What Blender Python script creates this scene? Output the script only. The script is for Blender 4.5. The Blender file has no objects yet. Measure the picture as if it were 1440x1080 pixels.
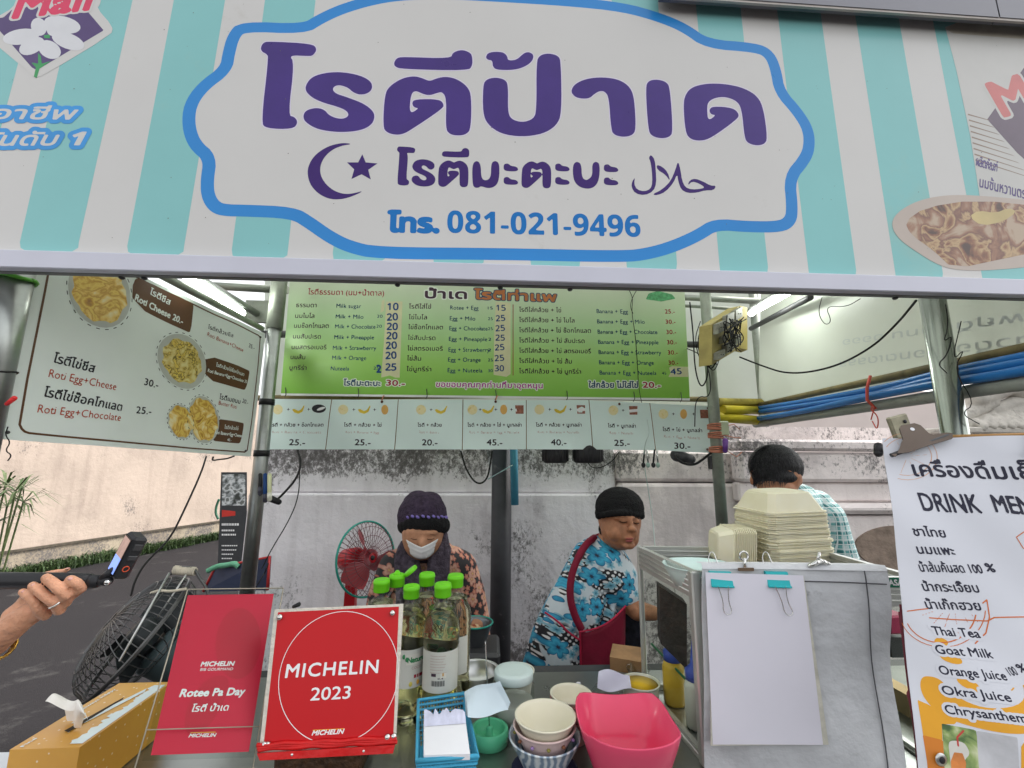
import bpy, math, random
import numpy as np
from mathutils import Vector, Matrix

random.seed(7)
SC = bpy.context.scene
COL = SC.collection
R = math.radians

# ------------------------------------------------------------------ camera
F, CX, CY = 620.0, 720.0, 540.0
CAM = Vector((0, 0, 1.5))
ROT = Matrix.Rotation(R(-3.0), 3, 'Z') @ Matrix.Rotation(R(100.0), 3, 'X') @ Matrix.Rotation(R(0.35), 3, 'Z')
cd = bpy.data.cameras.new('camera')
cam = bpy.data.objects.new('camera', cd)
COL.objects.link(cam)
cam.matrix_world = Matrix.Translation(CAM) @ ROT.to_4x4()
cd.lens = 36.0 * F / 1440.0
cd.sensor_width = 36
cd.clip_start = 0.02
cd.clip_end = 500
SC.camera = cam

# ------------------------------------------------------------------ light
SUN_EL, SUN_AZ = R(50), R(68)       # azimuth measured from +Y towards +X
w = bpy.data.worlds.new('World')
SC.world = w
w.use_nodes = True
nt = w.node_tree
bg = nt.nodes['Background']
sky = nt.nodes.new('ShaderNodeTexSky')
sky.sky_type = 'NISHITA'
sky.sun_disc = False
sky.sun_elevation = SUN_EL
sky.sun_rotation = SUN_AZ
sky.air_density = 1.3
sky.dust_density = 3.0
hs = nt.nodes.new('ShaderNodeHueSaturation')
hs.inputs['Saturation'].default_value = 0.12
nt.links.new(sky.outputs[0], hs.inputs['Color'])
nt.links.new(hs.outputs[0], bg.inputs[0])
bg.inputs[1].default_value = 0.13
sd = bpy.data.lights.new('sun', 'SUN')
sun = bpy.data.objects.new('sun', sd)
COL.objects.link(sun)
sd.energy = 0.75
sd.angle = R(12)
sd.color = (1.0, 0.94, 0.86)
sdir = Vector((math.sin(SUN_AZ) * math.cos(SUN_EL), math.cos(SUN_AZ) * math.cos(SUN_EL), math.sin(SUN_EL)))
sun.rotation_euler = sdir.to_track_quat('Z', 'Y').to_euler()
SC.view_settings.view_transform = 'Standard'
SC.view_settings.look = 'None'
SC.view_settings.exposure = 1.55
SC.view_settings.gamma = 1
SC.cycles.max_bounces = 14
SC.cycles.transmission_bounces = 14
SC.cycles.transparent_max_bounces = 24
SC.cycles.caustics_reflective = False
SC.cycles.caustics_refractive = False

# ------------------------------------------------------------------ photo geometry: rays through picture points
def ray(px, py):
    return ROT @ Vector(((px - CX) / F, -(py - CY) / F, -1.0))

def P(px, py, Y):
    d = ray(px, py)
    return CAM + d * (Y / d.y)

def PZ(px, py, z):
    d = ray(px, py)
    return CAM + d * ((z - CAM.z) / d.z)

def PX(px, py, x):
    d = ray(px, py)
    return CAM + d * (x / d.x)

def K(Y):
    return Y / F * 0.985

# ------------------------------------------------------------------ objects
def tag(o, label=None, cat=None, group=None, kind=None):
    if label: o['label'] = label
    if cat: o['category'] = cat
    if group: o['group'] = group
    if kind: o['kind'] = kind
    return o

def empty(name, label, cat, loc=(0, 0, 0), group=None, mw=None):
    o = bpy.data.objects.new(name, None)
    o.empty_display_size = 0.05
    COL.objects.link(o)
    if mw is not None: o.matrix_world = mw
    else: o.location = loc
    return tag(o, label, cat, group)

class MB:
    """collects shapes, links them as one mesh object"""
    def __init__(s):
        s.v = []; s.f = []; s.sm = []
    def add(s, v, f, smooth=False):
        n = len(s.v)
        s.v += [tuple(x) for x in v]
        s.f += [tuple(i + n for i in q) for q in f]
        s.sm += [smooth] * len(f)
        return s
    def box(s, a, b, M=None, bev=0.0):
        (x0, y0, z0), (x1, y1, z1) = a, b
        if bev > 0:
            e = min(bev, abs(x1 - x0) / 2.01, abs(y1 - y0) / 2.01, abs(z1 - z0) / 2.01)
            vs = []; idx = {}
            X = (x0, x1); Yy = (y0, y1); Z = (z0, z1)
            for i in (0, 1):
                for j in (0, 1):
                    for k in (0, 1):
                        sx = e if i == 0 else -e; sy = e if j == 0 else -e; sz = e if k == 0 else -e
                        idx[i, j, k, 0] = len(vs); vs.append((X[i], Yy[j] + sy, Z[k] + sz))
                        idx[i, j, k, 1] = len(vs); vs.append((X[i] + sx, Yy[j], Z[k] + sz))
                        idx[i, j, k, 2] = len(vs); vs.append((X[i] + sx, Yy[j] + sy, Z[k]))
            g = lambda *t: idx[t]
            fs = [(g(0,0,0,0), g(0,0,1,0), g(0,1,1,0), g(0,1,0,0)), (g(1,0,0,0), g(1,1,0,0), g(1,1,1,0), g(1,0,1,0)),
                  (g(0,0,0,1), g(1,0,0,1), g(1,0,1,1), g(0,0,1,1)), (g(0,1,0,1), g(0,1,1,1), g(1,1,1,1), g(1,1,0,1)),
                  (g(0,0,0,2), g(0,1,0,2), g(1,1,0,2), g(1,0,0,2)), (g(0,0,1,2), g(1,0,1,2), g(1,1,1,2), g(0,1,1,2))]
            for i in (0, 1):
                for j in (0, 1):
                    fs.append((g(i,j,0,0), g(i,j,1,0), g(i,j,1,1), g(i,j,0,1)))
                for k in (0, 1):
                    fs.append((g(i,0,k,0), g(i,1,k,0), g(i,1,k,2), g(i,0,k,2)))
            for j in (0, 1):
                for k in (0, 1):
                    fs.append((g(0,j,k,1), g(1,j,k,1), g(1,j,k,2), g(0,j,k,2)))
            for i in (0, 1):
                for j in (0, 1):
                    for k in (0, 1):
                        fs.append((g(i,j,k,0), g(i,j,k,1), g(i,j,k,2)))
        else:
            vs = [(x, y, z) for x in (x0, x1) for y in (y0, y1) for z in (z0, z1)]
            fs = [(0,1,3,2), (4,6,7,5), (0,4,5,1), (2,3,7,6), (0,2,6,4), (1,5,7,3)]
        if M is not None: vs = [M @ Vector(v) for v in vs]
        return s.add(vs, fs)
    def hexa(s, c):  # 8 corners: bottom 4 then top 4
        return s.add(c, [(3,2,1,0), (4,5,6,7), (0,1,5,4), (1,2,6,5), (2,3,7,6), (3,0,4,7)])
    def tube(s, pts, r, n=8, caps=True, smooth=True):
        pts = [Vector(p) for p in pts]
        if not hasattr(r, '__len__'): r = [r] * len(pts)
        elif len(r) != len(pts): r = list(np.interp(np.linspace(0, 1, len(pts)), np.linspace(0, 1, len(r)), r))
        vs = []; fs = []
        t0 = (pts[1] - pts[0]).normalized()
        up = Vector((0, 0, 1)) if abs(t0.z) < 0.9 else Vector((1, 0, 0))
        a = t0.cross(up).normalized()
        for i, p in enumerate(pts):
            if i == 0: t = t0
            elif i == len(pts) - 1: t = (pts[-1] - pts[-2]).normalized()
            else: t = ((pts[i + 1] - p).normalized() + (p - pts[i - 1]).normalized())
            t = t.normalized() if t.length > 1e-9 else t0
            a = (a - t * a.dot(t))
            a = a.normalized() if a.length > 1e-9 else t.orthogonal().normalized()
            b = t.cross(a)
            for k in range(n):
                an = 2 * math.pi * k / n
                vs.append(p + (a * math.cos(an) + b * math.sin(an)) * r[i])
        for i in range(len(pts) - 1):
            for k in range(n):
                k2 = (k + 1) % n
                fs.append((i*n+k, i*n+k2, (i+1)*n+k2, (i+1)*n+k))
        s.add(vs, fs, smooth)
        if caps:
            m = len(s.v) - len(vs)
            s.f += [tuple(m + k for k in reversed(range(n))), tuple(m + (len(pts)-1)*n + k for k in range(n))]
            s.sm += [False, False]
        return s
    def lathe(s, prof, c=(0, 0, 0), n=24, sx=1, sy=1, M=None, smooth=True):
        """prof: (radius, z) list"""
        vs = []; fs = []
        for r, z in prof:
            for k in range(n):
                an = 2 * math.pi * k / n
                p = Vector((r * math.cos(an) * sx, r * math.sin(an) * sy, z))
                if M is not None: p = M @ p
                vs.append(p + Vector(c))
        for i in range(len(prof) - 1):
            for k in range(n):
                k2 = (k + 1) % n
                fs.append((i*n+k, i*n+k2, (i+1)*n+k2, (i+1)*n+k))
        s.add(vs, fs, smooth)
        m = len(s.v) - len(vs)
        if prof[0][0] > 1e-5:
            s.f.append(tuple(m + k for k in reversed(range(n)))); s.sm.append(False)
        if prof[-1][0] > 1e-5:
            s.f.append(tuple(m + (len(prof)-1)*n + k for k in range(n))); s.sm.append(False)
        return s
    def ell(s, c, r, n=12, M=None):
        vs = []; fs = []
        for i in range(n + 1):
            t = math.pi * i / n
            for k in range(2 * n):
                a = math.pi * k / n
                p = Vector((r[0]*math.sin(t)*math.cos(a), r[1]*math.sin(t)*math.sin(a), r[2]*math.cos(t)))
                if M is not None: p = M @ p
                vs.append(p + Vector(c))
        for i in range(n):
            for k in range(2 * n):
                k2 = (k + 1) % (2 * n)
                fs.append((i*2*n+k, (i+1)*2*n+k, (i+1)*2*n+k2, i*2*n+k2))
        return s.add(vs, fs, True)
    def cap(s, a, b, ra, rb, n=10):
        a = Vector(a); b = Vector(b)
        s.tube([a, b], [ra, rb], n=2 * n)
        s.ell(a, (ra,) * 3, n); s.ell(b, (rb,) * 3, n)
        return s
    def build(s, name, m, parent=None, world=True, smooth=None):
        me = bpy.data.meshes.new(name)
        vs = s.v
        if parent is not None and world:
            inv = parent_world(parent).inverted()
            vs = [inv @ Vector(v) for v in vs]
        me.from_pydata(vs, [], s.f)
        me.materials.append(m)
        sm = s.sm if smooth is None else [smooth] * len(s.f)
        me.polygons.foreach_set('use_smooth', sm)
        me.update()
        o = bpy.data.objects.new(name, me)
        COL.objects.link(o)
        if parent is not None: o.parent = parent
        return o

def parent_world(p):
    m = p.matrix_basis.copy()
    q = p.parent
    while q is not None:
        m = q.matrix_basis @ m
        q = q.parent
    return m

def blob(name, mb, m, parent=None, voxel=0.006, smooth=4, label=None):
    """fuse the collected closed shapes into one continuous skin"""
    o = mb.build(name, m, None)
    a = o.modifiers.new('r', 'REMESH'); a.mode = 'VOXEL'; a.voxel_size = voxel; a.use_smooth_shade = True
    b = o.modifiers.new('s', 'SMOOTH'); b.factor = 0.6; b.iterations = smooth
    dg = bpy.context.evaluated_depsgraph_get()
    me = bpy.data.meshes.new_from_object(o.evaluated_get(dg))
    me.name = name
    o.modifiers.clear()
    old = o.data
    o.data = me
    bpy.data.meshes.remove(old)
    me.materials.clear(); me.materials.append(m)
    if parent is not None:
        me.transform(parent_world(parent).inverted())
        o.parent = parent
    me.polygons.foreach_set('use_smooth', [True] * len(me.polygons))
    return o

def chaikin(pts, it=2, closed=True):
    for _ in range(it):
        q = []
        n = len(pts)
        rng = range(n) if closed else range(n - 1)
        if not closed: q.append(pts[0])
        for i in rng:
            a, b = pts[i], pts[(i + 1) % n]
            q.append(tuple(a[k] * .75 + b[k] * .25 for k in range(len(a))))
            q.append(tuple(a[k] * .25 + b[k] * .75 for k in range(len(a))))
        if not closed: q.append(pts[-1])
        pts = q
    return pts

def cable(name, pts, r, m, label=None, cat='cable', parent=None, n=6, it=3, group=None):
    o = MB().tube(chaikin([tuple(p) for p in pts], it, False), r, n).build(name, m, parent)
    if parent is None: tag(o, label, cat, group)
    return o

# ------------------------------------------------------------------ flat print: outlines -> filled grid mesh
def fill_loops(loops, dil, cell, merge=True):
    segs = []
    for L in loops:
        L = np.asarray(L, float)
        segs.append(np.hstack([L, np.roll(L, -1, 0)]))
    S = np.vstack(segs)
    dp = max(dil, 0)
    x0, y0 = S[:, 0].min() - dp - 2*cell, S[:, 1].min() - dp - 2*cell
    x1, y1 = S[:, 0].max() + dp + 2*cell, S[:, 1].max() + dp + 2*cell
    nx, ny = int((x1 - x0) / cell) + 2, int((y1 - y0) / cell) + 2
    gx = x0 + np.arange(nx) * cell
    gy = y0 + np.arange(ny) * cell
    D = np.full((ny, nx), 1e9)
    reach = abs(dil) + 2.5 * cell
    for ax, ay, bx, by in S:
        i0 = max(0, int((min(ax, bx) - reach - x0) / cell)); i1 = min(nx, int((max(ax, bx) + reach - x0) / cell) + 2)
        j0 = max(0, int((min(ay, by) - reach - y0) / cell)); j1 = min(ny, int((max(ay, by) + reach - y0) / cell) + 2)
        dx, dy = bx - ax, by - ay
        l2 = dx*dx + dy*dy
        if l2 < 1e-18: continue
        XX = gx[i0:i1][None, :]; YY = gy[j0:j1][:, None]
        t = np.clip(((XX - ax)*dx + (YY - ay)*dy) / l2, 0, 1)
        d = np.hypot(XX - ax - t*dx, YY - ay - t*dy)
        np.minimum(D[j0:j1, i0:i1], d, out=D[j0:j1, i0:i1])
    W = np.zeros((ny, nx))
    for j in range(ny):
        y = gy[j] + 1e-9
        c = ((S[:, 1] <= y) != (S[:, 3] <= y))
        if not c.any(): continue
        T = S[c]
        xs = T[:, 0] + (y - T[:, 1]) / (T[:, 3] - T[:, 1]) * (T[:, 2] - T[:, 0])
        sg = np.where(T[:, 3] > T[:, 1], 1, -1)
        W[j] = ((xs[None, :] > gx[:, None]) * sg[None, :]).sum(1)
    V = np.where(W != 0, -np.minimum(D, reach), np.minimum(D, reach)) - dil
    ins = V < 0
    vs = []; fs = []; vid = {}
    def gv(j, i):
        k = (j, i)
        if k not in vid:
            vid[k] = len(vs); vs.append((gx[i], gy[j]))
        return vid[k]
    def ev(j, i, j2, i2):
        k = (j, i, j2, i2)
        if k not in vid:
            a, b = V[j, i], V[j2, i2]
            t = a / (a - b)
            vid[k] = len(vs)
            vs.append((gx[i] + (gx[i2]-gx[i])*t, gy[j] + (gy[j2]-gy[j])*t))
        return vid[k]
    cnt = ins[:-1, :-1].astype(int) + ins[:-1, 1:] + ins[1:, :-1] + ins[1:, 1:]
    for j in range(ny - 1):
        row = cnt[j]
        nz = np.nonzero(row)[0]
        run = None
        for i in nz:
            if row[i] == 4:
                if merge:
                    if run is not None and run[1] == i: run[1] = i + 1
                    else:
                        if run is not None: fs.append((gv(j, run[0]), gv(j, run[1]), gv(j+1, run[1]), gv(j+1, run[0])))
                        run = [i, i + 1]
                else:
                    fs.append((gv(j, i), gv(j, i+1), gv(j+1, i+1), gv(j+1, i)))
                continue
            cs = [(j, i), (j, i+1), (j+1, i+1), (j+1, i)]
            poly = []
            for a in range(4):
                A, B = cs[a], cs[(a+1) % 4]
                ia, ib = ins[A], ins[B]
                if ia: poly.append(gv(*A))
                if ia != ib:
                    lo, hi = (A, B) if A < B else (B, A)
                    poly.append(ev(*lo, *hi))
            if len(poly) >= 3: fs.append(tuple(poly))
        if run is not None: fs.append((gv(j, run[0]), gv(j, run[1]), gv(j+1, run[1]), gv(j+1, run[0])))
    return vs, fs

_oc = {}
def outline(s, res=3, sp=1.0):
    if (s, sp) in _oc: return _oc[(s, sp)]
    t = bpy.data.curves.new('t', 'FONT')
    t.body = s; t.size = 1; t.fill_mode = 'NONE'; t.resolution_u = res; t.space_character = sp
    o = bpy.data.objects.new('t', t)
    COL.objects.link(o)
    dg = bpy.context.evaluated_depsgraph_get()
    me = o.evaluated_get(dg).to_mesh()
    co = [(v.co.x, v.co.y) for v in me.vertices]
    loops = []
    E = {}
    for e in me.edges:
        a, b = sorted(e.vertices)
        E.setdefault(a, set()).add(b)
    i = 0; n = len(co)
    while i < n:
        j = i
        while j + 1 < n and (j + 1) in E.get(j, ()): j += 1
        if j - i >= 2: loops.append(co[i:j+1])
        i = j + 1
    o.to_mesh_clear()
    bpy.data.objects.remove(o); bpy.data.curves.remove(t)
    _oc[(s, sp)] = loops
    return loops

def dg(s, bold=True):
    """digits in a grotesque face whose 1 has a flag"""
    b0 = 0x1D7EC if bold else 0x1D7E2
    return ''.join(chr(b0 + int(c)) if c.isdigit() else c for c in s)

class Sheet:
    """a flat (or gently warped) printed thing: empty with local axes u, v and normal n towards the viewer"""
    def __init__(s, name, label, cat, o, u, v, warp=None, parent=None, group=None):
        u = Vector(u).normalized(); v = Vector(v).normalized()
        n = u.cross(v).normalized()
        v = n.cross(u).normalized()
        s.o, s.u, s.v, s.n = Vector(o), u, v, n
        M = Matrix((u, v, n)).transposed().to_4x4()
        M.translation = s.o
        s.M = M
        s.e = empty(name, label, cat, mw=M, group=group) if parent is None else parent
        s.warp = warp
    def uv(s, px, py):
        d = ray(px, py)
        t = (s.o - CAM).dot(s.n) / d.dot(s.n)
        q = CAM + d * t - s.o
        return (q.dot(s.u), q.dot(s.v))
    def w(s, a, b, h=0):
        return s.M @ Vector((a, b, h + (s.warp(a, b) if s.warp else 0)))
    def at(s, px, py, h=0):
        a, b = s.uv(px, py)
        return s.w(a, b, h)
    def mesh(s, name, v2, fs, m, lift, thick=0, parent=None, label=None):
        wp = s.warp or (lambda a, b: 0)
        if lift < .0046: lift *= .2
        vs = [(a, b, lift + wp(a, b)) for a, b in v2]
        fs = list(fs)
        if thick:
            n = len(vs)
            vs += [(a, b, lift - thick + wp(a, b)) for a, b in v2]
            ed = {}
            for q in fs:
                for i in range(len(q)):
                    a, b = q[i], q[(i+1) % len(q)]
                    ed[(a, b)] = 1
            side = [(a, a + n, b + n, b) for (a, b) in ed if (b, a) not in ed]
            fs = fs + [tuple(i + n for i in reversed(q)) for q in fs] + side
        me = bpy.data.meshes.new(name)
        me.from_pydata(vs, [], fs); me.materials.append(m); me.update()
        o = bpy.data.objects.new(name, me)
        pr = parent or s.e
        COL.objects.link(o); o.parent = pr
        o.matrix_basis = parent_world(pr).inverted() @ s.M
        if label: o['label'] = label
        return o
    def shape(s, name, loops, m, lift=.0006, dil=0, cell=None, smooth=0, thick=0, px=True, label=None, merge=None, parent=None):
        L = []
        for lp in loops:
            lp = chaikin(list(lp), smooth) if smooth else lp
            L.append([s.uv(*p) for p in lp] if px else lp)
        A = np.vstack([np.asarray(l) for l in L])
        if cell is None: cell = max(np.ptp(A[:, 0]), np.ptp(A[:, 1])) / 60
        v, f = fill_loops(L, dil, cell, merge if merge is not None else s.warp is None)
        return s.mesh(name, v, f, m, lift, thick, label=label, parent=parent)
    def quad(s, name, pts, m, lift=.0004, thick=0, px=True, label=None, parent=None):
        v = [s.uv(*p) for p in pts] if px else pts
        ar = sum(v[i][0]*v[(i+1) % len(v)][1] - v[(i+1) % len(v)][0]*v[i][1] for i in range(len(v)))
        f = tuple(range(len(v))) if ar > 0 else tuple(reversed(range(len(v))))
        return s.mesh(name, v, [f], m, lift, thick, label=label, parent=parent)
    def grid(s, name, c, m, nu=20, nv=20, lift=0, thick=0, label=None):
        """c: 4 picture corners TL TR BR BL"""
        q = [s.uv(*p) for p in c]
        v = []; f = []
        for j in range(nv + 1):
            t = j / nv
            for i in range(nu + 1):
                r = i / nu
                top = [q[0][k]*(1-r) + q[1][k]*r for k in (0, 1)]
                bot = [q[3][k]*(1-r) + q[2][k]*r for k in (0, 1)]
                v.append((bot[0]*(1-t) + top[0]*t, bot[1]*(1-t) + top[1]*t))
        for j in range(nv):
            for i in range(nu):
                a = j*(nu+1) + i
                f.append((a, a+1, a+nu+2, a+nu+1))
        o = s.mesh(name, v, f, m, lift, thick, label=label)
        o.data.polygons.foreach_set('use_smooth', [True] * len(o.data.polygons))
        o.data.set_sharp_from_angle(angle=R(40))
        return o
    def text(s, txt, p0, p1, h, m, lift=.0008, bold=0.0, shear=0.0, name='lettering', edge=None, q=14, fit=True, part=None, sp=1.0):
        """baseline from picture point p0 to p1, cap height h picture pixels"""
        a0 = s.uv(*p0); a1 = s.uv(*p1)
        up = s.uv(p0[0], p0[1] - h)
        hh = abs(up[1] - a0[1])
        d = Vector((a1[0]-a0[0], a1[1]-a0[1])); wd = d.length; d.normalize()
        nrm = Vector((-d.y, d.x))
        L = outline(txt, sp=sp); bold *= .55
        if not L: return
        xs = [p[0] for l in L for p in l]
        mn, mx = min(xs), max(xs)
        sx = wd / (mx - mn); sy = hh / 0.7
        M = []
        for l in L:
            M.append([(a0[0] + d.x*((x-mn)*sx + shear*y*sy) + nrm.x*y*sy,
                       a0[1] + d.y*((x-mn)*sx + shear*y*sy) + nrm.y*y*sy) for x, y in l])
        cell = hh / q
        if edge:
            v, f = fill_loops(M, bold*hh + edge[1]*hh, cell, s.warp is None)
            s.mesh(name, v, f, edge[0], lift - .0003)
        v, f = fill_loops(M, bold*hh, cell, s.warp is None)
        if part is not None: part.append((v, f, lift)); return
        return s.mesh(name, v, f, m, lift)
    def join(s, name, part, m, label=None):
        V = []; Fs = []
        for v, f, l in part:
            n = len(V); V += v; Fs += [tuple(i + n for i in q) for q in f]
        if V: return tag(s.mesh(name, V, Fs, m, part[0][2], label=label), kind='stuff')

# ------------------------------------------------------------------ materials
def nodes(name):
    m = bpy.data.materials.new(name); m.use_nodes = True
    t = m.node_tree
    return m, t, t.nodes['Principled BSDF']

def N(t, kind, **kw):
    n = t.nodes.new('ShaderNode' + kind)
    for k, v in kw.items():
        if k.startswith('i_'): n.inputs[k[2:].replace('_', ' ')].default_value = v
        else: setattr(n, k, v)
    return n

def ramp(t, fac, stops):
    r = t.nodes.new('ShaderNodeValToRGB')
    el = r.color_ramp.elements
    while len(el) > 1: el.remove(el[-1])
    el[0].position = stops[0][0]; el[0].color = (*stops[0][1], 1)
    for p, c in stops[1:]:
        e = el.new(p); e.color = (*c, 1)
    t.links.new(fac, r.inputs[0])
    return r.outputs[0]

def hexc(h):
    h = h.lstrip('#')
    return tuple(((int(h[i:i+2], 16) / 255 + .055) / 1.055) ** 2.4 if int(h[i:i+2], 16) > 10 else int(h[i:i+2], 16)/255/12.92 for i in (0, 2, 4))

_mc = {}
def M_(name, col=0, rough=.6, metal=0, var=.12, sc=8, bump=0, bsc=60, spec=None, trans=0, sheen=0, emit=0, coat=0, sss=0, dirt=None):
    """plain surface with a little uneven colour, optional relief and dirt"""
    if name in _mc: return _mc[name]
    if isinstance(col, str): col = hexc(col)
    m, t, b = nodes(name)
    b.inputs['Roughness'].default_value = rough
    b.inputs['Metallic'].default_value = metal
    if spec is None: spec = .26 if metal < .3 else .5
    b.inputs['Specular IOR Level'].default_value = spec
    if trans: b.inputs['Transmission Weight'].default_value = trans
    if coat: b.inputs['Coat Weight'].default_value = coat; b.inputs['Coat Roughness'].default_value = .15
    if sss:
        b.inputs['Subsurface Weight'].default_value = sss
        b.inputs['Subsurface Radius'].default_value = (.02, .008, .004)
    tc = N(t, 'TexCoord')
    nz = N(t, 'TexNoise', i_Scale=sc, i_Detail=6.0, i_Roughness=.6)
    t.links.new(tc.outputs['Object'], nz.inputs['Vector'])
    lo = tuple(c * (1 - var) for c in col); hi = tuple(min(1, c * (1 + var)) for c in col)
    c = ramp(t, nz.outputs['Fac'], [(.3, lo), (.7, hi)])
    if dirt:
        dc, dsc, amt = dirt
        n2 = N(t, 'TexNoise', i_Scale=dsc, i_Detail=8.0, i_Roughness=.7)
        t.links.new(tc.outputs['Object'], n2.inputs['Vector'])
        r2 = ramp(t, n2.outputs['Fac'], [(.62 - amt, (0, 0, 0)), (.75, (1, 1, 1))])
        mx = N(t, 'Mix', data_type='RGBA')
        t.links.new(r2, mx.inputs[0]); t.links.new(c, mx.inputs[6]); mx.inputs[7].default_value = (*dc, 1)
        c = mx.outputs[2]
    t.links.new(c, b.inputs['Base Color'])
    rr = N(t, 'MapRange'); rr.inputs[3].default_value = max(0.02, rough * .85); rr.inputs[4].default_value = min(1, rough * 1.2)
    t.links.new(nz.outputs['Fac'], rr.inputs[0]); t.links.new(rr.outputs[0], b.inputs['Roughness'])
    if bump:
        n3 = N(t, 'TexNoise', i_Scale=bsc, i_Detail=8.0)
        t.links.new(tc.outputs['Object'], n3.inputs['Vector'])
        bm = N(t, 'Bump', i_Strength=bump, i_Distance=.01)
        t.links.new(n3.outputs['Fac'], bm.inputs['Height']); t.links.new(bm.outputs[0], b.inputs['Normal'])
    if emit:
        b.inputs['Emission Color'].default_value = (*col, 1); b.inputs['Emission Strength'].default_value = emit
    _mc[name] = m
    return m

def glassy(name, tint=(1, 1, 1), amount=.92, rough=.03, ior=1.45):
    """thin clear sheet: mostly see-through with Fresnel reflections"""
    m, t, b = nodes(name)
    tr = N(t, 'BsdfTransparent'); tr.inputs[0].default_value = (*[c * amount for c in tint], 1)
    gl = N(t, 'BsdfGlossy'); gl.inputs['Roughness'].default_value = rough
    fr = N(t, 'Fresnel'); fr.inputs[0].default_value = ior
    mx = N(t, 'MixShader')
    ge = N(t, 'NewGeometry'); iv = N(t, 'Math', operation='SUBTRACT'); iv.inputs[0].default_value = 1; t.links.new(ge.outputs['Backfacing'], iv.inputs[1])
    mu = N(t, 'Math', operation='MULTIPLY'); t.links.new(fr.outputs[0], mu.inputs[0]); t.links.new(iv.outputs[0], mu.inputs[1])
    t.links.new(mu.outputs[0], mx.inputs[0]); t.links.new(tr.outputs[0], mx.inputs[1]); t.links.new(gl.outputs[0], mx.inputs[2])
    t.links.new(mx.outputs[0], t.nodes['Material Output'].inputs[0])
    return m

def vinyl(name, col, trans=.35, rough=.4, var=.04):
    """thin sheet that lets part of the light through"""
    if isinstance(col, str): col = hexc(col)
    m, t, b = nodes(name)
    b.inputs['Base Color'].default_value = (*col, 1); b.inputs['Roughness'].default_value = rough
    tl = N(t, 'BsdfTranslucent'); tl.inputs[0].default_value = (*col, 1)
    mx = N(t, 'MixShader'); mx.inputs[0].default_value = trans
    t.links.new(b.outputs[0], mx.inputs[1]); t.links.new(tl.outputs[0], mx.inputs[2])
    t.links.new(mx.outputs[0], t.nodes['Material Output'].inputs[0])
    tc = N(t, 'TexCoord'); nz = N(t, 'TexNoise', i_Scale=3.0, i_Detail=5.0)
    t.links.new(tc.outputs['Object'], nz.inputs['Vector'])
    c = ramp(t, nz.outputs['Fac'], [(.3, tuple(x*(1-var) for x in col)), (.7, tuple(min(1, x*(1+var)) for x in col))])
    t.links.new(c, b.inputs['Base Color']); t.links.new(c, tl.inputs[0])
    bm = N(t, 'Bump', i_Strength=.25, i_Distance=.01)
    n2 = N(t, 'TexNoise', i_Scale=9.0, i_Detail=3.0)
    t.links.new(tc.outputs['Object'], n2.inputs['Vector'])
    t.links.new(n2.outputs['Fac'], bm.inputs['Height']); t.links.new(bm.outputs[0], b.inputs['Normal'])
    return m

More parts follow.
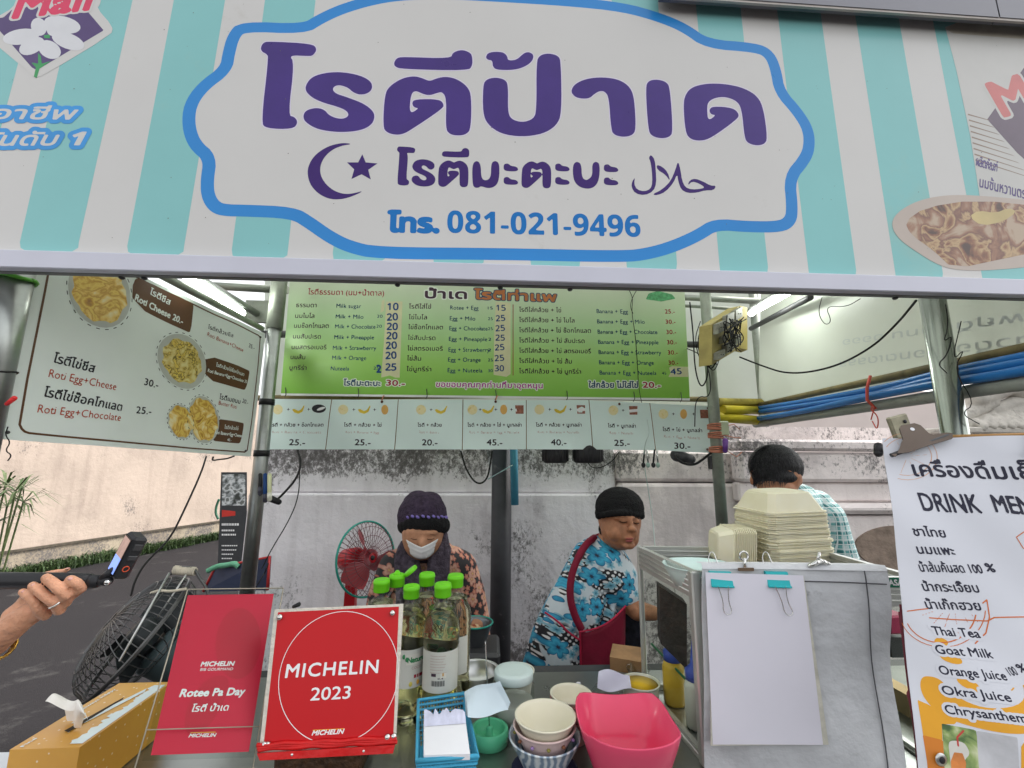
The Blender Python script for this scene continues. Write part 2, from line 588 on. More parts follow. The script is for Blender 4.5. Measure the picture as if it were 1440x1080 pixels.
# ================================================================== SETTING
def stained_wall(name, base, warm=0.0, mould=.5, streak=2.0, seed=0.0):
    m, t, b = nodes(name)
    b.inputs['Roughness'].default_value = .85
    tc = N(t, 'TexCoord')
    mp = N(t, 'Mapping'); mp.inputs['Location'].default_value = (seed, seed, seed)
    t.links.new(tc.outputs['Object'], mp.inputs['Vector'])
    v = mp.outputs[0]
    n1 = N(t, 'TexNoise', i_Scale=1.3, i_Detail=7.0, i_Roughness=.6); t.links.new(v, n1.inputs['Vector'])
    c = ramp(t, n1.outputs['Fac'], [(.3, tuple(x * .85 for x in base)), (.5, base), (.72, tuple(min(1, x * 1.12) for x in base))])
    # vertical washed streaks
    mp2 = N(t, 'Mapping'); mp2.inputs['Scale'].default_value = (7, 7, .6); t.links.new(v, mp2.inputs['Vector'])
    n2 = N(t, 'TexNoise', i_Scale=streak, i_Detail=6.0); t.links.new(mp2.outputs[0], n2.inputs['Vector'])
    s2 = ramp(t, n2.outputs['Fac'], [(.5, (1, 1, 1)), (.8, (.62, .6, .6))])
    mx = N(t, 'Mix', data_type='RGBA', blend_type='MULTIPLY'); mx.inputs[0].default_value = .55
    t.links.new(c, mx.inputs[6]); t.links.new(s2, mx.inputs[7])
    # mould: fine specks where a broad patchy noise allows them
    n3 = N(t, 'TexNoise', i_Scale=1.7, i_Detail=5.0, i_Roughness=.6); t.links.new(v, n3.inputs['Vector'])
    n4 = N(t, 'TexNoise', i_Scale=20.0, i_Detail=10.0, i_Roughness=.82); mp4 = N(t, 'Mapping'); mp4.inputs['Scale'].default_value = (2.2, 2.2, 1.6); t.links.new(v, mp4.inputs['Vector']); t.links.new(mp4.outputs[0], n4.inputs['Vector'])
    sep = N(t, 'SeparateXYZ'); t.links.new(tc.outputs['Object'], sep.inputs[0])
    # more mould in the damp zone high on the wall and at its foot
    zr = ramp(t, sep.outputs['Z'], [(0.0, (.16,)*3), (.5, (.06,)*3), (.75, (.0,)*3), (.90, (.03,)*3), (.96, (.13,)*3), (1.0, (.15,)*3)])
    sc = N(t, 'Math', operation='MULTIPLY'); sc.inputs[1].default_value = .66
    t.links.new(sep.outputs['Z'], sc.inputs[0]); t.links.new(sc.outputs[0], zr.node.inputs[0])
    a1 = N(t, 'Math', operation='ADD'); t.links.new(n3.outputs['Fac'], a1.inputs[0]); t.links.new(zr, a1.inputs[1])
    a2 = N(t, 'Math', operation='MULTIPLY'); t.links.new(a1.outputs[0], a2.inputs[0]); t.links.new(n4.outputs['Fac'], a2.inputs[1])
    lo = .345 - .06 * mould
    mk = ramp(t, a2.outputs[0], [(lo, (0, 0, 0)), (lo + .05, (.8, .8, .8)), (lo + .12, (1, 1, 1))])
    n6 = N(t, 'TexNoise', i_Scale=.9, i_Detail=9.0, i_Roughness=.68, i_Distortion=.5); t.links.new(v, n6.inputs['Vector'])
    gp = ramp(t, n6.outputs['Fac'], [(.52, (1, 1, 1)), (.56, (.78, .77, .78)), (.66, (.70, .69, .70)), (.72, (.90, .9, .9))])
    mx9 = N(t, 'Mix', data_type='RGBA', blend_type='MULTIPLY'); mx9.inputs[0].default_value = .8 if mould > 0 else .3
    t.links.new(mx.outputs[2], mx9.inputs[6]); t.links.new(gp, mx9.inputs[7]); mx = mx9
    mx2 = N(t, 'Mix', data_type='RGBA')
    t.links.new(mk, mx2.inputs[0]); t.links.new(mx.outputs[2], mx2.inputs[6]); mx2.inputs[7].default_value = (.12, .11, .11, 1)
    t.links.new(mx2.outputs[2], b.inputs['Base Color'])
    bm = N(t, 'Bump', i_Strength=.8, i_Distance=.012)
    n5 = N(t, 'TexNoise', i_Scale=14.0, i_Detail=10.0, i_Roughness=.65); t.links.new(v, n5.inputs['Vector'])
    t.links.new(n5.outputs['Fac'], bm.inputs['Height']); t.links.new(bm.outputs[0], b.inputs['Normal'])
    return m

m_asphalt = M_('asphalt', (.021, .019, .021), .9, var=.35, sc=90, bump=.6, bsc=160, dirt=((.10, .095, .09), 2.0, .05))
m_wall = stained_wall('old_plaster', (.80, .77, .80), mould=.6)
m_wallr = stained_wall('old_plaster_pink', (.80, .73, .71), mould=.55, seed=3.3)
m_far = stained_wall('cream_plaster', (.50, .405, .335), mould=-.5, streak=1.0, seed=8.1)
m_farb = stained_wall('damp_plinth', (.42, .35, .26), mould=1.1, seed=5.0)
m_galv = M_('galvanised', (.36, .38, .36), .33, .9, .18, 14, dirt=((.12, .13, .08), 6, .02))
m_galvd = M_('dirty_galvanised', (.33, .36, .30), .5, .6, .2, 14, dirt=((.07, .07, .05), 7, .06))
m_steel = M_('brushed_steel', (.52, .53, .52), .3, .9, .1, 20)
m_alu = M_('aluminium', (.56, .57, .54), .38, .7, .06, 12, dirt=((.25, .24, .2), 5, .0))
m_chrome = M_('chrome', (.62, .62, .60), .14, 1, .03)
m_blk = M_('black_plastic', (.022, .022, .024), .45, 0, .2)
m_rub = M_('black_rubber', (.02, .02, .02), .7)
m_dark = M_('dark_iron', (.055, .055, .058), .5, .3, .25, 12, dirt=((.12, .09, .06), 6, .02))
m_white = M_('white_paint', (.78, .78, .78), .45, 0, .04)
m_paper = M_('paper', (.80, .80, .83), .75, 0, .03, 5)
m_lamp = M_('lamp_tube', (.95, 1.0, .93), .3, emit=17.0, var=0)

road = MB().box((-30, -12, -.3), (30, 40, 0)).build('road', m_asphalt); tag(road, kind='structure')
# opposite side of the lane, outside the picture, is open ground of the same road

# ---- far cream wall on the left
g1 = PZ(0, 812, 0); g2 = PZ(300, 757, 0)
dw = (g2 - g1); dw.z = 0; dw.normalize()
nw = Vector((dw.y, -dw.x, 0))
A = g1 - dw * 9; B = g2 + dw * 3.6
def along(a, b, z0, z1, off, th):
    c = []
    for z in (z0, z1):
        for p, o in ((a, off), (b, off), (b, off - th), (a, off - th)):
            c.append(p + nw * o + Vector((0, 0, z)))
    return c
fw = empty('boundary_wall', 'long cream rendered wall beside the lane on the left', 'wall', A)
MB().hexa(along(A, B, .30, 2.9, 0, .25)).build('wall_face', m_far, fw)
MB().hexa(along(A, B, 0, .297, .03, .28)).build('plinth', m_farb, fw)
MB().hexa(along(A, B, .297, .325, .055, .05)).build('ledge', M_('ledge_dirt', (.10, .085, .065), .9, var=.4, sc=20), fw)
C2 = B + Vector((6, 1.5, 0))
ew = MB().hexa([B, C2, C2 + Vector((0, .2, 0)), B + Vector((0, .2, 0))] + [p + Vector((0, 0, 2.8)) for p in (B, C2, C2 + Vector((0, .2, 0)), B + Vector((0, .2, 0)))]).build('end_wall', m_far)
tag(ew, 'cream wall closing the far end of the lane behind the roll-up banner', 'wall')

# ---- old white wall close behind the stall
WY = 2.8
ow = empty('temple_wall', 'old white plastered wall with black mould stains behind the sellers', 'wall', (-1.75, WY, 0))
xl = P(348, 700, WY).x
x1 = P(868, 680, WY).x
x2 = P(1022, 680, WY).x
zled = P(600, 694, WY).z
MB().box((xl, WY, 0), (x1, WY + .35, zled), bev=.012).build('lower_wall', m_wall, ow)
MB().box((xl, WY + .035, zled + .001), (x1, WY + .35, 1.98), bev=.01).build('upper_wall', m_wall, ow)
MB().box((x1 + .002, WY - .05, 0), (7, WY + .3, P(900, 679, WY).z), bev=.02).build('pier', m_wallr, ow)
zz = [P(1100, y, WY - .1).z for y in (724, 706, 678, 634, 619, 604)]
MB().box((x1 + .002, WY - .03, P(900, 677, WY).z), (x2 + .3, WY + .3, zz[3]), bev=.02).build('pier_cap', m_wallr, ow)
MB().box((x2, WY - .16, 0), (7, WY - .052, zz[0]), bev=.02).build('moulding', m_wallr, ow)
MB().box((x2, WY - .20, zz[0] + .012), (7, WY - .052, zz[1]), bev=.025).build('moulding', m_wallr, ow)
MB().box((x2, WY - .13, zz[1] + .004), (7, WY - .052, zz[2]), bev=.012).build('moulding', m_wallr, ow)
MB().box((x2, WY - .17, zz[2] + .003), (7, WY - .052, zz[3] - .01), bev=.02).build('moulding', m_wallr, ow)
MB().box((x2 - .02, WY - .20, zz[3]), (7, WY - .05, zz[4]), bev=.015).build('moulding', m_wallr, ow)
# shaded back course and coping above
MB().box((x2 - .06, WY + .05, zz[4] + .002), (7, WY + .3, zz[5] + .03)).build('coping', m_wallr, ow)
rb2 = MB().box((.9, 5.0, 0), (9, 5.3, P(1150, 548, 5.0).z)).build('rear_building', m_far2 := M_('pale_pink_render', (.62,.55,.52), .85, var=.06, sc=2))
tag(rb2, 'pale pink wall of a building beyond the temple wall at the right', 'building')
# brown repaired patch
Sp = Sheet('patch', '', '', (2.0, WY - .163, 1), (1, 0, 0), (0, 0, 1), parent=ow)
Sp.shape('patch', [[(1200,770),(1205,755),(1230,742),(1262,738),(1300,745),(1330,760),(1330,800),(1300,815),(1250,800),(1215,790)]],
         M_('cement_patch', (.26, .20, .16), .9, var=.3, sc=12, bump=.8, bsc=30), .012, smooth=2, thick=.02, cell=.012, merge=False)

# carved stone ornament on the wall, upper right
m_stone = M_('carved_stone', (.50, .47, .42), .85, var=.2, sc=10, bump=.5, bsc=40, dirt=((.06, .055, .045), 9, .08))
orn = empty('stone_ornament', 'weathered white carved stone claw and scroll on top of the wall at the right', 'ornament', P(1400, 600, WY - .05))
def pxm(Y):      # picture-point helper at a given depth; d moves towards the viewer
    return lambda px, py, d=0.0: P(px, py, Y - d)
q = pxm(WY - .05)
b = MB()
for x0, y0, x1_, y1_, r in ((1355,598,1440,575,.05),(1395,578,1440,560,.045),(1365,600,1480,600,.03)):
    b.cap(q(x0,y0), q(x1_,y1_), r, r*.9)
for i in range(5):
    x = 1388 + i*13
    b.cap(q(x, 588, .05), q(x-5, 600, .09), .028, .022)
b.cap(q(1372,592,.05), q(1384,604,.1), .02, .012)
blob('claw', b, m_stone, orn, .009, 3)
b = MB()
b.cap(q(1372,560), q(1425,540), .07, .06); b.cap(q(1430,545), q(1500,520), .09, .09)
b.cap(q(1340,595), q(1392,566), .04, .05)
blob('scroll', b, m_stone, orn, .012, 3)
MB().box(tuple(q(1340,609,.1)), tuple(q(1560,602,.1) + Vector((0,.22,0))), bev=.01).build('slab', m_stone, orn)

# ---- grass strip at the foot of the far wall
def leaf_mat(name, c1, c2):
    m, t, b = nodes(name)
    b.inputs['Roughness'].default_value = .55
    tc = N(t, 'TexCoord'); nz = N(t, 'TexNoise', i_Scale=22.0, i_Detail=3.0)
    t.links.new(tc.outputs['Object'], nz.inputs['Vector'])
    t.links.new(ramp(t, nz.outputs['Fac'], [(.35, c1), (.65, c2)]), b.inputs['Base Color'])
    return m
m_grass = leaf_mat('grass_leaf', (.016, .035, .010), (.06, .11, .028))
m_plant = leaf_mat('sedge_leaf', (.06, .11, .03), (.16, .20, .08))
gb = MB(); rn = random.Random(3)
for i in range(5200):
    t = rn.random() ** 1.0 * 7.2
    base = g1 + dw * (t - 2.6) + nw * (.03 + rn.random() * .30 * (1 if t < 5 else .8)) 
    base.z = 0
    h = rn.uniform(.05, .17); a = rn.uniform(0, 6.28); ln = rn.uniform(.03, .12)
    dr = Vector((math.cos(a), math.sin(a), 0)); sd_ = Vector((-dr.y, dr.x, 0)) * rn.uniform(.004, .011)
    m1 = base + dr * ln * .4 + Vector((0, 0, h * .8)); tp = base + dr * ln * 1.3 + Vector((0, 0, h * rn.uniform(.6, 1.1)))
    gb.add([base - sd_ * .6, base + sd_ * .6, m1 + sd_, m1 - sd_, tp], [(0, 1, 2, 3), (3, 2, 4)])
go = gb.build('grass', m_grass); tag(go, 'low strip of dark green grass along the foot of the cream wall', 'grass', kind='stuff')

# ---- umbrella sedge at the left edge of the picture
def sedge(cx, cy, Y, n, seed, label, height=.9):
    rn = random.Random(seed)
    root = P(cx, cy, Y); root.z = 0
    e = empty('sedge_plant', label, 'plant', root)
    st = MB(); lf = MB()
    tips = []
    for k in range(n):
        x, y = tp_list[k]
        tips.append(P(x, y, Y - rn.uniform(-.1, .1)))
    for tp in tips:
        mid = (root + tp) / 2 + Vector((rn.uniform(-.04, .04), rn.uniform(-.05, .05), .12))
        st.tube(chaikin([tuple(root), tuple(mid), tuple(tp)], 2, False), .004, 5)
        for j in range(17):
            a = j * 2.4 + rn.random(); L = rn.uniform(.13, .22); el = rn.uniform(-.35, .75)
            d = Vector((math.cos(a) * math.cos(el), math.sin(a) * math.cos(el), math.sin(el)))
            s_ = d.cross(Vector((0, 0, 1))).normalized() * .0042
            m1 = tp + d * L * .5 + Vector((0, 0, .012)); en = tp + d * L - Vector((0, 0, .03))
            lf.add([tp - s_*.6, tp + s_*.6, m1 + s_, m1 - s_, en], [(0, 1, 2, 3), (3, 2, 4)])
    st.build('stem', m_plant, e); lf.build('foliage', m_plant, e)
tp_list = [(8,682),(30,688),(-12,700),(33,706),(10,712),(-5,735),(22,690),(-22,690)]
sedge(-40, 860, 2.3, 8, 4, 'thin-leaved green sedge plant poking in at the left edge of the picture')

# ---- roll-up banner standing in the lane
by = 5.0
S = Sheet('rollup_banner', 'dark roll-up banner with black and white photo standing at the end of the lane', 'banner', P(327, 790, by), (1, .25, 0), (0, 0, 1))
m_ban = M_('banner_charcoal', (.045, .047, .05), .6, var=.15)
S.quad('banner_sheet', [(311,664),(347,664),(347,800),(306,800)], m_ban, 0, .01)
m_photo, t, b_ = nodes('photo_bw')
tc = N(t, 'TexCoord'); nz = N(t, 'TexNoise', i_Scale=13.0, i_Detail=6.0); t.links.new(tc.outputs['Object'], nz.inputs['Vector'])
t.links.new(ramp(t, nz.outputs['Fac'], [(.38, (.03,.035,.03)), (.48, (.25,.27,.27)), (.55, (.6,.62,.62)), (.62, (.12,.13,.12))]), b_.inputs['Base Color'])
S.quad('photo', [(313,667),(345,667),(345,711),(312,711)], m_photo, .004)
S.quad('red_flash', [(312,717),(331,719),(331,725),(312,727)], M_('flash_red', (.5,.04,.03), .5), .004)
m_wt = M_('print_white', (.78,.78,.77), .6, var=.02)
pt = []
for y, wl, h in ((739,22,4),(747,16,3),(753,20,3),(768,22,2),(774,20,2),(780,16,2),(786,14,2)):
    x = 312.0; rn = random.Random(y)
    while x < 312 + wl:      # too far away to read: broken strokes of print
        w_ = rn.uniform(1.2, 2.6); L_ = [S.uv(*p) for p in ((x, y), (x + w_, y), (x + w_, y - h*.8), (x, y - h*.8))]
        pt.append((L_, [(0,1,2,3)], .005)); x += w_ + .7
S.join('print_lines', pt, m_wt)
MB().box(tuple(P(304, 804, by)), tuple(P(350, 800, by) + Vector((0, .08, 0)))).build('base', m_blk, S.e)
bg_ = MB().tube(chaikin([tuple(P(x, y, 5.2)) for x, y in ((308,702),(304,712),(303,722),(307,730))], 2, False), .012, 6).build('garden_hose', M_('hose_green', (.05,.16,.10), .4)); tag(bg_, 'green garden hose loop hanging beside the roll-up banner', 'hose')

# ---- dark folding panel with red edging behind the left post
fp = empty('folding_panel', 'dark blue folding panel with red edging behind the left post', 'panel', P(340, 800, 2.3))
c = [P(286,832,2.35), P(376,830,2.25), P(379,783,2.25), P(303,798,2.35)]
MB().hexa([c[0], c[1], c[1] + Vector((0,.02,0)), c[0] + Vector((0,.02,0)), c[3], c[2], c[2] + Vector((0,.02,0)), c[3] + Vector((0,.02,0))]).build('panel', M_('navy_panel', (.035,.045,.085), .35), fp)
MB().tube([c[0], c[3], c[2], c[1]], .007, 6).build('edging', M_('red_trim', (.45,.04,.04), .5), fp)
MB().tube([P(358,829,2.24), P(372,806,2.24)], .003, 5).tube([P(372,806,2.24), P(377,792,2.24)], .003, 5).build('strut', m_blk, fp)
gt = MB().tube(chaikin([tuple(P(x, y, 2.3)) for x, y in ((292,803),(305,796),(318,795),(330,792),(336,797))], 3, False), .013, 6).build('green_cloth', M_('mint_cloth', (.14,.38,.24), .8, bump=.5)); tag(gt, 'mint green cloth strip lying on the folding panel', 'cloth')

# ================================================================== STALL FRAME
def post(label, top, bot, Y, r, m, name='post', bands=()):
    """vertical pipe through the mean of two picture points"""
    a = P(*top, Y); b = P(*bot, Y)
    x = (a.x + P(bot[0] if bot[1] < 1100 else 1352, bot[1] if bot[1] < 1100 else 640, Y).x) / 2
    e = empty(name, label, 'post', (x, Y, b.z))
    MB().tube([(x, Y, b.z), (x, Y, a.z)], r, 16).build('pipe', m, e)
    for i, py in enumerate(bands):
        z = P(x, py, Y).z; z = P(720 + 0, py, Y).z
        MB().tube([(x, Y, z - .012), (x, Y, z + .012)], r + .003, 14).build('band', m_blk, e)
    return e
pl = post('galvanised front left stall post, partly hidden by the red plaque holder', (386,360), (343,1000), 1.8, .026, m_galv, bands=(435, 462, 570, 640))
MB().tube([(parent_world(pl).translation.x, 1.8, P(720,470,1.8).z), (parent_world(pl).translation.x, 1.8, P(720,340,1.8).z)], .031, 16).build('sleeve', m_galvd, pl)
pe = post('broad dull steel post at the far left edge with a green tie', (26,330), (-22,640), .98, .03, m_galv)
x = parent_world(pe).translation.x
z = P(10, 393, .98).z
MB().tube([(x + .033*math.cos(a), .98 + .033*math.sin(a), z + .002*math.sin(3*a)) for a in [i*math.pi/8 for i in range(17)]], .0045, 6).build('green_tie', M_('tie_green', (.12,.42,.05), .4), pe)
z = P(0, 523, .98).z
MB().tube([(x + .032*math.cos(a), .98 + .032*math.sin(a), z + .003*math.sin(2*a)) for a in [i*math.pi/8 for i in range(17)]], .0022, 6).build('wire_tie', m_rub, pe)
pr_ = post('thin galvanised post beside the last price card', (986,370), (1020,760), 1.9, .024, m_galvd, bands=(505,))
MB().tube([(parent_world(pr_).translation.x, 1.9, P(720,760,1.9).z), (parent_world(pr_).translation.x, 1.9, P(720,1020,1.9).z)], .022, 14).build('lower_pipe', m_dark, pr_)
post('thin rear post behind the yellow switch board', (1060,400), (1072,600), 2.5, .022, m_galvd)
pb = post('thick shiny steel post between the blue pipes and the drink menu', (1302,390), (1352,1400), 1.12, .029, M_('shiny_pipe', (.30,.33,.29), .22, .95, .15, 6))
xb = parent_world(pb).translation.x
MB().tube(chaikin([(xb - .02, 1.08, P(720,y,1.1).z + 0.0) if i % 2 else (xb + .03, 1.082, P(720,y,1.1).z) for i, y in enumerate((440,500,478,512,560,575,590))], 2, False), .0012, 5).build('wire', m_rub, pb)
pc = post('dark round column standing against the old wall between the two women', (703,600), (706,1010), 2.62, .058, M_('column_grey', (.045,.045,.05), .5, var=.3, sc=6, dirt=((.2,.19,.18), 12, .0)), name='column')
tp_ = MB().tube([P(722,600,2.55), P(724,710,2.55)], .022, 14).build('drain_pipe', M_('teal_pipe', (.06,.25,.36), .35)); tag(tp_, 'short teal plastic pipe hanging right of the dark column', 'pipe')

def bar(name, label, pts, r, m, n=10, cat='pipe', group=None):
    o = MB().tube(pts, r, n).build(name, m); tag(o, label, cat, group); return o
m_brown = M_('weathered_bar', (.20,.16,.07), .7, var=.35, sc=9, dirt=((.05,.05,.03), 10, .1))
m_yel = M_('yellow_pipe', (.60,.48,.03), .4, var=.2, sc=6)
m_yeld = M_('dirty_yellow_pipe', (.36,.29,.05), .6, var=.4, sc=8, dirt=((.07,.07,.03), 9, .12))
m_blue = M_('blue_pvc', (.025,.17,.48), .25, var=.12, sc=4, dirt=((.10,.16,.2), 9, .0))
m_gpvc = M_('grey_pvc', (.27,.29,.26), .5, var=.2, sc=5, dirt=((.10,.10,.07), 9, .04))
bar('cross_bar', 'brown weathered bar between the green board and the price cards', [P(330,560,2.06), P(700,556,2.06), P(1010,562,2.06)], .013, m_brown)
bar('cross_bar', 'dark rail above the green menu board', [P(372,388,2.1), P(1005,398,2.1)], .02, m_dark)
bar('water_pipe', 'bright yellow pipe, the lower of the yellow pair', [P(1003,586,2.2), P(1075,592,2.45)], .026, m_yel)
bar('water_pipe', 'dirty yellow pipe with an elbow above the bright yellow one', [P(1002,566,2.2), P(1068,566,2.47), P(1074,570,2.44), P(1076,580,2.42)], .024, m_yeld, 12)
bar('yellow_block', 'yellow sleeve between the two yellow pipes', [P(1016,576,2.22), P(1066,577,2.44)], .024, m_yel, 8, 'pipe')
def rp(x, y):   # points on the oblique right side of the stall, running from the rear post to beside the sign
    A_ = P(1070, 600, 2.46); B_ = P(1440, 600, 1.03)
    n_ = Vector((B_.y - A_.y, -(B_.x - A_.x), 0)).normalized()
    d = ray(x, y)
    return CAM + d * ((A_ - CAM).dot(n_) / d.dot(n_)), n_
def rpt(x, y, off=0):
    p, n_ = rp(x, y)
    return p + n_ * off
sgn = -1 if (CAM - rp(1200,600)[0]).dot(rp(1200,600)[1]) < 0 else 1
bar('side_rail', 'rusty brown rail above the blue pipes at the right side', [rpt(1062,571), rpt(1440,490), rpt(1500,476)], .014, m_brown)
def waver(pts, off): return chaikin([tuple(rpt(x, y, sgn*off)) for x, y in pts], 3, False)
bar('blue_pipe', 'upper blue plastic pipe along the right side of the stall', waver([(1074,574),(1150,563),(1250,546),(1340,523),(1440,504),(1500,492)], .02), .0125, m_blue, 10)
bar('blue_pipe', 'second blue plastic pipe bowing under the upper one', waver([(1078,579),(1150,569),(1240,557),(1330,533),(1440,513),(1500,504)], .035), .0115, m_blue, 10)
bar('blue_pipe', 'lowest blue plastic pipe just above the grey one', waver([(1078,589),(1150,578),(1240,559),(1340,540),(1440,527),(1500,515)], .05), .0130, m_blue, 10)
bar('thin_pipe', 'thin grey conduit between the blue pipes', waver([(1076,582),(1150,572),(1260,552),(1340,535),(1440,515),(1500,504)], .03), .006, m_gpvc, 8)
bar('grey_pipe', 'grey plastic pipe below the blue pipes', [rpt(1070,597,sgn*.03), rpt(1440,541,sgn*.03), rpt(1500,534,sgn*.03)], .0185, m_gpvc, 12)
tie = bar('red_tie', 'red plastic string tied round the blue pipes', [rpt(1250,528,sgn*.06), rpt(1252,545,sgn*.075), rpt(1252,562,sgn*.075), rpt(1258,575,sgn*.06)], .005, M_('red_string', (.62,.10,.07), .5), 6, 'string')
bar('red_string', 'red loop of string above the metal clip at the right', chaikin([tuple(rpt(x,y,sgn*.1)) for x, y in ((1270,590),(1276,570),(1268,575),(1282,585),(1280,606),(1272,592))], 3, False), .002, M_('red_string', (.6,.1,.07), .5), 5, 'string')

# translucent vinyl on the back and the right side
m_vin = vinyl('milky_vinyl', (.68,.71,.65), .5, .35)
vb = MB().add([P(372,556,2.64), P(1066,580,2.64), P(1066,300,2.64), P(372,300,2.64)], [(0,1,2,3)]).build('rear_sheet', m_vin)
md = vb.modifiers.new('t', 'SOLIDIFY'); md.thickness = .001
tag(vb, 'pale translucent plastic sheet behind the green menu board', 'sheet')
A_, n_ = rp(1070, 600); B_ = rpt(1440, 600)
S = Sheet('side_banner', 'pale translucent vinyl at the right side with mirrored lettering showing through', 'banner', rpt(1200, 520, -sgn*.02), (B_ - A_).normalized(), (0,0,1))
S.quad('vinyl_sheet', [(1066,588),(1070,380),(1456,230),(1456,522)], m_vin, 0, .001)
m_ghost = M_('ghost_print', (.58,.62,.60), .5, var=.05)
for tx, a, b2, h in (('พฤดีอดทน ออออ', (1440,440), (1185,478), 15), ('นวดีอาบอทตเดลลส', (1455,470), (1180,508), 17)):
    S.text(tx, a, b2, h, m_ghost, .0012, .04, q=8)

# roof: unseen panels on a frame, short and translucent to admit daylight, two lit tubes
m_roof = vinyl('roof_panel', (.82,.84,.82), .75, .4)
rf = empty('stall_roof', 'flat translucent roof panels over the stall', 'roof', (0, 1.7, 2.5))
for i in range(4):
    xa = -1.6 + i*.85
    MB().box((xa + .004, .96, 2.50 + .004*i), (xa + .846, 2.12, 2.504 + .004*i)).build('roof_panel', m_roof, rf)
for y in (1.15, 1.6, 2.1):
    MB().box((-1.6, y - .015, 2.465), (1.85, y + .015, 2.497)).build('rafter', m_galvd, rf)
def lightbar(label, a, b, ra=.013):
    e = empty('tube_light', label, 'light', a)
    d = (b - a).normalized()
    MB().tube([a, b], ra, 12).build('tube', m_lamp, e)
    up = Vector((0,0,.024))
    MB().tube([a + up - d*.02, b + up + d*.02], .014, 4, smooth=False).build('batten', m_galv, e)
    MB().tube([a - d*.02, a + d*.001], .016, 10).build('end_cap', m_white, e)
    MB().tube([b - d*.001, b + d*.02], .016, 10).build('end_cap', m_white, e)
lightbar('lit fluorescent tube above the left menu board', P(255,385,1.35), P(340,440,1.8), .011)
lightbar('lit fluorescent tube beside the yellow switch board', P(1056,441,2.1), P(1112,410,1.75), .012)
bar('frame_bar', 'dark bar running back under the roof at the left', [P(205,375,1.2), P(368,462,1.85)], .012, m_galvd)
bar('frame_bar', 'grey diagonal bar near the tube light at the left', [P(270,386,1.5), P(385,455,2.1)], .016, m_galv)
bar('frame_bar', 'short level bar in the gap left of the green board', [P(300,402,2.2), P(405,408,2.2)], .02, m_galvd)
bar('frame_bar', 'dark bar running back under the roof at the right', [P(1056,462,2.45), P(1140,418,1.75)], .014, m_dark)
bar('frame_bar', 'level bar in the gap right of the green board', [P(958,418,2.45), P(1075,424,2.45)], .018, m_galvd)
bar('frame_bar', 'second level bar under the gap right of the green board', [P(962,430,2.5), P(1060,436,2.5)], .01, m_galvd)
br = MB().box((-.05,-.012,-.045), (.05,.012,.055), M=Matrix.Translation(P(362,440,1.95))).build('bracket', m_galvd); tag(br, 'grey metal bracket plate at the top of the left post', 'bracket')
bar('frame_bar', 'dark stub bar joining the green board to the thin right post', [P(955,484,2.1), P(992,485,1.95)], .016, m_dark)
bar('frame_bar', 'dark stub bar joining the green board to the left post', [P(370,470,1.9), P(404,470,2.05)], .017, m_dark)

# ================================================================== MAIN SIGN
SY = .9
sg = Sheet('shop_sign', 'large teal and white striped shop sign with purple Thai lettering across the top', 'sign', P(720, 200, SY), (1,0,0), (0,0,1))
SH = lambda py: P(720, py, SY).z
m_sw = M_('sign_white', (.67,.655,.63), .24, bump=.10, bsc=2.5, var=.03, sc=2, dirt=((.5,.47,.42), 1.2, .0))
m_teal = M_('sign_teal', (.26,.58,.57), .24, bump=.10, bsc=2.5, var=.05, sc=2, dirt=((.31,.55,.50), 1.5, .02))
m_pur = M_('sign_purple', (.060,.028,.21), .28, var=.12, sc=7)
m_purd = M_('sign_deep_purple', (.042,.010,.15), .28, var=.08)
m_sblue = M_('sign_blue', (.03,.26,.66), .28, var=.05, sc=3)
m_pblue = M_('phone_blue', (.0,.17,.52), .28, var=.04)
zb = sg.uv(720, 376)[1]
a_l = -1.9; a_r = 1.9
sg.quad('sign_panel', [(a_l, zb), (a_r, zb), (a_r, .58), (a_l, .58)], m_sw, 0, .05, px=False)
stripes = [((-80,50),(-150,-40)), ((105,187),(28,111)), ((245,317),(179,259)), ((373,444),(326,405)), ((505,570),(468,542)), ((640,700),(609,681)),
           ((745,815),(746,816)), ((860,925),(881,952)), ((978,1040),(1012,1080)), ((1091,1151),(1137,1204)), ((1199,1259),(1259,1326)), ((1306,1372),(1381,1456)),
           ((1420,1490),(1510,1590))]
for (t0, t1), (b0, b1) in stripes:
    by_ = 352 + .036 * (b0 + b1) / 2
    f0 = (b0 - t0) / by_; f1 = (b1 - t1) / by_
    tpy = -90
    r = 11
    lp = [(t0 + f0*tpy, tpy), (t1 + f1*tpy, tpy), (b1, by_ - 14), (b1 - 1, by_ - 6), (b1 - r, by_), (b0 + r, by_), (b0 + 1, by_ - 6), (b0, by_ - 14)]
    sg.quad('stripe', lp, m_teal, .0004)
badge = [(340,37),(428,41),(450,27),(480,13),(520,1),(560,-6),(620,-8),(700,-4),(797,2),(876,10),(929,25),(964,40),(994,62),(1063,67),(1082,76),(1091,98),(1096,129),(1122,158),(1137,183),(1138,208),(1131,225),(1110,250),(1114,292),(1112,310),(1098,319),(1052,319),(1006,315),(982,331),(946,347),(911,357),(876,361),(700,357),(530,356),(491,347),(463,333),(435,313),(412,299),(340,296),(322,296),(304,293),(293,278),(291,256),(296,222),(274,204),(265,178),(267,148),(285,122),(318,98),(322,74),(328,52)]
mmpx = (sg.uv(721,200)[0] - sg.uv(720,200)[0])
sg.shape('badge_border', [badge], m_sblue, .0009, dil=8.5*mmpx, cell=.0045, smooth=2)
sg.shape('badge', [badge], m_sw, .0014, dil=-8.5*mmpx, cell=.0045, smooth=2)

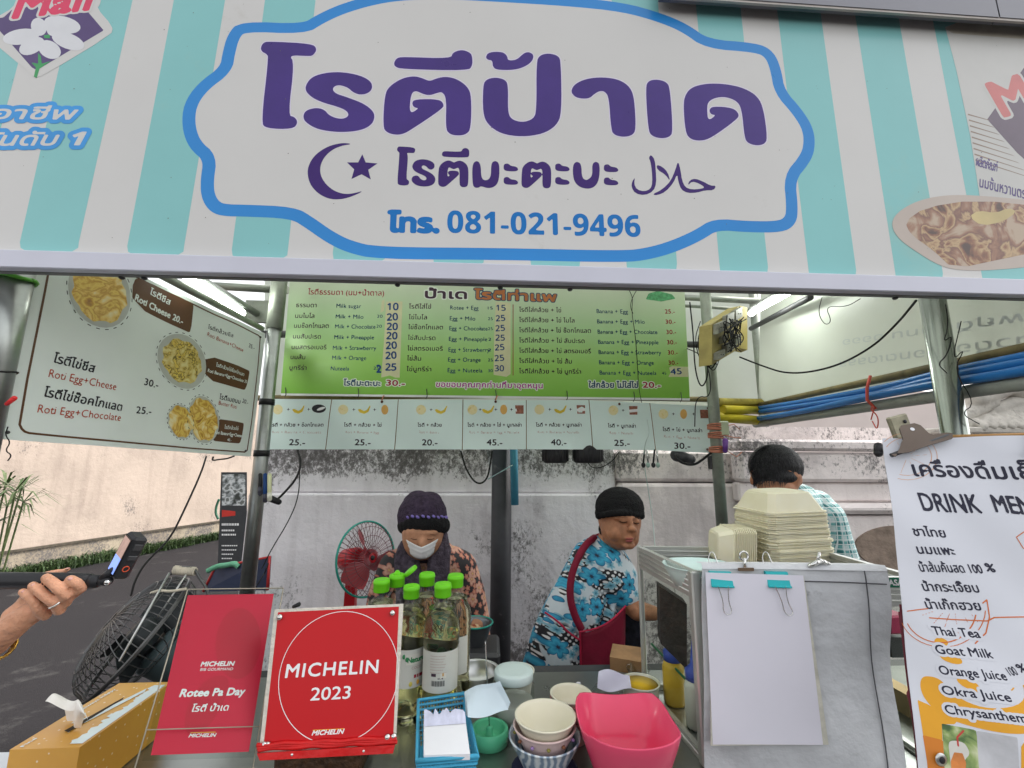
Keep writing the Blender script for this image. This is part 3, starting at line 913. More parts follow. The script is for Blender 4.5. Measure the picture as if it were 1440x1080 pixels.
def za(pts, s, ox, oy): return [(x/s + ox, y/s + oy) for x, y in pts]
g_o = [(65,70),(80,40),(110,34),(345,46),(373,75),(350,110),(325,112),(218,107),(248,150),(213,440),(250,446),(268,478),(240,512),(95,508),(69,475),(110,120),(98,100),(75,90)]
g_r = [(310,300),(316,265),(350,225),(430,203),(520,202),(610,220),(665,250),(677,285),(655,315),(610,325),(570,310),(545,285),(500,270),(470,275),(455,295),(475,320),(540,340),(630,375),(680,415),(688,450),(670,490),(610,520),(500,530),(380,515),(310,475),(297,440),(315,410),(365,397),(410,405),(440,440),(490,458),(530,455),(550,435),(535,410),(490,390),(400,365),(340,335)]
g_ii = [(795,150),(810,125),(840,118),(1108,128),(1115,95),(1165,78),(1212,95),(1222,120),(1222,165),(1200,192),(835,183),(800,170)]
g_t = [(735,500),(745,320),(775,275),(840,235),(905,223),(950,235),(988,253),(1030,235),(1080,226),(1140,240),(1195,280),(1217,330),(1214,510),(1190,540),(1145,548),(1100,540),(1078,510),(1083,345),(1060,308),(1035,312),(988,328),(950,318),(912,300),(885,320),(876,434),(936,398),(905,394),(893,370),(910,350),(1040,350),(1066,375),(1060,400),(880,520),(840,540),(800,543),(755,530)]
h_mt = [(45,70),(60,47),(125,45),(148,65),(150,88),(195,85),(225,55),(250,45),(277,60),(265,95),(220,122),(170,132),(100,131),(80,118),(78,85),(55,83)]
h_p = [(33,210),(45,180),(90,168),(140,180),(152,210),(150,330),(165,370),(220,387),(275,370),(291,330),(290,95),(305,62),(350,52),(395,65),(406,95),(410,340),(385,400),(320,440),(220,454),(120,440),(55,395),(32,340)]
h_a = [(455,235),(475,200),(530,175),(610,167),(690,180),(740,215),(760,270),(768,420),(750,447),(708,455),(665,445),(650,420),(640,265),(620,235),(595,232),(570,245),(545,268),(510,270),(475,262)]
h_e = [(816,215),(830,185),(870,178),(915,190),(932,220),(946,430),(930,455),(890,462),(845,450),(829,420)]
h_d = [(998,300),(1008,250),(1040,215),(1110,198),(1200,200),(1290,220),(1355,260),(1383,320),(1402,465),(1385,490),(1350,496),(1310,485),(1293,460),(1280,320),(1255,280),(1200,260),(1150,265),(1115,285),(1110,320),(1115,380),(1158,350),(1130,345),(1122,325),(1140,308),(1235,315),(1266,345),(1255,370),(1130,460),(1080,474),(1030,465),(1008,430)]
title = [za(g, 3.892, 350, 50) for g in (g_o, g_r, g_ii, g_t)] + [za(g, 3.4286, 670, 60) for g in (h_mt, h_p, h_a, h_e, h_d)]
for g in title:
    sg.shape('letter', [g], m_pur, .0022, cell=.0019, smooth=2, dil=.0006)
m_halo = M_('letter_halo', (.72,.66,.80), .3, var=.02)
for g in title: sg.shape('letter_halo', [g], m_halo, .0018, cell=.004, smooth=1, dil=.0030)
def fit(pts, box, to):
    x0, x1_, y0, y1 = box; X0, X1, Y0, Y1 = to
    return [(X0 + (x-x0)/(x1_-x0)*(X1-X0), Y0 + (y-y0)/(y1-y0)*(Y1-Y0)) for x, y in pts]
C = lambda g: za(g, 4.8, 420, 190)
D_ = lambda g: za(g, 4.5, 700, 200)
bt = (735,1217,223,548)
sub = [C(fit(g_o, (65,373,34,512), (665,788,78,340))), C(fit(g_r, (297,688,202,530), (763,922,165,348))), C(fit(g_ii, (795,1222,78,192), (968,1150,87,152))),
       C(fit(g_t, bt, (942,1145,172,352))),
       C([(1172,200),(1200,172),(1228,195),(1230,290),(1260,312),(1300,290),(1300,190),(1328,173),(1355,195),(1352,300),(1330,345),(1280,360),(1228,342),(1215,355),(1190,355),(1175,335)]),
       D_(fit(g_t, bt, (150,337,122,292))),
       D_([(475,145),(500,122),(528,140),(530,225),(560,245),(590,225),(600,200),(598,140),(620,122),(645,140),(640,240),(610,285),(565,296),(510,280),(478,235)])]
ah = [(38,160),(40,140),(65,135),(80,152),(115,155),(130,172),(118,184),(60,183),(40,175)]
for dx, dy in ((0,0),(0,85),(326,0),(326,85),(634,5),(634,88)): sub.append(D_([(x+dx, y+dy) for x, y in ah]))
for g in sub: sg.shape('letter', [g], m_purd, .0022, cell=.0016, smooth=2, dil=.0005)
sg.shape('moon', [C([(360,62),(330,55),(280,55),(200,75),(120,125),(75,185),(57,250),(75,330),(125,390),(190,427),(260,437),(330,425),(395,400),(440,375),
    (380,392),(320,400),(255,385),(195,345),(155,290),(143,235),(155,180),(190,130),(240,92),(300,70)])], m_purd, .0022, cell=.0016, smooth=2)
sg.quad('star', C([(430,130),(453,185),(532,192),(470,235),(487,300),(425,265),(357,297),(375,232),(327,185),(402,185)]), m_purd, .0022)
ar = [[(955,100),(968,78),(993,110),(1000,180),(1003,260),(985,310),(930,337),(870,325),(845,285),(850,250),(868,222),(862,265),(880,300),(925,312),(965,298),(978,260),(975,180),(965,120)],
      [(1003,143),(1040,155),(1075,190),(1092,250),(1060,205),(1010,175)],
      [(1140,120),(1155,170),(1165,240),(1185,285),(1225,300),(1290,295),(1310,285),(1270,260),(1230,248),(1200,275),(1215,240),(1250,230),(1300,250),(1345,275),(1382,276),(1365,305),(1310,305),(1260,320),(1200,322),(1160,300),(1142,250),(1135,200),(1110,260),(1060,315),(1010,336),(975,332),(1040,300),(1095,245),(1125,170)]]
sg.shape('arabic_lettering', [D_(g) for g in ar], m_purd, .0022, cell=.0012, smooth=1)
sg.text('โทร.', (546,325), (616,326.5), 24, m_pblue, .0022, bold=.17, q=16)
sg.text(dg('081-021-9496'), (629,327), (901,333), 30, m_pblue, .0022, bold=.02, q=16)
# left logo and slogan
lg = [(-60,40),(0,30),(60,-30),(110,-25),(130,0),(140,-8),(140,5),(134,12),(157,38),(155,48),(62,104),(50,108),(42,100),(-30,40)]
sg.shape('logo_border', [lg], m_sw, .0020, cell=.003, smooth=1, dil=.003)
sg.shape('logo_field', [[(-60,30),(5,25),(60,-25),(118,10),(146,43),(52,99),(45,95),(-12,30)]], M_('logo_plum', (.10,.06,.19), .3), .0024, cell=.003)
pet = M_('petal', (.74,.74,.76), .35, var=.05, sc=12)
for cx_, cy_, rx, ry, an in ((88,35,26,12,.2),(30,52,26,11,-.15),(45,65,19,11,-.45),(70,70,17,12,.5),(96,58,24,11,.35),(55,38,13,11,1.2),(78,37,15,11,-1.0)):
    sg.shape('petal', [[(cx_ + rx*math.cos(a)*math.cos(an) - ry*math.sin(a)*math.sin(an), cy_ + rx*math.cos(a)*math.sin(an) + ry*math.sin(a)*math.cos(an)) for a in [i*math.pi/10 for i in range(20)]]], pet, .0028 + cx_*2e-6, cell=.0025)
mg = M_('leaf_green', (.06,.35,.12), .4)
sg.shape('flower_stem', [[(48,108),(51,95),(44,88),(54,90),(54,74),(58,80),(59,90),(72,86),(56,97),(52,110)], [(62,50),(70,49),(71,54),(63,54)]], mg, .0034, cell=.0015)
m_mall = M_('logo_red', (.75,.05,.13), .3)
sg.text('Mall', (18,26), (124,14), 34, m_mall, .0038, bold=.09, shear=.35, edge=(m_sw, .07))
m_slog = M_('slogan_blue', (.05,.33,.75), .3)
sg.text('อาชีพ', (-14,167), (103,168), 17, m_sw, .0030, bold=.07, shear=.35, edge=(m_slog, .33))
sg.text('อันดับ ' + dg('1'), (-30,205), (112,204), 18, m_sw, .0034, bold=.07, shear=.35, edge=(m_slog, .33))
# printed tin and dish at the right
m_tin = M_('tin_print', (.60,.59,.56), .3, var=.04)
sg.quad('tin_picture', [(1329,38),(1344,33),(1480,38),(1480,285),(1378,280),(1364,190),(1345,100)], m_tin, .0018)
sg.shape('tin_rim', [[(1328,40),(1345,32),(1480,32),(1480,58),(1400,52),(1340,47)]], M_('rim_print', (.50,.46,.38), .3), .0021, cell=.003)
m_tlog = M_('tin_logo', (.17,.13,.17), .3)
sg.quad('tin_logo', [(1388,168),(1440,95),(1480,60),(1480,260),(1430,215)], m_tlog, .0021)
m_tred = M_('tin_red', (.62,.20,.19), .3)
sg.text('Ma', (1412,163), (1490,140), 46, m_tred, .0028, bold=.10, edge=(m_tin, .07))
m_tst = M_('tin_stripe', (.33,.25,.20), .4)
pt = []
for i in range(9):
    y = 160 + i*8
    o_ = [sg.uv(*p) for p in ((1361 + i*1.3, y), (1361 + i*1.3, y + 2), (1392 + i*7, y + 10 + i*2), (1388 + i*7, y + 8 + i*2))]
    pt.append((o_, [(0,1,2,3)], .0022))
sg.join('tin_stripes', pt, m_tst)
m_tp = M_('tin_text', (.13,.10,.25), .4)
sg.text('ผลิตภัณฑ์', (1372,233), (1402,242), 14, m_tp, .0028, bold=.03)
sg.text('นมข้นหวานตรา', (1377,263), (1446,281), 15, m_tp, .0028, bold=.03)
def food_mat(name, stops, sc=60, sc2=14, detail=3):
    m, t, b = nodes(name)
    tc = N(t, 'TexCoord'); vo = N(t, 'TexVoronoi', i_Scale=float(sc)); nz = N(t, 'TexNoise', i_Scale=float(sc2), i_Detail=5.0, i_Distortion=1.5)
    t.links.new(tc.outputs['Object'], nz.inputs['Vector']); t.links.new(tc.outputs['Object'], vo.inputs['Vector'])
    mt = N(t, 'Math', operation='MULTIPLY_ADD'); t.links.new(vo.outputs['Distance'], mt.inputs[0]); mt.inputs[1].default_value = .25; t.links.new(nz.outputs['Fac'], mt.inputs[2])
    t.links.new(ramp(t, mt.outputs[0], stops), b.inputs['Base Color'])
    b.inputs['Roughness'].default_value = .4
    return m
m_dish = M_('dish_print', (.56,.48,.42), .3, var=.05)
sg.shape('dish_picture', [[(1252,315),(1262,298),(1290,282),(1330,274),(1380,275),(1480,285),(1480,372),(1400,380),(1352,381),(1320,374),(1285,352),(1262,335)]], m_dish, .0030, cell=.004, smooth=2)
fm = food_mat('glazed_food', [(.44,(.08,.04,.03)), (.52,(.28,.12,.06)), (.58,(.55,.38,.2)), (.62,(.20,.09,.06)), (.68,(.34,.17,.10)), (.76,(.50,.38,.27))], 26, 11)
sg.shape('food_picture', [[(1272,312),(1300,292),(1370,281),(1480,292),(1480,350),(1420,362),(1340,379),(1312,352),(1280,330)]], fm, .0034, cell=.004, smooth=1)
sg.shape('butter_picture', [[(1362,305),(1375,296),(1400,300),(1418,292),(1430,298),(1410,312),(1380,318)]], M_('butter', (.62,.50,.25), .4), .0038, cell=.003, smooth=1)
rn = random.Random(21); spk = []
for i in range(70):
    x, y = rn.uniform(5, 1435), rn.uniform(5, 360); r_ = rn.uniform(.0004, .0013); a0, b0 = sg.uv(x, y)
    spk.append(([(a0 + r_*math.cos(k*1.05)*rn.uniform(.6,1.4), b0 + r_*math.sin(k*1.05)) for k in range(6)], [tuple(range(6))], .0030))
sg.join('dirt_specks', spk, M_('speck', (.16,.14,.12), .8))
# lower rail of the sign: an aluminium angle, its underside shade put into a darker grey
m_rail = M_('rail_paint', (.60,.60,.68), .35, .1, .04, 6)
yb0, yb1 = P(720,378,SY).z, P(720,395,SY - .024).z
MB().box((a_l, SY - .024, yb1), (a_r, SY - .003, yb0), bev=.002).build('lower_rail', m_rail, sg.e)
MB().box((a_l, SY - .003 + .001, yb1), (a_r, SY + .012, yb1 + .004)).build('rail_underside', M_('rail_shade', (.20,.20,.20), .5, .2), sg.e)
for px in (150, 183, 554, 704, 806, 1279):
    p = P(px, 392 + .02*(px-720), SY - .025)
    MB().ell((p.x, SY + .012, yb1 - .001), (.006,.006,.004), 5).build('rivet', m_dark, sg.e)
# upper cover rail, only its right end is in view
tr_ = empty('awning_rail', 'grey metal rail above the right end of the sign', 'rail', P(1200,0,SY))
for a, b2, o_ in (((930,-9), (1405,24), 0), ((1407,24), (1620,39), .003)):
    pa, pb_ = P(*a, SY - .035), P(*b2, SY - .035)
    MB().hexa([pa, pb_, pb_ + Vector((0,.02,0)), pa + Vector((0,.02,0)), pa + Vector((0,0,.12)), pb_ + Vector((0,0,.12)), pb_ + Vector((0,.02,.12)), pa + Vector((0,.02,.12))]).build('rail_section', M_('rail_grey', (.16,.16,.18), .4, .4, .08), tr_)
pa, pb_ = P(930,-5,SY - .033), P(1620,43,SY - .033)
MB().hexa([pa, pb_, pb_ + Vector((0,.006,0)), pa + Vector((0,.006,0)), pa + Vector((0,0,.010)), pb_ + Vector((0,0,.010)), pb_ + Vector((0,.006,.010)), pa + Vector((0,.006,.010))]).build('edge_strip', M_('edge_cream', (.55,.50,.46), .5), tr_)

# ================================================================== LEFT MENU BOARD
o_ = P(362, 642, 1.8)
d = ray(805, 645); d.z = 0
lb = Sheet('menu_board', 'cream roti menu board with brown border hanging along the left side', 'menu board', o_, tuple(d), (0,0,1),
           warp=lambda a, b: .004*math.sin(a*9 + b*4) + .002*math.sin(a*31 + 1))
m_cream = M_('menu_cream', (.76,.82,.77), .4, var=.03, sc=3)
m_mb = M_('menu_brown', (.12,.055,.025), .4, var=.1)
lb.grid('board_sheet', [(58,321),(372,469),(353,642),(-5,617)], m_cream, 40, 30, 0, .004)
bord = [(72,350),(26,594),(32,606),(44,610),(344,637),(350,632),(366,477),(362,470),(205,396),(72,335)]
seg = chaikin(bord, 1)
pt = []
def stroke(sh, pts, wpx, lift, cell=None, closed=False, dil=None):
    """outline of a line of given width, as loops"""
    L = []
    n = len(pts)
    for i in range(n if closed else n - 1):
        a = pts[i]; b = pts[(i+1) % n]
        L.append([a, b, (b[0] + 1e-4, b[1] + 1e-4)])
    return L
def rod_loops(sh, pts, closed=True):
    L = [sh.uv(*p) for p in pts]
    out = []
    n = len(L)
    for i in range(n if closed else n - 1):
        a = L[i]; b = L[(i+1) % n]
        dx, dy = b[0]-a[0], b[1]-a[1]; l = math.hypot(dx, dy) or 1
        nx, ny = -dy/l*1e-5, dx/l*1e-5
        out.append([a, b, (b[0]+nx, b[1]+ny), (a[0]+nx, a[1]+ny)])
    return out
def line(sh, name, pts, half, m, lift, closed=True, cell=None, parent=None):
    v, f = fill_loops(rod_loops(sh, pts, closed), half, cell or half*.8, False)
    return sh.mesh(name, v, f, m, lift, parent=parent)
line(lb, 'border', seg, .0024, m_mb, .0015)
m_ink = M_('ink_black', (.025,.025,.03), .5, var=.1)
m_rust = M_('ink_rust', (.45,.09,.05), .5, var=.1)
def tab(pts, r=3): lb.shape('tab', [pts], m_mb, .0015, smooth=1, cell=.004)
tab([(186,392),(200,392),(272,426),(273,432),(269,467),(264,467),(184,428)])
tab([(288,497),(350,520),(351,525),(346,548),(341,548),(288,532)])
tab([(300,588),(343,594),(344,598),(340,622),(336,624),(292,619)])
rd = food_mat('roti_picture', [(.40,(.30,.12,.02)), (.50,(.60,.32,.03)), (.57,(.82,.60,.12)), (.64,(.55,.28,.03)), (.70,(.80,.55,.12)), (.8,(.85,.75,.42))], 34, 15)
rc = food_mat('choc_roti_picture', [(.33,(.06,.05,.02)), (.41,(.55,.36,.05)), (.54,(.80,.6,.12)), (.565,(.06,.04,.01)), (.62,(.6,.42,.08)), (.78,(.75,.66,.3))], 70, 26)
def circ(cx_, cy_, rx, ry, sk=0, n=28): return [(cx_ + rx*math.cos(a) , cy_ + ry*math.sin(a) + sk*math.cos(a)*rx) for a in [2*math.pi*i/n for i in range(n)]]
for (cx_, cy_, rx, ry, sk, mm, fr) in ((138,410,44,50,.22,rd,.86),(257,508,35,38,.22,rc,.80),(254,593,19,24,.2,rd,.92),(287,590,22,33,.2,rd,.90)):
    lb.shape('plate_picture', [circ(cx_, cy_, rx, ry, sk)], M_('plate_print', (.50,.52,.47), .4), .0018, cell=.004)
    lp = [(cx_ + (x - cx_)*fr*(1 + .08*math.sin(i*2.1)), cy_ + (y - cy_)*fr*(1 + .07*math.sin(i*1.7))) for i, (x, y) in enumerate(circ(cx_, cy_, rx, ry, sk))]
    lb.shape('food_picture', [lp], mm, .0022, cell=.004)
    # dashed ring
    pr = circ(cx_, cy_, rx*1.05, ry*1.05, sk, 72); L = []
    for i in range(0, 72, 3): L += rod_loops(lb, [pr[i], pr[(i+1) % 72]], False)
    v, f = fill_loops(L, .0011, .001, False); lb.mesh('dashed_ring', v, f, m_ink, .0026)
T = lambda s, x0, y0, x1_, y1, h, m, b=0.03, sh=lb, **k: sh.text(s, (x0,y0), (x1_,y1), h, m, k.pop('lift', .0028), bold=b, q=k.pop('q', 10), **k)
T('โรตีชีส', 211,413, 240,429, 9, m_cream, .06)
T('Roti Cheese 20.-', 188,422, 257,456, 10, m_cream, .07)
T('โรตีไข่ชีส', 73,509, 130,524, 13, m_ink, .05)
T('Roti Egg+Cheese', 67,530, 160,549, 12, m_rust, .01)
T('โรตีไข่ช๊อคโกแลต', 60,557, 168,578, 13, m_ink, .05)
T('Roti Egg+Chocolate', 52,580, 167,592, 12, m_rust, .01)
T('30.-', 202,541, 222,546, 10, m_ink, .04)
T('25.-', 190,581, 212,583, 10, m_ink, .04)
T('โรตีกล้วยชีส', 294,462, 327,475, 6, m_ink, .02, q=8)
T('Roti Banana+Cheese', 293,472, 341,495, 6, m_rust, .01, q=8)
T('35.-', 349,488, 357,492, 6, m_ink, .03, q=8)
T('โรตีกล้วยไข่ช๊อคโกแลต', 305,515, 343,529, 5, m_cream, .04, q=8)
T('Roti Banana+Egg+Chocolate 35', 294,523, 347,539, 5, m_cream, .04, q=8)
T('โรตีเนยนม', 309,561, 338,568, 7, m_ink, .04, q=8)
T('20.-', 341,566, 349,569, 6, m_ink, .03, q=8)
T('Butter Roti', 308,569, 333,575, 6, m_rust, .01, q=8)
T('โรตีกล้วยไข่', 316,603, 336,605, 5, m_cream, .04, q=8)
T('Roti Banana+Egg+Cheese', 303,610, 341,615, 5, m_cream, .04, q=8)
T('40.-', 320,620, 326,621, 4, m_cream, .04, q=8)
for px, py in ((10,608),(346,634),(365,474)):
    p = lb.at(px, py, .002); MB().ell(p, (.004,.004,.004), 4).build('eyelet', m_dark, lb.e)
MB().tube(chaikin([tuple(lb.at(x, y, .01)) for x, y in ((6,600),(2,612),(10,622),(2,634),(12,640),(6,648))], 2, False), .0012, 5).build('hanging_wire', m_rub, lb.e)
cl = MB().cap(P(20,560,.96), P(10,568,.96), .005, .004, 5).build('red_clip', M_('clip_red', (.65,.03,.03), .4)); tag(cl, 'small red clip at the left post', 'clip')

# ================================================================== GREEN MENU BOARD
gbd = Sheet('menu_board', 'green gradient price board with handwritten prices on masking tape', 'menu board', P(680,480,2.0), (1,0,0), (0,0,1))
m_gr, t, b_ = nodes('green_gradient_print')
tc = N(t, 'TexCoord'); sp_ = N(t, 'SeparateXYZ'); t.links.new(tc.outputs['Object'], sp_.inputs[0])
mr = N(t, 'MapRange'); mr.inputs[1].default_value = gbd.uv(700,555)[1]; mr.inputs[2].default_value = gbd.uv(700,405)[1]
t.links.new(sp_.outputs['Z'], mr.inputs[0]); t.links.new(sp_.outputs['Y'], mr.inputs[0])
t.links.new(ramp(t, mr.outputs[0], [(0,(.22,.50,.06)), (.28,(.32,.60,.13)), (.62,(.40,.62,.30)), (1,(.55,.64,.46))]), b_.inputs['Base Color'])
b_.inputs['Roughness'].default_value = .35
gbd.quad('board_sheet', [(395,553),(970,560),(962,396),(408,390)], m_gr, 0, .006)
gbd.quad('board_edge', [(395,556),(970,563),(970,560.2),(395,553.2)], m_white, .0005, .006)
m_dk = M_('ink_plum', (.06,.03,.05), .5, var=.1); m_nv = M_('ink_navy', (.03,.08,.14), .5, var=.1)
m_hl = M_('ink_halo', (.70,.76,.66), .5, var=.02); m_or = M_('ink_orange', (.45,.16,.05), .5, var=.2); m_mar = M_('ink_maroon', (.35,.03,.05), .5, var=.1)
m_blu = M_('marker_blue', (.015,.06,.20), .5, var=.1); m_tape = M_('masking_tape', (.62,.62,.38), .7, var=.06, sc=14)
T2 = lambda s, x0, y0, x1_, y1, h, m, b=0.05, **k: T(s, x0, y0, x1_, y1, h, m, b, gbd, **k)
T2('โรตีธรรมดา (นม+น้ำตาล)', 433,414, 540,416, 7.5, m_mar, .03, q=8)
T2('ป้าเด', 598,419, 656,420, 12, m_dk, .11, edge=(m_hl, .12))
T2('โรตีท่าแพ', 667,420, 782,424, 12, m_or, .11, edge=(m_nv, .10))
rows1 = [('ธรรมดา','Milk sugar','',27), ('นมไมโล','Milk + Milo','20',26), ('นมช๊อกโกแลต','Milk + Chocolate','20',48), ('นมสับปะรด','Milk + Pineapple','',39), ('นมสตรอเบอรี่','Milk + Strawberry','',49), ('นมส้ม','Milk + Orange','',21), ('นูทรีร่า','Nuteela','25',24)]
x_en = [(473,508),(472,511),(471,528),(470,526),(468,529),(467,515),(465,491)]
x_th = [(416.5,445),(415,442),(413.5,462),(412,451),(410,459),(408.5,429),(407,431)]
yr = [432,447,461,476,491,505,520]
pa, pb_, pc_ = [], [], []
for i, (th, en, pr0, _) in enumerate(rows1):
    y = yr[i]
    T2(th, x_th[i][0], y, x_th[i][1], y + .3, 6.2, m_dk, .03, q=8, part=pa)
    T2(en, x_en[i][0], y + 1, x_en[i][1], y + 1.4, 6, m_nv, .02, q=8, part=pb_)
    if pr0: T2(pr0, 531 - i, y, 539 - i, y, 4.5, m_nv, .03, q=6, part=pb_)
rows2 = [('โรตีใส่ไข่','Rotee + Egg',31,40,'15'), ('ไข่ไมโล','Egg + Milo',26,36,'25'), ('ไข่ช๊อกโกแลต','Egg + Chocolate',49,54,'25'), ('ไข่สับปะรด','Egg + Pineapple',39,54,'2'), ('ไข่สตรอเบอรี่','Egg + Strawberry',50,58,'2'), ('ไข่ส้ม','Egg + Orange',20,46,'25'), ('ไข่นูทรีร่า','Egg + Nuteela',35,49,'30')]
for i, (th, en, wt, we, pr0) in enumerate(rows2):
    y = yr[i] + 2
    x0 = 575 - i*.6; xe = 633 - i*.6
    T2(th, x0, y, x0 + wt, y + .3, 6.2, m_dk, .03, q=8, part=pa)
    T2(en, xe, y + 1.5, xe + we, y + 2, 6, m_nv, .02, q=8, part=pb_)
    T2(pr0, 686, y + 1.5, 691 if len(pr0) == 1 else 693, y + 1.5, 4.5, m_nv, .03, q=6, part=pb_)
rows3 = [('โรตีใส่กล้วย + ไข่','Banana + Egg','25.-',59,44), ('โรตีใส่กล้วย + ไข่ ไมโล','Banana + Egg + Milo','30.-',78,67), ('โรตีใส่กล้วย + ไข่ ช๊อกโกแลต','Banana + Egg + Chocolate','30.-',101,84), ('โรตีใส่กล้วย + ไข่ สับปะรด','Banana + Egg + Pineapple','30.-',92,85), ('โรตีใส่กล้วย + ไข่ สตรอเบอรี่','Banana + Egg + Strawberry','30.-',101,88), ('โรตีใส่กล้วย + ไข่ ส้ม','Banana + Egg + Orange','30.-',74,77), ('โรตีใส่กล้วย + ไข่ นูทรีร่า','Banana + Egg + Nuteela','45',87,80)]
for i, (th, en, pr0, wt, we) in enumerate(rows3):
    y = 438.5 + i*14.4
    x0 = 730; xe = 839 + i*.7
    T2(th, x0, y, x0 + wt, y + .8, 6.2, m_dk, .03, q=8, part=pa)
    T2(en, xe, y + 2, xe + we, y + 2.6, 6, m_nv, .02, q=8, part=pb_)
    if i < 6: T2(pr0, 935 + i, y + 2.5, 949 + i, y + 2.6, 6, m_mar, .04, q=8, part=pc_)
    else: T2(pr0, 931, y + 2, 937, y + 2, 4, m_nv, .03, q=6, part=pb_)
# pale halo behind the printed lines
for nm, lst, mm in (('thai_lettering', pa, m_dk), ('english_lettering', pb_, m_nv), ('price_lettering', pc_, m_mar)): gbd.join(nm, lst, mm)
T2('โรตีมะตะบะ', 483,542, 535,543, 8, m_nv, .08, edge=(m_hl, .14)); T2('30.-', 543,542, 569,543, 8, m_mar, .07, edge=(m_hl, .14))
T2('ขอขอบคุณทุกท่านที่มาอุดหนุน', 613,544, 763,546, 7.5, M_('ink_magenta', (.45,.05,.30), .5), .05, edge=(m_hl, .14))
T2('ใส่กล้วย ไม่ใส่ไข่', 828,545, 897,545.5, 8, m_nv, .08, edge=(m_hl, .14)); T2('20.-', 904,545, 929,545.5, 8, m_mar, .07, edge=(m_hl, .14))
gbd.shape('green_stamp', [[(912,413),(925,409),(945,414),(950,420),(930,424),(908,421)]], M_('stamp_green', (.10,.35,.15), .5, var=.4, sc=60), .001, cell=.004)
gbd.quad('column_rule', [(721,428),(722,428),(722,528),(721,528)], m_mar, .0008)
gbd.quad('tape', [(543,424),(566,424),(562,531),(556,531),(548,528),(536,531),(540,480)], m_tape, .0015, .0004)
gbd.quad('tape', [(537,423),(541,421),(540,437),(535,440)], m_tape, .0019, .0004)
gbd.quad('tape', [(697,424),(718,426),(718,526),(712,530),(694,527),(695,470)], m_tape, .0015, .0004)
gbd.quad('tape', [(941,517),(945,515),(968,516),(968,530),(940,530),(943,524)], m_tape, .0015, .0004)
pt = []
for i, s_ in enumerate(('10','20','20','20','20','20','25')): T2(dg(s_, False), 545 - i*.5, [436,451,464,477,491,505,521][i], 560 - i*.5, [436,450,464,477,490,504,521][i], 9.5, m_blu, .09, lift=.0026, q=8, part=pt)
for i, s_ in enumerate(('15','25','25','25','25','25','30')): T2(dg(s_, False), 698 - i*.4, [437,452,466,479,493,508,522][i], 711 - i*.4, [437,451,465,479,492,507,522][i], 8, m_blu, .06, lift=.0026, q=8, part=pt)
T2('45', 943,527, 959,526, 8.5, m_ink, .03, lift=.0026, q=8, part=pt)
T2('2', 529,524, 536,524, 11, m_ink, .09, lift=.0026, q=8, part=pt)
gbd.join('handwriting', pt, m_blu)
for px in (402,504,600,697,797,891,957):
    y = 549 + (px-400)*.012
    MB().tube([gbd.at(px, y - 4, .003), gbd.at(px + 1, y + 6, .006), gbd.at(px - 1, y + 10, .004)], .0018, 5).build('wire_hook', m_dark, gbd.e)
MB().tube(chaikin([tuple(gbd.at(x, y, .012)) for x, y in ((883,408),(889,420),(887,440),(892,470),(895,510),(897,548),(903,575),(910,594))], 2, False), .0016, 5).build('hanging_string', m_rub, gbd.e)
MB().tube(chaikin([tuple(gbd.at(x, y, .012)) for x, y in ((895,408),(888,420),(885,432),(889,442))], 2, False), .0016, 5).build('hanging_string', m_rub, gbd.e)

# ================================================================== ROW OF PRICE CARDS
pcs = Sheet('price_banner', 'pale mint strip of seven roti price cards under the green board', 'banner', P(690,600,1.96), (1,0,0), (0,0,1),
            warp=lambda a, b: .006*math.sin(a*5.5) + .0025*math.sin(a*17 + b*20))
m_mint = M_('card_mint', (.70,.84,.80), .25, var=.03, sc=4)
m_line = M_('card_rule', (.16,.11,.04), .5)
tops = [(378,561),(467,562),(560,562),(651,562),(740,563),(828,563),(914,567),(1004,571)]
bots = [(370,632),(458,632),(554.5,632),(650,632),(740,632),(833.5,632),(923,633),(1000,637)]
m_ban = M_('banana', (.70,.52,.05), .4, var=.15, sc=40); m_egg = M_('egg_print', (.72,.42,.12), .4); m_rot = food_mat('tiny_roti', [(.3,(.7,.55,.15)), (.6,(.8,.72,.4))], 90, 40)
m_gry = M_('ink_faded', (.50,.38,.34), .5)
cards = [('bc','โรตี + กล้วย + ช๊อกโกแลต','Roti + Banana + Chocolate','25.-'), ('be','โรตี + กล้วย + ไข่','Roti + Banana + Egg','25.-'), ('b','โรตี + กล้วย','Roti + Banana','20.-'), ('ben','โรตี + กล้วย + ไข่ + นูเทลล่า','Roti + Banana + Egg + Nutella','45.-'),
         ('bn','โรตี + กล้วย + นูเทลล่า','Roti + Banana + Nutella','40.-'), ('n','โรตี + นูเทลล่า','Roti + Nutella','25.-'), ('en','โรตี + ไข่ + นูเทลล่า','Roti + Egg + Nutella','30.-')]
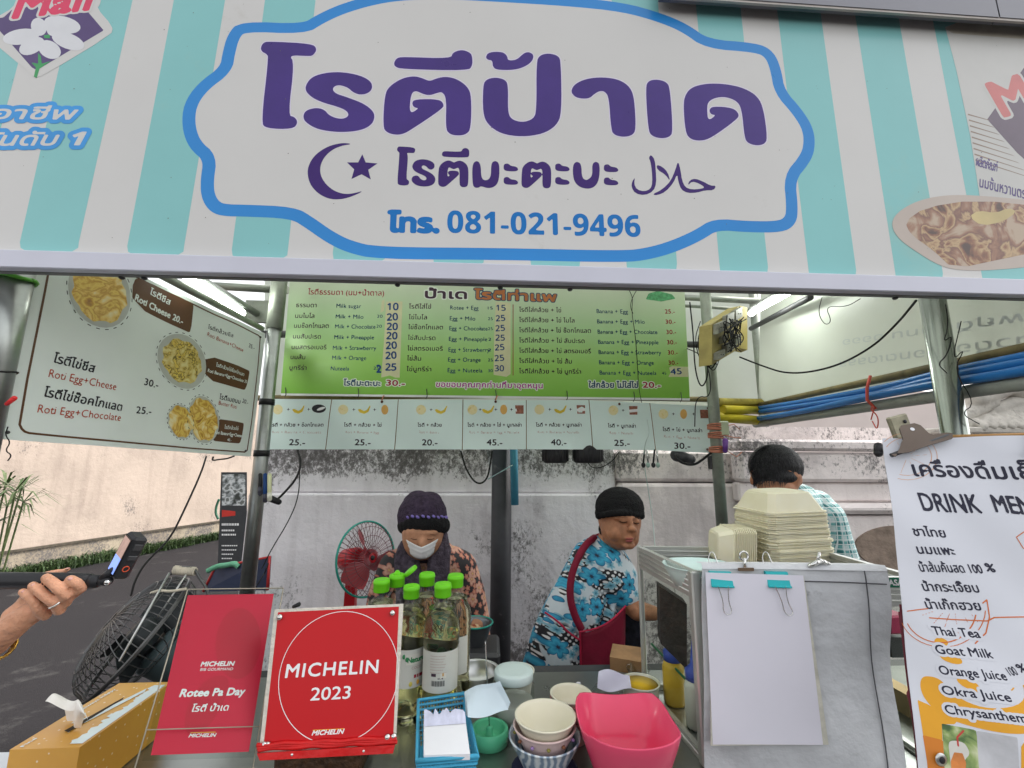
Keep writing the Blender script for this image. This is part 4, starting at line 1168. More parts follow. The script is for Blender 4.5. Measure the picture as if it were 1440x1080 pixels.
for i, (ic, th, en, pr0) in enumerate(cards):
    TL, TR, BR, BL = tops[i], tops[i+1], bots[i+1], bots[i]
    c = pcs.grid('price_card', [(TL[0]+.6, TL[1]), (TR[0]-.6, TR[1]), (BR[0]-.6, BR[1]), (BL[0]+.6, BL[1])], m_mint, 16, 12, 0, .002)
    if i: line(pcs, 'card_rule', [TL, BL], .0016, m_line, .0012, False, .0012)
    wd = TR[0] - TL[0]; cxm = (TL[0] + TR[0] + BL[0] + BR[0]) / 4; dy = 6 if i == 6 else (1 if i == 5 else 0)
    items = 'r' + ic; step = 22 if len(items) > 3 else (29 if len(items) > 2 else 28)
    x0 = cxm - step*(len(items)-1)/2 + 2
    parts = {}
    for k, ch in enumerate(items):
        x = x0 + step*k; y = 576 + dy
        if ch == 'r': pcs.shape('roti_picture', [circ(x, y, 7, 7, 0, 14)], m_rot, .0012, cell=.003, parent=None)
        elif ch == 'b': pcs.shape('banana_picture', [[(x-9,y),(x-6,y+4),(x,y+6),(x+6,y+3),(x+9,y-5),(x+8,y-6),(x+4,y),(x,y+2),(x-6,y-1)]], m_ban, .0012, cell=.003)
        elif ch == 'e': pcs.shape('egg_picture', [circ(x, y, 5, 7, 0, 12)], m_egg, .0012, cell=.003)
        elif ch == 'c':
            pcs.shape('bowl_picture', [circ(x, y - 1, 10, 6, 0, 14)], m_ink, .0012, cell=.003)
            pcs.shape('bowl_shine', [circ(x + 3, y - 1, 6, 2, -.3, 10)], m_white, .0016, cell=.002)
        else:
            pcs.quad('jar_picture', [(x-6,y-6),(x+6,y-6),(x+6,y+6),(x-5,y+6)], M_('jar_print', (.30,.12,.08), .5, var=.5, sc=90), .0012)
            pcs.quad('jar_label', [(x-6,y-1),(x+6,y-2),(x+6,y+2),(x-5,y+3)], m_white, .0016)
        if k < len(items) - 1: pcs.text('+', (x + step/2 - 2.5, y + 3), (x + step/2 + 2.5, y + 3), 6, m_ink, .0014, q=8)
    mg_ = 8 if wd < 90 else 13
    hw = [37,26,17,38,32,20,28][i]
    pa = []
    pcs.text(th, (cxm - hw, 600 + dy), (cxm + hw, 600 + dy*1.3), 5, m_ink, .0014, bold=.05, q=7, part=pa)
    pcs.text(pr0, (cxm - 11, 626 + dy*.8), (cxm + 11, 626.5 + dy*.8), 8.5, m_ink, .0014, bold=.05, q=10, part=pa)
    pcs.join('lettering', pa, m_ink)
    pcs.text(en, (cxm - hw + 2, 609.5 + dy), (cxm + hw - 3, 610 + dy*1.3), 4, m_gry, .0014, bold=.01, q=6)
for px, py in ((378,566),(370,629),(537,565),(697,565),(871,568),(996,574),(995,632)):
    MB().ell(pcs.at(px, py, .002), (.006,.003,.006), 5).build('eyelet', M_('rust', (.10,.04,.03), .7), pcs.e)
m_cord = M_('orange_cord', (.55,.22,.14), .6)
for x, y in ((537,563),(697,563)):
    MB().tube([P(x, y, 1.955), P(x + 2, y - 6, 1.99), P(x + 6, y - 8, 2.03)], .0025, 5).build('cord_knot', m_cord, pcs.e)

# ================================================================== COUNTER
CZ = .9
m_top = M_('steel_top', (.30,.31,.29), .28, .85, .15, 5, bump=.05, bsc=30, dirt=((.16,.15,.12), 3, .02))
ct = empty('counter', 'dull stainless steel stall counter holding bottles, bowls and signs', 'counter', (.4, 1.0, CZ))
MB().box((-.74, .45, CZ - .03), (1.9, 1.40, CZ), bev=.004).build('counter_top', m_top, ct)
MB().box((-.70, .50, .12), (1.86, 1.36, CZ - .032)).build('cabinet', M_('cabinet_steel', (.22,.23,.22), .4, .7, .15), ct)
# hot-plate ledge, darker, behind
MB().box((-.74, 1.403, CZ - .06), (1.4, 1.47, CZ - .012), bev=.004).build('rear_edge', m_dark, ct)
wt = empty('side_table', 'small table under a white cloth at the lower left corner', 'table', (-1.2, .8, CZ))
MB().box((-1.9, .3, CZ - .02), (-.78, 1.10, CZ - .002), bev=.008).build('tabletop', M_('white_cloth', (.62,.64,.68), .7, var=.06, sc=4, bump=.3, bsc=10), wt)
for x, y in ((-1.85,.35), (-.83,.35), (-1.85,1.05), (-.83,1.05)): MB().tube([(x,y,0), (x,y,CZ-.02)], .014, 8).build('leg', m_galv, wt)

def onC(px, py, z=CZ): return PZ(px, py, z)

# ---- oil bottles
m_pet = glassy('clear_pet', (.97,.98,.95), .96, .06, 1.42)
m_oil, t, b_ = nodes('cooking_oil')
b_.inputs['Base Color'].default_value = (1,.985,.66,1); b_.inputs['Roughness'].default_value = .03; b_.inputs['Transmission Weight'].default_value = 1.0; b_.inputs['IOR'].default_value = 1.34
tl_ = N(t, 'BsdfTranslucent'); tl_.inputs[0].default_value = (1,.98,.62,1)
ms_ = N(t, 'MixShader'); ms_.inputs[0].default_value = .05
t.links.new(b_.outputs[0], ms_.inputs[1]); t.links.new(tl_.outputs[0], ms_.inputs[2]); t.links.new(ms_.outputs[0], t.nodes['Material Output'].inputs[0])
m_capg = M_('lime_cap', (.16,.62,.015), .35, var=.06, sc=30)
m_lab = M_('label_paper', (.60,.60,.54), .45, var=.05, sc=20)
m_labg = M_('label_green', (.05,.25,.10), .5); m_labo = M_('label_orange', (.65,.35,.05), .5); m_laby = M_('label_yellow', (.65,.55,.12), .5)
BR = .042
prof = [(0,.0),(.028,.0),(.036,.003),(.0405,.012),(.042,.03),(.0405,.055),(.038,.075),(.0395,.08),(.0395,.165),(.041,.170),(.0395,.176),(.041,.182),(.040,.188),(.0415,.196),(.0405,.208),(.037,.222),(.030,.236),(.020,.250),(.0145,.258),(.0135,.268),(.0135,.285)]
def bottle(px, py, label, face=0.0, full=.246, z_top=None, flip=False, text=True, s=1.0):
    p = onC(px, py)
    e = empty('oil_bottle', label, 'bottle', p, group='bottles of cooking oil behind the red plaque')
    e.rotation_euler = (0, 0, face); e.scale = (s, s, s)
    def loc(mb, name, m, par=e): return mb.build(name, m, par, world=False)
    b = MB(); b.lathe([(np.interp(full, [q_[1] for q_ in prof], [q_[0] for q_ in prof]), full + .0006)] + [q_ for q_ in prof[1:] if q_[1] > full + .001], n=28)
    b.f = [q_ for q_ in b.f if len(q_) < 5]; b.sm = [True]*len(b.f)
    # faint lobes low on the bottle
    b.v = [((x*(1 + (.035*math.cos(6*math.atan2(y,x)) if z < .07 else 0))), (y*(1 + (.035*math.cos(6*math.atan2(y,x)) if z < .07 else 0))), z) for x, y, z in b.v]
    bo = loc(b, 'bottle_body', m_pet)
    oil = MB(); op = [(r, z + .0002) for r, z in prof[1:] if z < full]
    rl = op[-1][0]; op.append((rl, full)); oil.lathe(op, n=36)
    oil.v = [((x*(1 + (.035*math.cos(6*math.atan2(y,x)) if z < .07 else 0))), (y*(1 + (.035*math.cos(6*math.atan2(y,x)) if z < .07 else 0))), z) for x, y, z in oil.v]
    loc(oil, 'oil', m_oil)
    cp = MB().lathe([(.0185,.268),(.0195,.27),(.0195,.286),(.0205,.287),(.0205,.290),(.0190,.296),(.017,.2975)], n=24)
    c = loc(cp, 'cap', m_capg)
    if flip:
        fl = MB().lathe([(.0175,0),(.0185,.002),(.0185,.008),(.016,.0095)], n=20, M=Matrix.Translation((.036,0,.300)) @ Matrix.Rotation(R(-38), 4, 'Y'))
        loc(fl, 'flip_lid', m_capg)
        loc(MB().box((.016,-.004,.290),(.026,.004,.293)), 'hinge', m_capg)
        loc(MB().lathe([(.012,.297),(.008,.300),(.004,.306)], n=14), 'spout', m_capg)
    lb_ = MB(); n = 26; rad = .0402
    def wrap(a0, a1, z0, z1, r, nn=n):
        vs = []; fs = []
        for i in range(nn + 1):
            a = a0 + (a1-a0)*i/nn
            vs += [(r*math.sin(a), -r*math.cos(a), z0), (r*math.sin(a), -r*math.cos(a), z1)]
        for i in range(nn): fs.append((2*i, 2*i+2, 2*i+3, 2*i+1))
        return vs, fs
    lb_.add(*wrap(-1.35, 1.35, .082, .164, rad), True)
    lo = loc(lb_, 'label', m_lab)
    if text:
        def wtxt(s_, x0, x1_, z, h, m, bold=.05):
            L = outline(s_); xs = [q_[0] for l in L for q_ in l]; mn, mx = min(xs), max(xs)
            M2 = [[((x-mn)/(mx-mn)*(x1_-x0)+x0, z + y/.7*h) for x, y in l] for l in L]
            v, f = fill_loops(M2, bold*h, h/9, False)
            r = rad + .0004
            o = MB(); o.add([(r*math.sin(x/r), -r*math.cos(x/r), y) for x, y in v], f)
            o.build('lettering', m, lo, world=False)
        if text == 'back':
            pl_ = MB(); rr = rad + .0004; rn_ = random.Random(3)
            for k in range(7):
                x = -.020
                while x < .016 - .004*(k % 3):
                    w_ = rn_.uniform(.0012, .0035); wv, wf = wrap(x/rr, (x + w_)/rr, .155 - .0055*k, .1563 - .0055*k, rr, 1); pl_.add(wv, wf); x += w_ + .0008
            tag(pl_.build('print_lines', m_gry, lo, world=False), kind='stuff')
            bm = MB(); rr = rad + .0004
            for k, x in enumerate(np.linspace(-.016, .012, 15)):
                wv, wf = wrap(x/rr, (x + (.0012 if k % 3 else .0007))/rr, .096, .107, rr, 1); bm.add(wv, wf)
            tag(bm.build('barcode', m_ink, lo, world=False), kind='stuff')
            wv, wf = wrap(.004/rr, .017/rr, .112, .124, rr, 3); MB().add(wv, wf).build('seal', M_('label_cream', (.72,.70,.62), .5), lo, world=False)
            wv, wf = wrap(.008/rr, .011/rr, .116, .122, rr + .0003, 2); MB().add(wv, wf).build('drop_mark', m_labo, lo, world=False)
            wv, wf = wrap(-.017/rr, -.006/rr, .115, .121, rr, 3); MB().add(wv, wf).build('emblem', m_dk, lo, world=False)
            wtxt('0.4', -.002, .010, .110, .0028, m_dk)
        else:
            wv, wf = wrap(-.42, .75, .132, .154, rad + .0003, 10); MB().add(wv, wf, True).build('name_patch', M_('label_cream', (.72,.70,.62), .5), lo, world=False)
            r0 = rad; rad = rad + .0004
            wtxt('Nature', -.014, .028, .137, .0115, m_labg, .05)
            wtxt('COCO', -.004, .020, .122, .006, m_gry, .03)
            for xa, xb in ((.002,.008),(.010,.014),(.016,.026)):
                wv, wf = wrap(xa/(rad), xb/rad, .103, .110, rad, 3); MB().add(wv, wf).build('print_mark', m_mar, lo, world=False)
            rad = r0
            for a, z, mm in ((-.12,.091,m_laby), (.30,.0925,m_labo), (-.55,.150,m_labg), (-.38,.144,m_labg)):
                MB().ell((rad*math.sin(a), -rad*math.cos(a), z), (.0045,.0012,.0055), 5).build('fruit_mark', mm, lo, world=False)
    return e
bottle(571, 1011, 'oil bottle just right of the red plaque, its label half turned away', .45, s=1.0)
bottle(617, 1020, 'front oil bottle showing its barcode and small print', 0.0, text='back', s=1.04)
bottle(636, 992, 'oil bottle at the right end of the cluster beside the seller\'s pot', -.35, s=1.04)
bottle(594, 988, 'oil bottle in the second row between the two front bottles', .1, text=None, s=1.04)
bottle(527, 1000, 'leftmost oil bottle, only its cap and shoulder showing above the red plaque', .2, text=None, s=1.02)
bottle(550, 988, 'emptier oil bottle with its flip lid standing open', .1, full=.12, flip=True, text=None, s=1.03)

# ---- acrylic holder with the red award paper
def sheet3(name, label, cat, bl, br, tl, **k):
    return Sheet(name, label, cat, bl, br - bl, tl - bl, **k)
m_red1 = M_('award_red', (.60,.014,.045), .4, var=.06, sc=5)
m_red2 = M_('plaque_red', (.50,.004,.008), .3, var=.04, sc=5)
m_acr = glassy('acrylic', (.93,.96,.95), .98, .03, 1.10)
ah_ = sheet3('award_holder', 'clear acrylic stand holding a tall red award paper reading Rotee Pa Day', 'display stand', P(212,1062,.74), P(350,1057,.80), P(264,838,.86))
ah_.quad('award_paper', [(264,837),(385,835),(350,1057),(212,1062)], m_red1, 0, .0006)
T3 = lambda s, x0,y0,x1_,y1,h,m,b=.05,**k: T(s, x0,y0,x1_,y1,h,m,b,ah_, lift=.0010, **k)
T3('MICHELIN', 282,937, 328,936, 6.5, m_white, .10, q=12, shear=.15)
T3('BIB GOURMAND', 281,943.5, 327,942.5, 4, m_white, .02, q=9, shear=.15)
T3('Rotee Pa Day', 252,980, 343,977, 11, m_white, .09, q=14, shear=.1)
T3('โรตี ป้าเด', 268,1001, 320,999, 9.5, m_white, .05, q=12, shear=.1)
T3('MICHELIN', 265,1037, 302,1036, 5, m_white, .10, q=10, shear=.3)
line(ah_, 'orange_rule', [(268,1030.5),(303,1029.5)], .0005, M_('rule_orange', (.8,.4,.05), .4), .001, False, .0005)
m_red1b = M_('award_red_tone', (.50,.014,.035), .35, var=.05)
ah_.shape('tone_mark', [circ(335,905,32,50,-.1)], m_red1b, .0004, cell=.004)
ah_.shape('tone_mark', [[(258,1000),(290,950),(330,950),(300,1020),(262,1040)]], m_red1b, .0004, cell=.004, smooth=2)
ah_.quad('front_pane', [(263,831),(397,829),(356,1066),(199,1071)], m_acr, .006, .002)
m_edge = M_('acrylic_edge', (.36,.33,.26), .25, .1)
fr_ = [(263,831),(397,829),(354,1082),(187,1088)]
for i in range(4): MB().tube([ah_.at(*fr_[i], .0065), ah_.at(*fr_[(i+1) % 4], .0065)], .0011, 5).build('pane_edge', m_edge, ah_.e)
MB().tube([ah_.at(205,1028,.0065), ah_.at(363,1023,.0065)], .0008, 5).build('pane_edge', m_edge, ah_.e)
f0 = ah_.at(187,1088,.01); f1 = ah_.at(354,1082,.01)
b0 = Vector((f0.x+.02, f0.y+.09, CZ+.001)); b1 = Vector((f1.x+.02, f1.y+.09, CZ+.001))
MB().hexa([Vector((f0.x,f0.y,CZ+.001)), Vector((f1.x,f1.y,CZ+.001)), b1, b0, Vector((f0.x,f0.y,CZ+.004)), Vector((f1.x,f1.y,CZ+.004)), b1+Vector((0,0,.003)), b0+Vector((0,0,.003))]).build('base', m_acr, ah_.e)
MB().tube([f0, Vector((f0.x,f0.y,CZ+.003))], .002, 5).tube([f1, Vector((f1.x,f1.y,CZ+.003))], .002, 5).build('leg', m_edge, ah_.e)

# ---- red award plaque
pq = sheet3('award_plaque', 'square red award plaque reading 2023 with white edge and corner screws', 'plaque', P(374,1043,.80), P(549,1036,.82), P(392,860,.85))
m_foam = M_('foam_edge', (.62,.58,.50), .8, var=.1, sc=30, bump=.4, bsc=120)
pq.quad('backing', [(386,857),(567,849),(556,1048),(364,1058)], m_foam, 0, .014)
pq.quad('red_face', [(391,861),(561,853),(553,1037),(371,1046)], m_red2, .0012, .001)
cc = [(476 + 84*math.cos(a) + (4 if 0 else 0) - 9*math.sin(a)*.55, 953 + 93*math.sin(a) - 5*math.cos(a)) for a in [2*math.pi*i/72 for i in range(72)]]
cc = [(x, min(y, 1044)) for x, y in cc]
line(pq, 'ring', cc, .0005, m_white, .0018, True, .0006)
T4 = lambda s, x0,y0,x1_,y1,h,m,b=.05,**k: T(s, x0,y0,x1_,y1,h,m,b,pq, lift=.0022, **k)
T4('MICHELIN', 401,953, 531,946, 19, m_white, .05, q=18, sp=1.12)
T4('2023', 436,985, 492,982, 18, m_white, .03, q=18)
T4('MICHELIN', 438.5,1034, 482,1031.5, 6.5, m_white, .11, q=12, shear=.3)
line(pq, 'orange_rule', [(440,1026.8),(484,1024.8)], .0005, M_('rule_orange', (.8,.4,.05), .4), .002, False, .0005)
for x, y in ((394,868),(552,862),(545,1036),(554,1035),(372,1047),(377,1047),(512,1055),(412,1060)):
    p = pq.at(x, y, .003)
    MB().lathe([(.0048,-.002),(.0048,.0008),(.003,.0028),(.0006,.0032)], M=(pq.M.to_3x3()).to_4x4(), c=p, n=14).build('screw', m_chrome, pq.e)
# red tape wrapped along its foot
m_tapr = M_('red_tape', (.52,.012,.012), .3, var=.12, sc=30, bump=.5, bsc=30)
for k, (y0, y1) in enumerate(((1047,1037),(1050,1040),(1053,1043))):
    MB().tube(chaikin([tuple(pq.at(362 + i*19.5 + k, y0 + (y1-y0)*i/10 + 1.5*math.sin(i*2.3 + k), .003 + .001*math.sin(i*1.3 + k))) for i in range(11)], 2, False), .0030, 7).build('red_tape', m_tapr, pq.e)
pq.quad('foot_strip', [(363,1058),(556,1046),(553,1058),(367,1068)], m_tapr, .006, .004)
MB().box(tuple(onC(400,1080) + Vector((-.01,-.03,0))), tuple(onC(500,1045) + Vector((.04,.0,.055))), bev=.004).build('support_block', M_('dark_wicker', (.05,.025,.012), .5, var=.6, sc=70, bump=.6, bsc=90), pq.e)

# ---- tissue box
tb = empty('tissue_box', 'orange patterned tissue box with a tissue pulled out, lower left', 'tissue box', onC(90,1060))
zt = 1.0
c_ = [PZ(15,1047,zt), PZ(112,1051,zt), PZ(232,966,zt), PZ(180,957,zt)]
c_[2] = c_[1] + (c_[2]-c_[1]).normalized()*.235; wv = (c_[0]-c_[1]); dirL = (c_[2]-c_[1]).normalized()
perp = Vector((-dirL.y, dirL.x, 0)); 
if perp.dot(wv) < 0: perp = -perp
c_[0] = c_[1] + perp*.115; c_[3] = c_[2] + perp*.115
m_tbox, t, b_ = nodes('tissue_print')
tc = N(t, 'TexCoord'); vo = N(t, 'TexVoronoi', i_Scale=70.0); t.links.new(tc.outputs['Object'], vo.inputs['Vector'])
dots = ramp(t, vo.outputs['Distance'], [(.10,(.80,.76,.62)), (.16,(.62,.33,.04))])
n_z = N(t, 'TexNoise', i_Scale=5.0, i_Detail=4.0); t.links.new(tc.outputs['Object'], n_z.inputs['Vector'])
mx = N(t, 'Mix', data_type='RGBA'); t.links.new(ramp(t, n_z.outputs['Fac'], [(.4,(0,0,0)), (.6,(.35,.35,.35))]), mx.inputs[0]); t.links.new(dots, mx.inputs[6]); mx.inputs[7].default_value = (.42,.17,.02,1)
t.links.new(mx.outputs[2], b_.inputs['Base Color']); b_.inputs['Roughness'].default_value = .4
dn = Vector((0,0,-.098))
MB().hexa([p + dn for p in c_] + c_).build('carton', m_tbox, tb)
up = Vector((0,0,.0008))
def onbox(u, v, h=0): return c_[1] + dirL*u + perp*v + up + Vector((0,0,h))
m_mist = M_('print_mist', (.62,.70,.70), .4, var=.06)
rn = random.Random(11)
for k, (u0, u1, v0, amp) in enumerate(((.01,.22,.010,.012),)):
    top_ = [onbox(u, v0 + .010 + amp*rn.random()) for u in np.linspace(u0, u1, 40)]
    bot_ = [onbox(u, v0 - .006) for u in np.linspace(u0, u1, 40)]
    MB().add(top_ + bot_, [(i, i+1, 41+i, 40+i) for i in range(39)]).build('town_print', m_mist, tb)
MB().add([onbox(.19,.028,.0004), onbox(.205,.034,.0004), onbox(.10,.063,.0004), onbox(.075,.080,.0004), onbox(.075,.055,.0004)], [(0,1,2,3,4)]).build('aurora_print', m_mist, tb)
MB().add([onbox(.16,.050,.0008), onbox(.168,.054,.0008), onbox(.05,.070,.0008), onbox(.045,.058,.0008)], [(0,1,2,3)]).build('slot', M_('slot_dark', (.04,.03,.02), .8), tb)
bs = Sheet('x', '', '', onbox(0,0,.0002), dirL, perp, parent=tb)
if bs.n.z > 0:
    def boxtext(s_, u0, u1, v, h, m):
        L = outline(s_); xs = [q_[0] for l in L for q_ in l]; mn, mx_ = min(xs), max(xs)
        M2 = [[((x-mn)/(mx_-mn)*(u1-u0)+u0, v + y/.7*h) for x, y in l] for l in L]
        v_, f_ = fill_loops(M2, .04*h, h/9); bs.mesh('lettering', v_, f_, m, .0006)
    boxtext('Fine', .005, .030, .098, .006, m_mist)
    boxtext('always Happy', .125, .205, .098, .006, m_mist)
# the tissue itself: a crumpled sheet
cn = onbox(.055, .068)
def tissue():
    vs = []; fs = []; n = 18
    for i in range(n + 1):
        for j in range(n + 1):
            u = i/n*2 - 1; v = j/n
            wd = .020 + .038*v
            wd *= 1.25; x = u*wd; y = .018*math.sin(u*3.1 + v*2) * (.3 + v) + .030*v*u*u
            z = .046*math.sin(v*2.2) + .010*math.cos(u*5 + v*3)*v
            vs.append(cn + dirL*(y - .03*v + .012) + perp*x*.9 + dirL*x*.45 + Vector((0,0,z + .002)))
    for i in range(n):
        for j in range(n):
            a = i*(n+1) + j; fs.append((a, a+1, a+n+2, a+n+1))
    return MB().add(vs, fs, True)
ti = tissue().build('tissue', M_('tissue_paper', (.78,.75,.70), .9, var=.03, bump=.3, bsc=60), tb)
md = ti.modifiers.new('s', 'SUBSURF'); md.levels = 1; md.render_levels = 2

# ---- things on the counter, middle
m_bask = M_('basket_blue', (.06,.36,.55), .35, var=.06)
z1 = .985
BC = [onC(592,1072,.92), onC(668,1066,.92), onC(655,1008,.92), onC(590,1012,.92)]
bk = empty('plastic_basket', 'small open-weave blue plastic basket holding a note pad', 'basket', onC(630,1060))
tpc = [PZ(586,1070,.965), PZ(672,1063,.965), PZ(653,975,.985), PZ(588,985,.985)]
bcn = sum(tpc, Vector()) / 4
btc = [bcn + (p - bcn)*.86 for p in tpc]; btc = [Vector((p.x, p.y, CZ + .002)) for p in btc]
rim = tpc + [tpc[0]]
MB().tube([p for p in tpc] + [tpc[0], tpc[1]], .0042, 6).build('rim', m_bask, bk)
MB().add(btc, [(0,1,2,3)]).build('bottom', m_bask, bk)
lat = MB()
for i in range(4):
    a, b2, c2, d2 = tpc[i], tpc[(i+1)%4], btc[(i+1)%4], btc[i]
    n1 = 15
    for k in range(1, n1): lat.tube([a.lerp(b2, k/n1), d2.lerp(c2, k/n1)], .0010, 4, smooth=False)
    for k in range(0, 9): lat.tube([a.lerp(d2, k/9), b2.lerp(c2, k/9)], .0010 if k > 2 else .0028, 4, smooth=False)
tag(lat.build('lattice', m_bask, bk), kind='stuff')
pd = MB(); q4 = [PZ(596,1062,.972), PZ(661,1060,.972), PZ(654,1008,.99), PZ(596,1012,.99)]
dn = Vector((0,0,-.010))
pd.hexa([p + dn for p in q4] + q4).build('note_pad', m_paper); pdo = SC.objects['note_pad']; tag(pdo, 'white note pad with torn top sheets lying in the blue basket', 'note pad')
tr = MB(); rn = random.Random(5); vs = []
n = 22
for i in range(n + 1):
    e_ = q4[3].lerp(q4[2], i/n); f_ = q4[0].lerp(q4[1], i/n)
    d = (f_ - e_).normalized()
    vs += [e_ + d*.018 + Vector((0,0,.001)), e_ + d*.006 + Vector((0,0,.005 + .003*rn.random())), e_ - d*(.004 + .012*rn.random()) + Vector((0,0,.004 + .006*rn.random()))]
for i in range(n):
    for k in (0, 1): tr.f.append((3*i+k, 3*i+3+k, 3*i+4+k, 3*i+1+k)); tr.sm.append(True)
tr.v = [tuple(x) for x in vs]; tr.build('torn_sheets', M_('carbon_paper', (.62,.63,.78), .8, var=.12, sc=60), pdo)
pens = MB().tube([btc[0].lerp(btc[1], .2) + Vector((0,0,.05)), btc[0].lerp(btc[1], .9) + Vector((0,.01,.055))], .004, 6)
tag(pens.build('pen', M_('pen_brass', (.45,.32,.05), .4)), 'brass coloured pen under the front edge of the note pad', 'pen')

# spike with impaled receipts
m_green = M_('mint_plastic', (.13,.60,.33), .3, var=.05)
sp0 = onC(688,1045); sk = empty('receipt_spike', 'mint green receipt spike holding pale blue slips', 'receipt spike', sp0)
b = MB().lathe([(.034,.0),(.040,.002),(.0425,.020),(.0405,.030),(.036,.032),(.033,.028),(.030,.012),(.009,.009),(.0075,.03),(.0055,.034)], c=sp0, n=32); b.build('base', m_green, sk)
tp = P(676, 898, sp0.y - .005); st = sp0 + Vector((0,0,.03))
tp = Vector((sp0.x - .012, sp0.y, sp0.z + .205))
MB().tube([st, st.lerp(tp, .95), tp], [.0015,.0014,.0002], 6).build('needle', m_chrome, sk)
def slip(pts, zs, name, m, par, curl=.006):
    q_ = [PZ(x, y, z) for (x, y), z in zip(pts, zs)]
    vs = []; fs = []; n = 10
    for i in range(n + 1):
        for j in range(n + 1):
            p = q_[0].lerp(q_[1], i/n).lerp(q_[3].lerp(q_[2], i/n), j/n)
            vs.append(p + Vector((0,0,curl*math.sin(i/n*5 + j/n*3))))
    for i in range(n):
        for j in range(n):
            a = i*(n+1)+j; fs.append((a, a+n+1, a+n+2, a+1))
    return MB().add(vs, fs, True).build(name, m, par)
m_slip = M_('receipt_blue', (.60,.70,.76), .8, var=.04)
for k in range(4):
    slip([(653+k,973+k*2),(703-k*2,955+k*2),(718-k,992+k*3),(655+k,1006+k)], [1.0+.002*k, 1.03+.002*k, .99+.002*k, .985+.002*k], 'paper_slip', m_slip, sk, .004)
# lidded jar & tub behind
m_clear = glassy('clear_plastic', (.95,.97,.95), .93, .08, 1.4)
jc = onC(722,1018)
jr = empty('lidded_jar', 'clear jar with a pale screw lid behind the receipt slips', 'jar', jc)
MB().lathe([(.040,.0),(.047,.006),(.049,.02),(.049,.085),(.042,.095)], c=jc, n=28).build('jar_body', m_clear, jr)
MB().lathe([(.030,.0),(.045,.003),(.045,.05)], c=jc + Vector((0,0,.003)), n=20).build('contents', M_('sugar', (.45,.46,.42), .6), jr)
MB().lathe([(.044,.095),(.046,.097),(.046,.112),(.044,.115),(.038,.114),(.036,.116)], c=jc, n=32).build('lid', M_('lid_mint', (.58,.68,.66), .4), jr)
MB().box(tuple(jc + Vector((.016,-.0505,.02))), tuple(jc + Vector((.026,-.0485,.032)))).build('print_square', m_ink, jr)
def tub(px, py, label, prof_, m, n=36, group=None, name='bowl', cat='bowl', z=CZ, part='bowl_shell'):
    c = onC(px, py, z) if not isinstance(px, Vector) else px
    e = empty(name, label, cat, c, group)
    MB().lathe(prof_, c=c, n=n).build(part, m, e)
    return e, c
def cup_prof(r0, r1, h, th=.0016, rimw=.002):
    return [(r0,0),(r0*1.02,.001),(r0*.6+r1*.4,h*.38),(r1*.97,h*.85),(r1,h-.004),(r1+rimw,h-.002),(r1+rimw,h),(r1-th,h),(r1*.97-th,h*.85),(r0*.6+r1*.4-th,h*.38),(r0-th,.004),(.0001,.0035)]
m_ivb = M_('ivory_plastic', (.74,.73,.62), .3, var=.03)
tub(727, 978, 'off-white tub with folded rim behind the pale jar lid', cup_prof(.034,.044,.062), m_ivb, name='tub', cat='tub')
# bowls, nested
m_bluw, t, b_ = nodes('marbled_blue')
tc = N(t, 'TexCoord'); wv_ = N(t, 'TexWave', i_Scale=22.0, i_Distortion=6.0, i_Detail=3.0); t.links.new(tc.outputs['Object'], wv_.inputs['Vector'])
t.links.new(ramp(t, wv_.outputs['Fac'], [(.2,(.20,.27,.36)), (.6,(.48,.56,.62)), (.9,(.66,.70,.72))]), b_.inputs['Base Color']); b_.inputs['Roughness'].default_value = .25
bc = onC(766, 1083)
e, c = tub(bc, 0, 'marbled blue bowl at the bottom of the middle nest of bowls', cup_prof(.038,.070,.064), m_bluw)
m_pinkb = M_('pale_pink', (.66,.50,.48), .35, var=.05); m_ivo = M_('cream_melamine', (.72,.68,.54), .3, var=.03)
e, c = tub(bc + Vector((0,0,.026)), 0, 'pale pink flowered bowl nested in the blue marbled bowl', cup_prof(.034,.061,.056), m_pinkb)
for i in range(12):
    a = i*.524; MB().ell((c.x + .0595*math.cos(a), c.y + .0595*math.sin(a), c.z + .042), (.004,.004,.003), 4).build('flower_print', [M_('fl_olive',(.22,.2,.05)), M_('fl_brown',(.2,.08,.04)), M_('fl_lilac',(.3,.2,.4))][i % 3], e)
e, c = tub(bc + Vector((.002,0,.043)), 0, 'cream bowl on top of the middle nest of bowls', cup_prof(.034,.060,.056), m_ivo)
MB().box(tuple(bc + Vector((-.06,-.07,-.0005))), tuple(bc + Vector((.055,.06,.0)))).build('tray', m_dark); 
mat_ = SC.objects['tray']; bpy.data.objects.remove(mat_)
dm = MB().lathe([(.055,.0),(.06,.001),(.06,.004),(.055,.005)], c=bc + Vector((0,0,-.0045 + .005)), n=24, sx=1.1).build('coaster', M_('navy_mat', (.025,.025,.07), .6)); tag(dm, 'dark navy mat under the middle nest of bowls', 'mat')
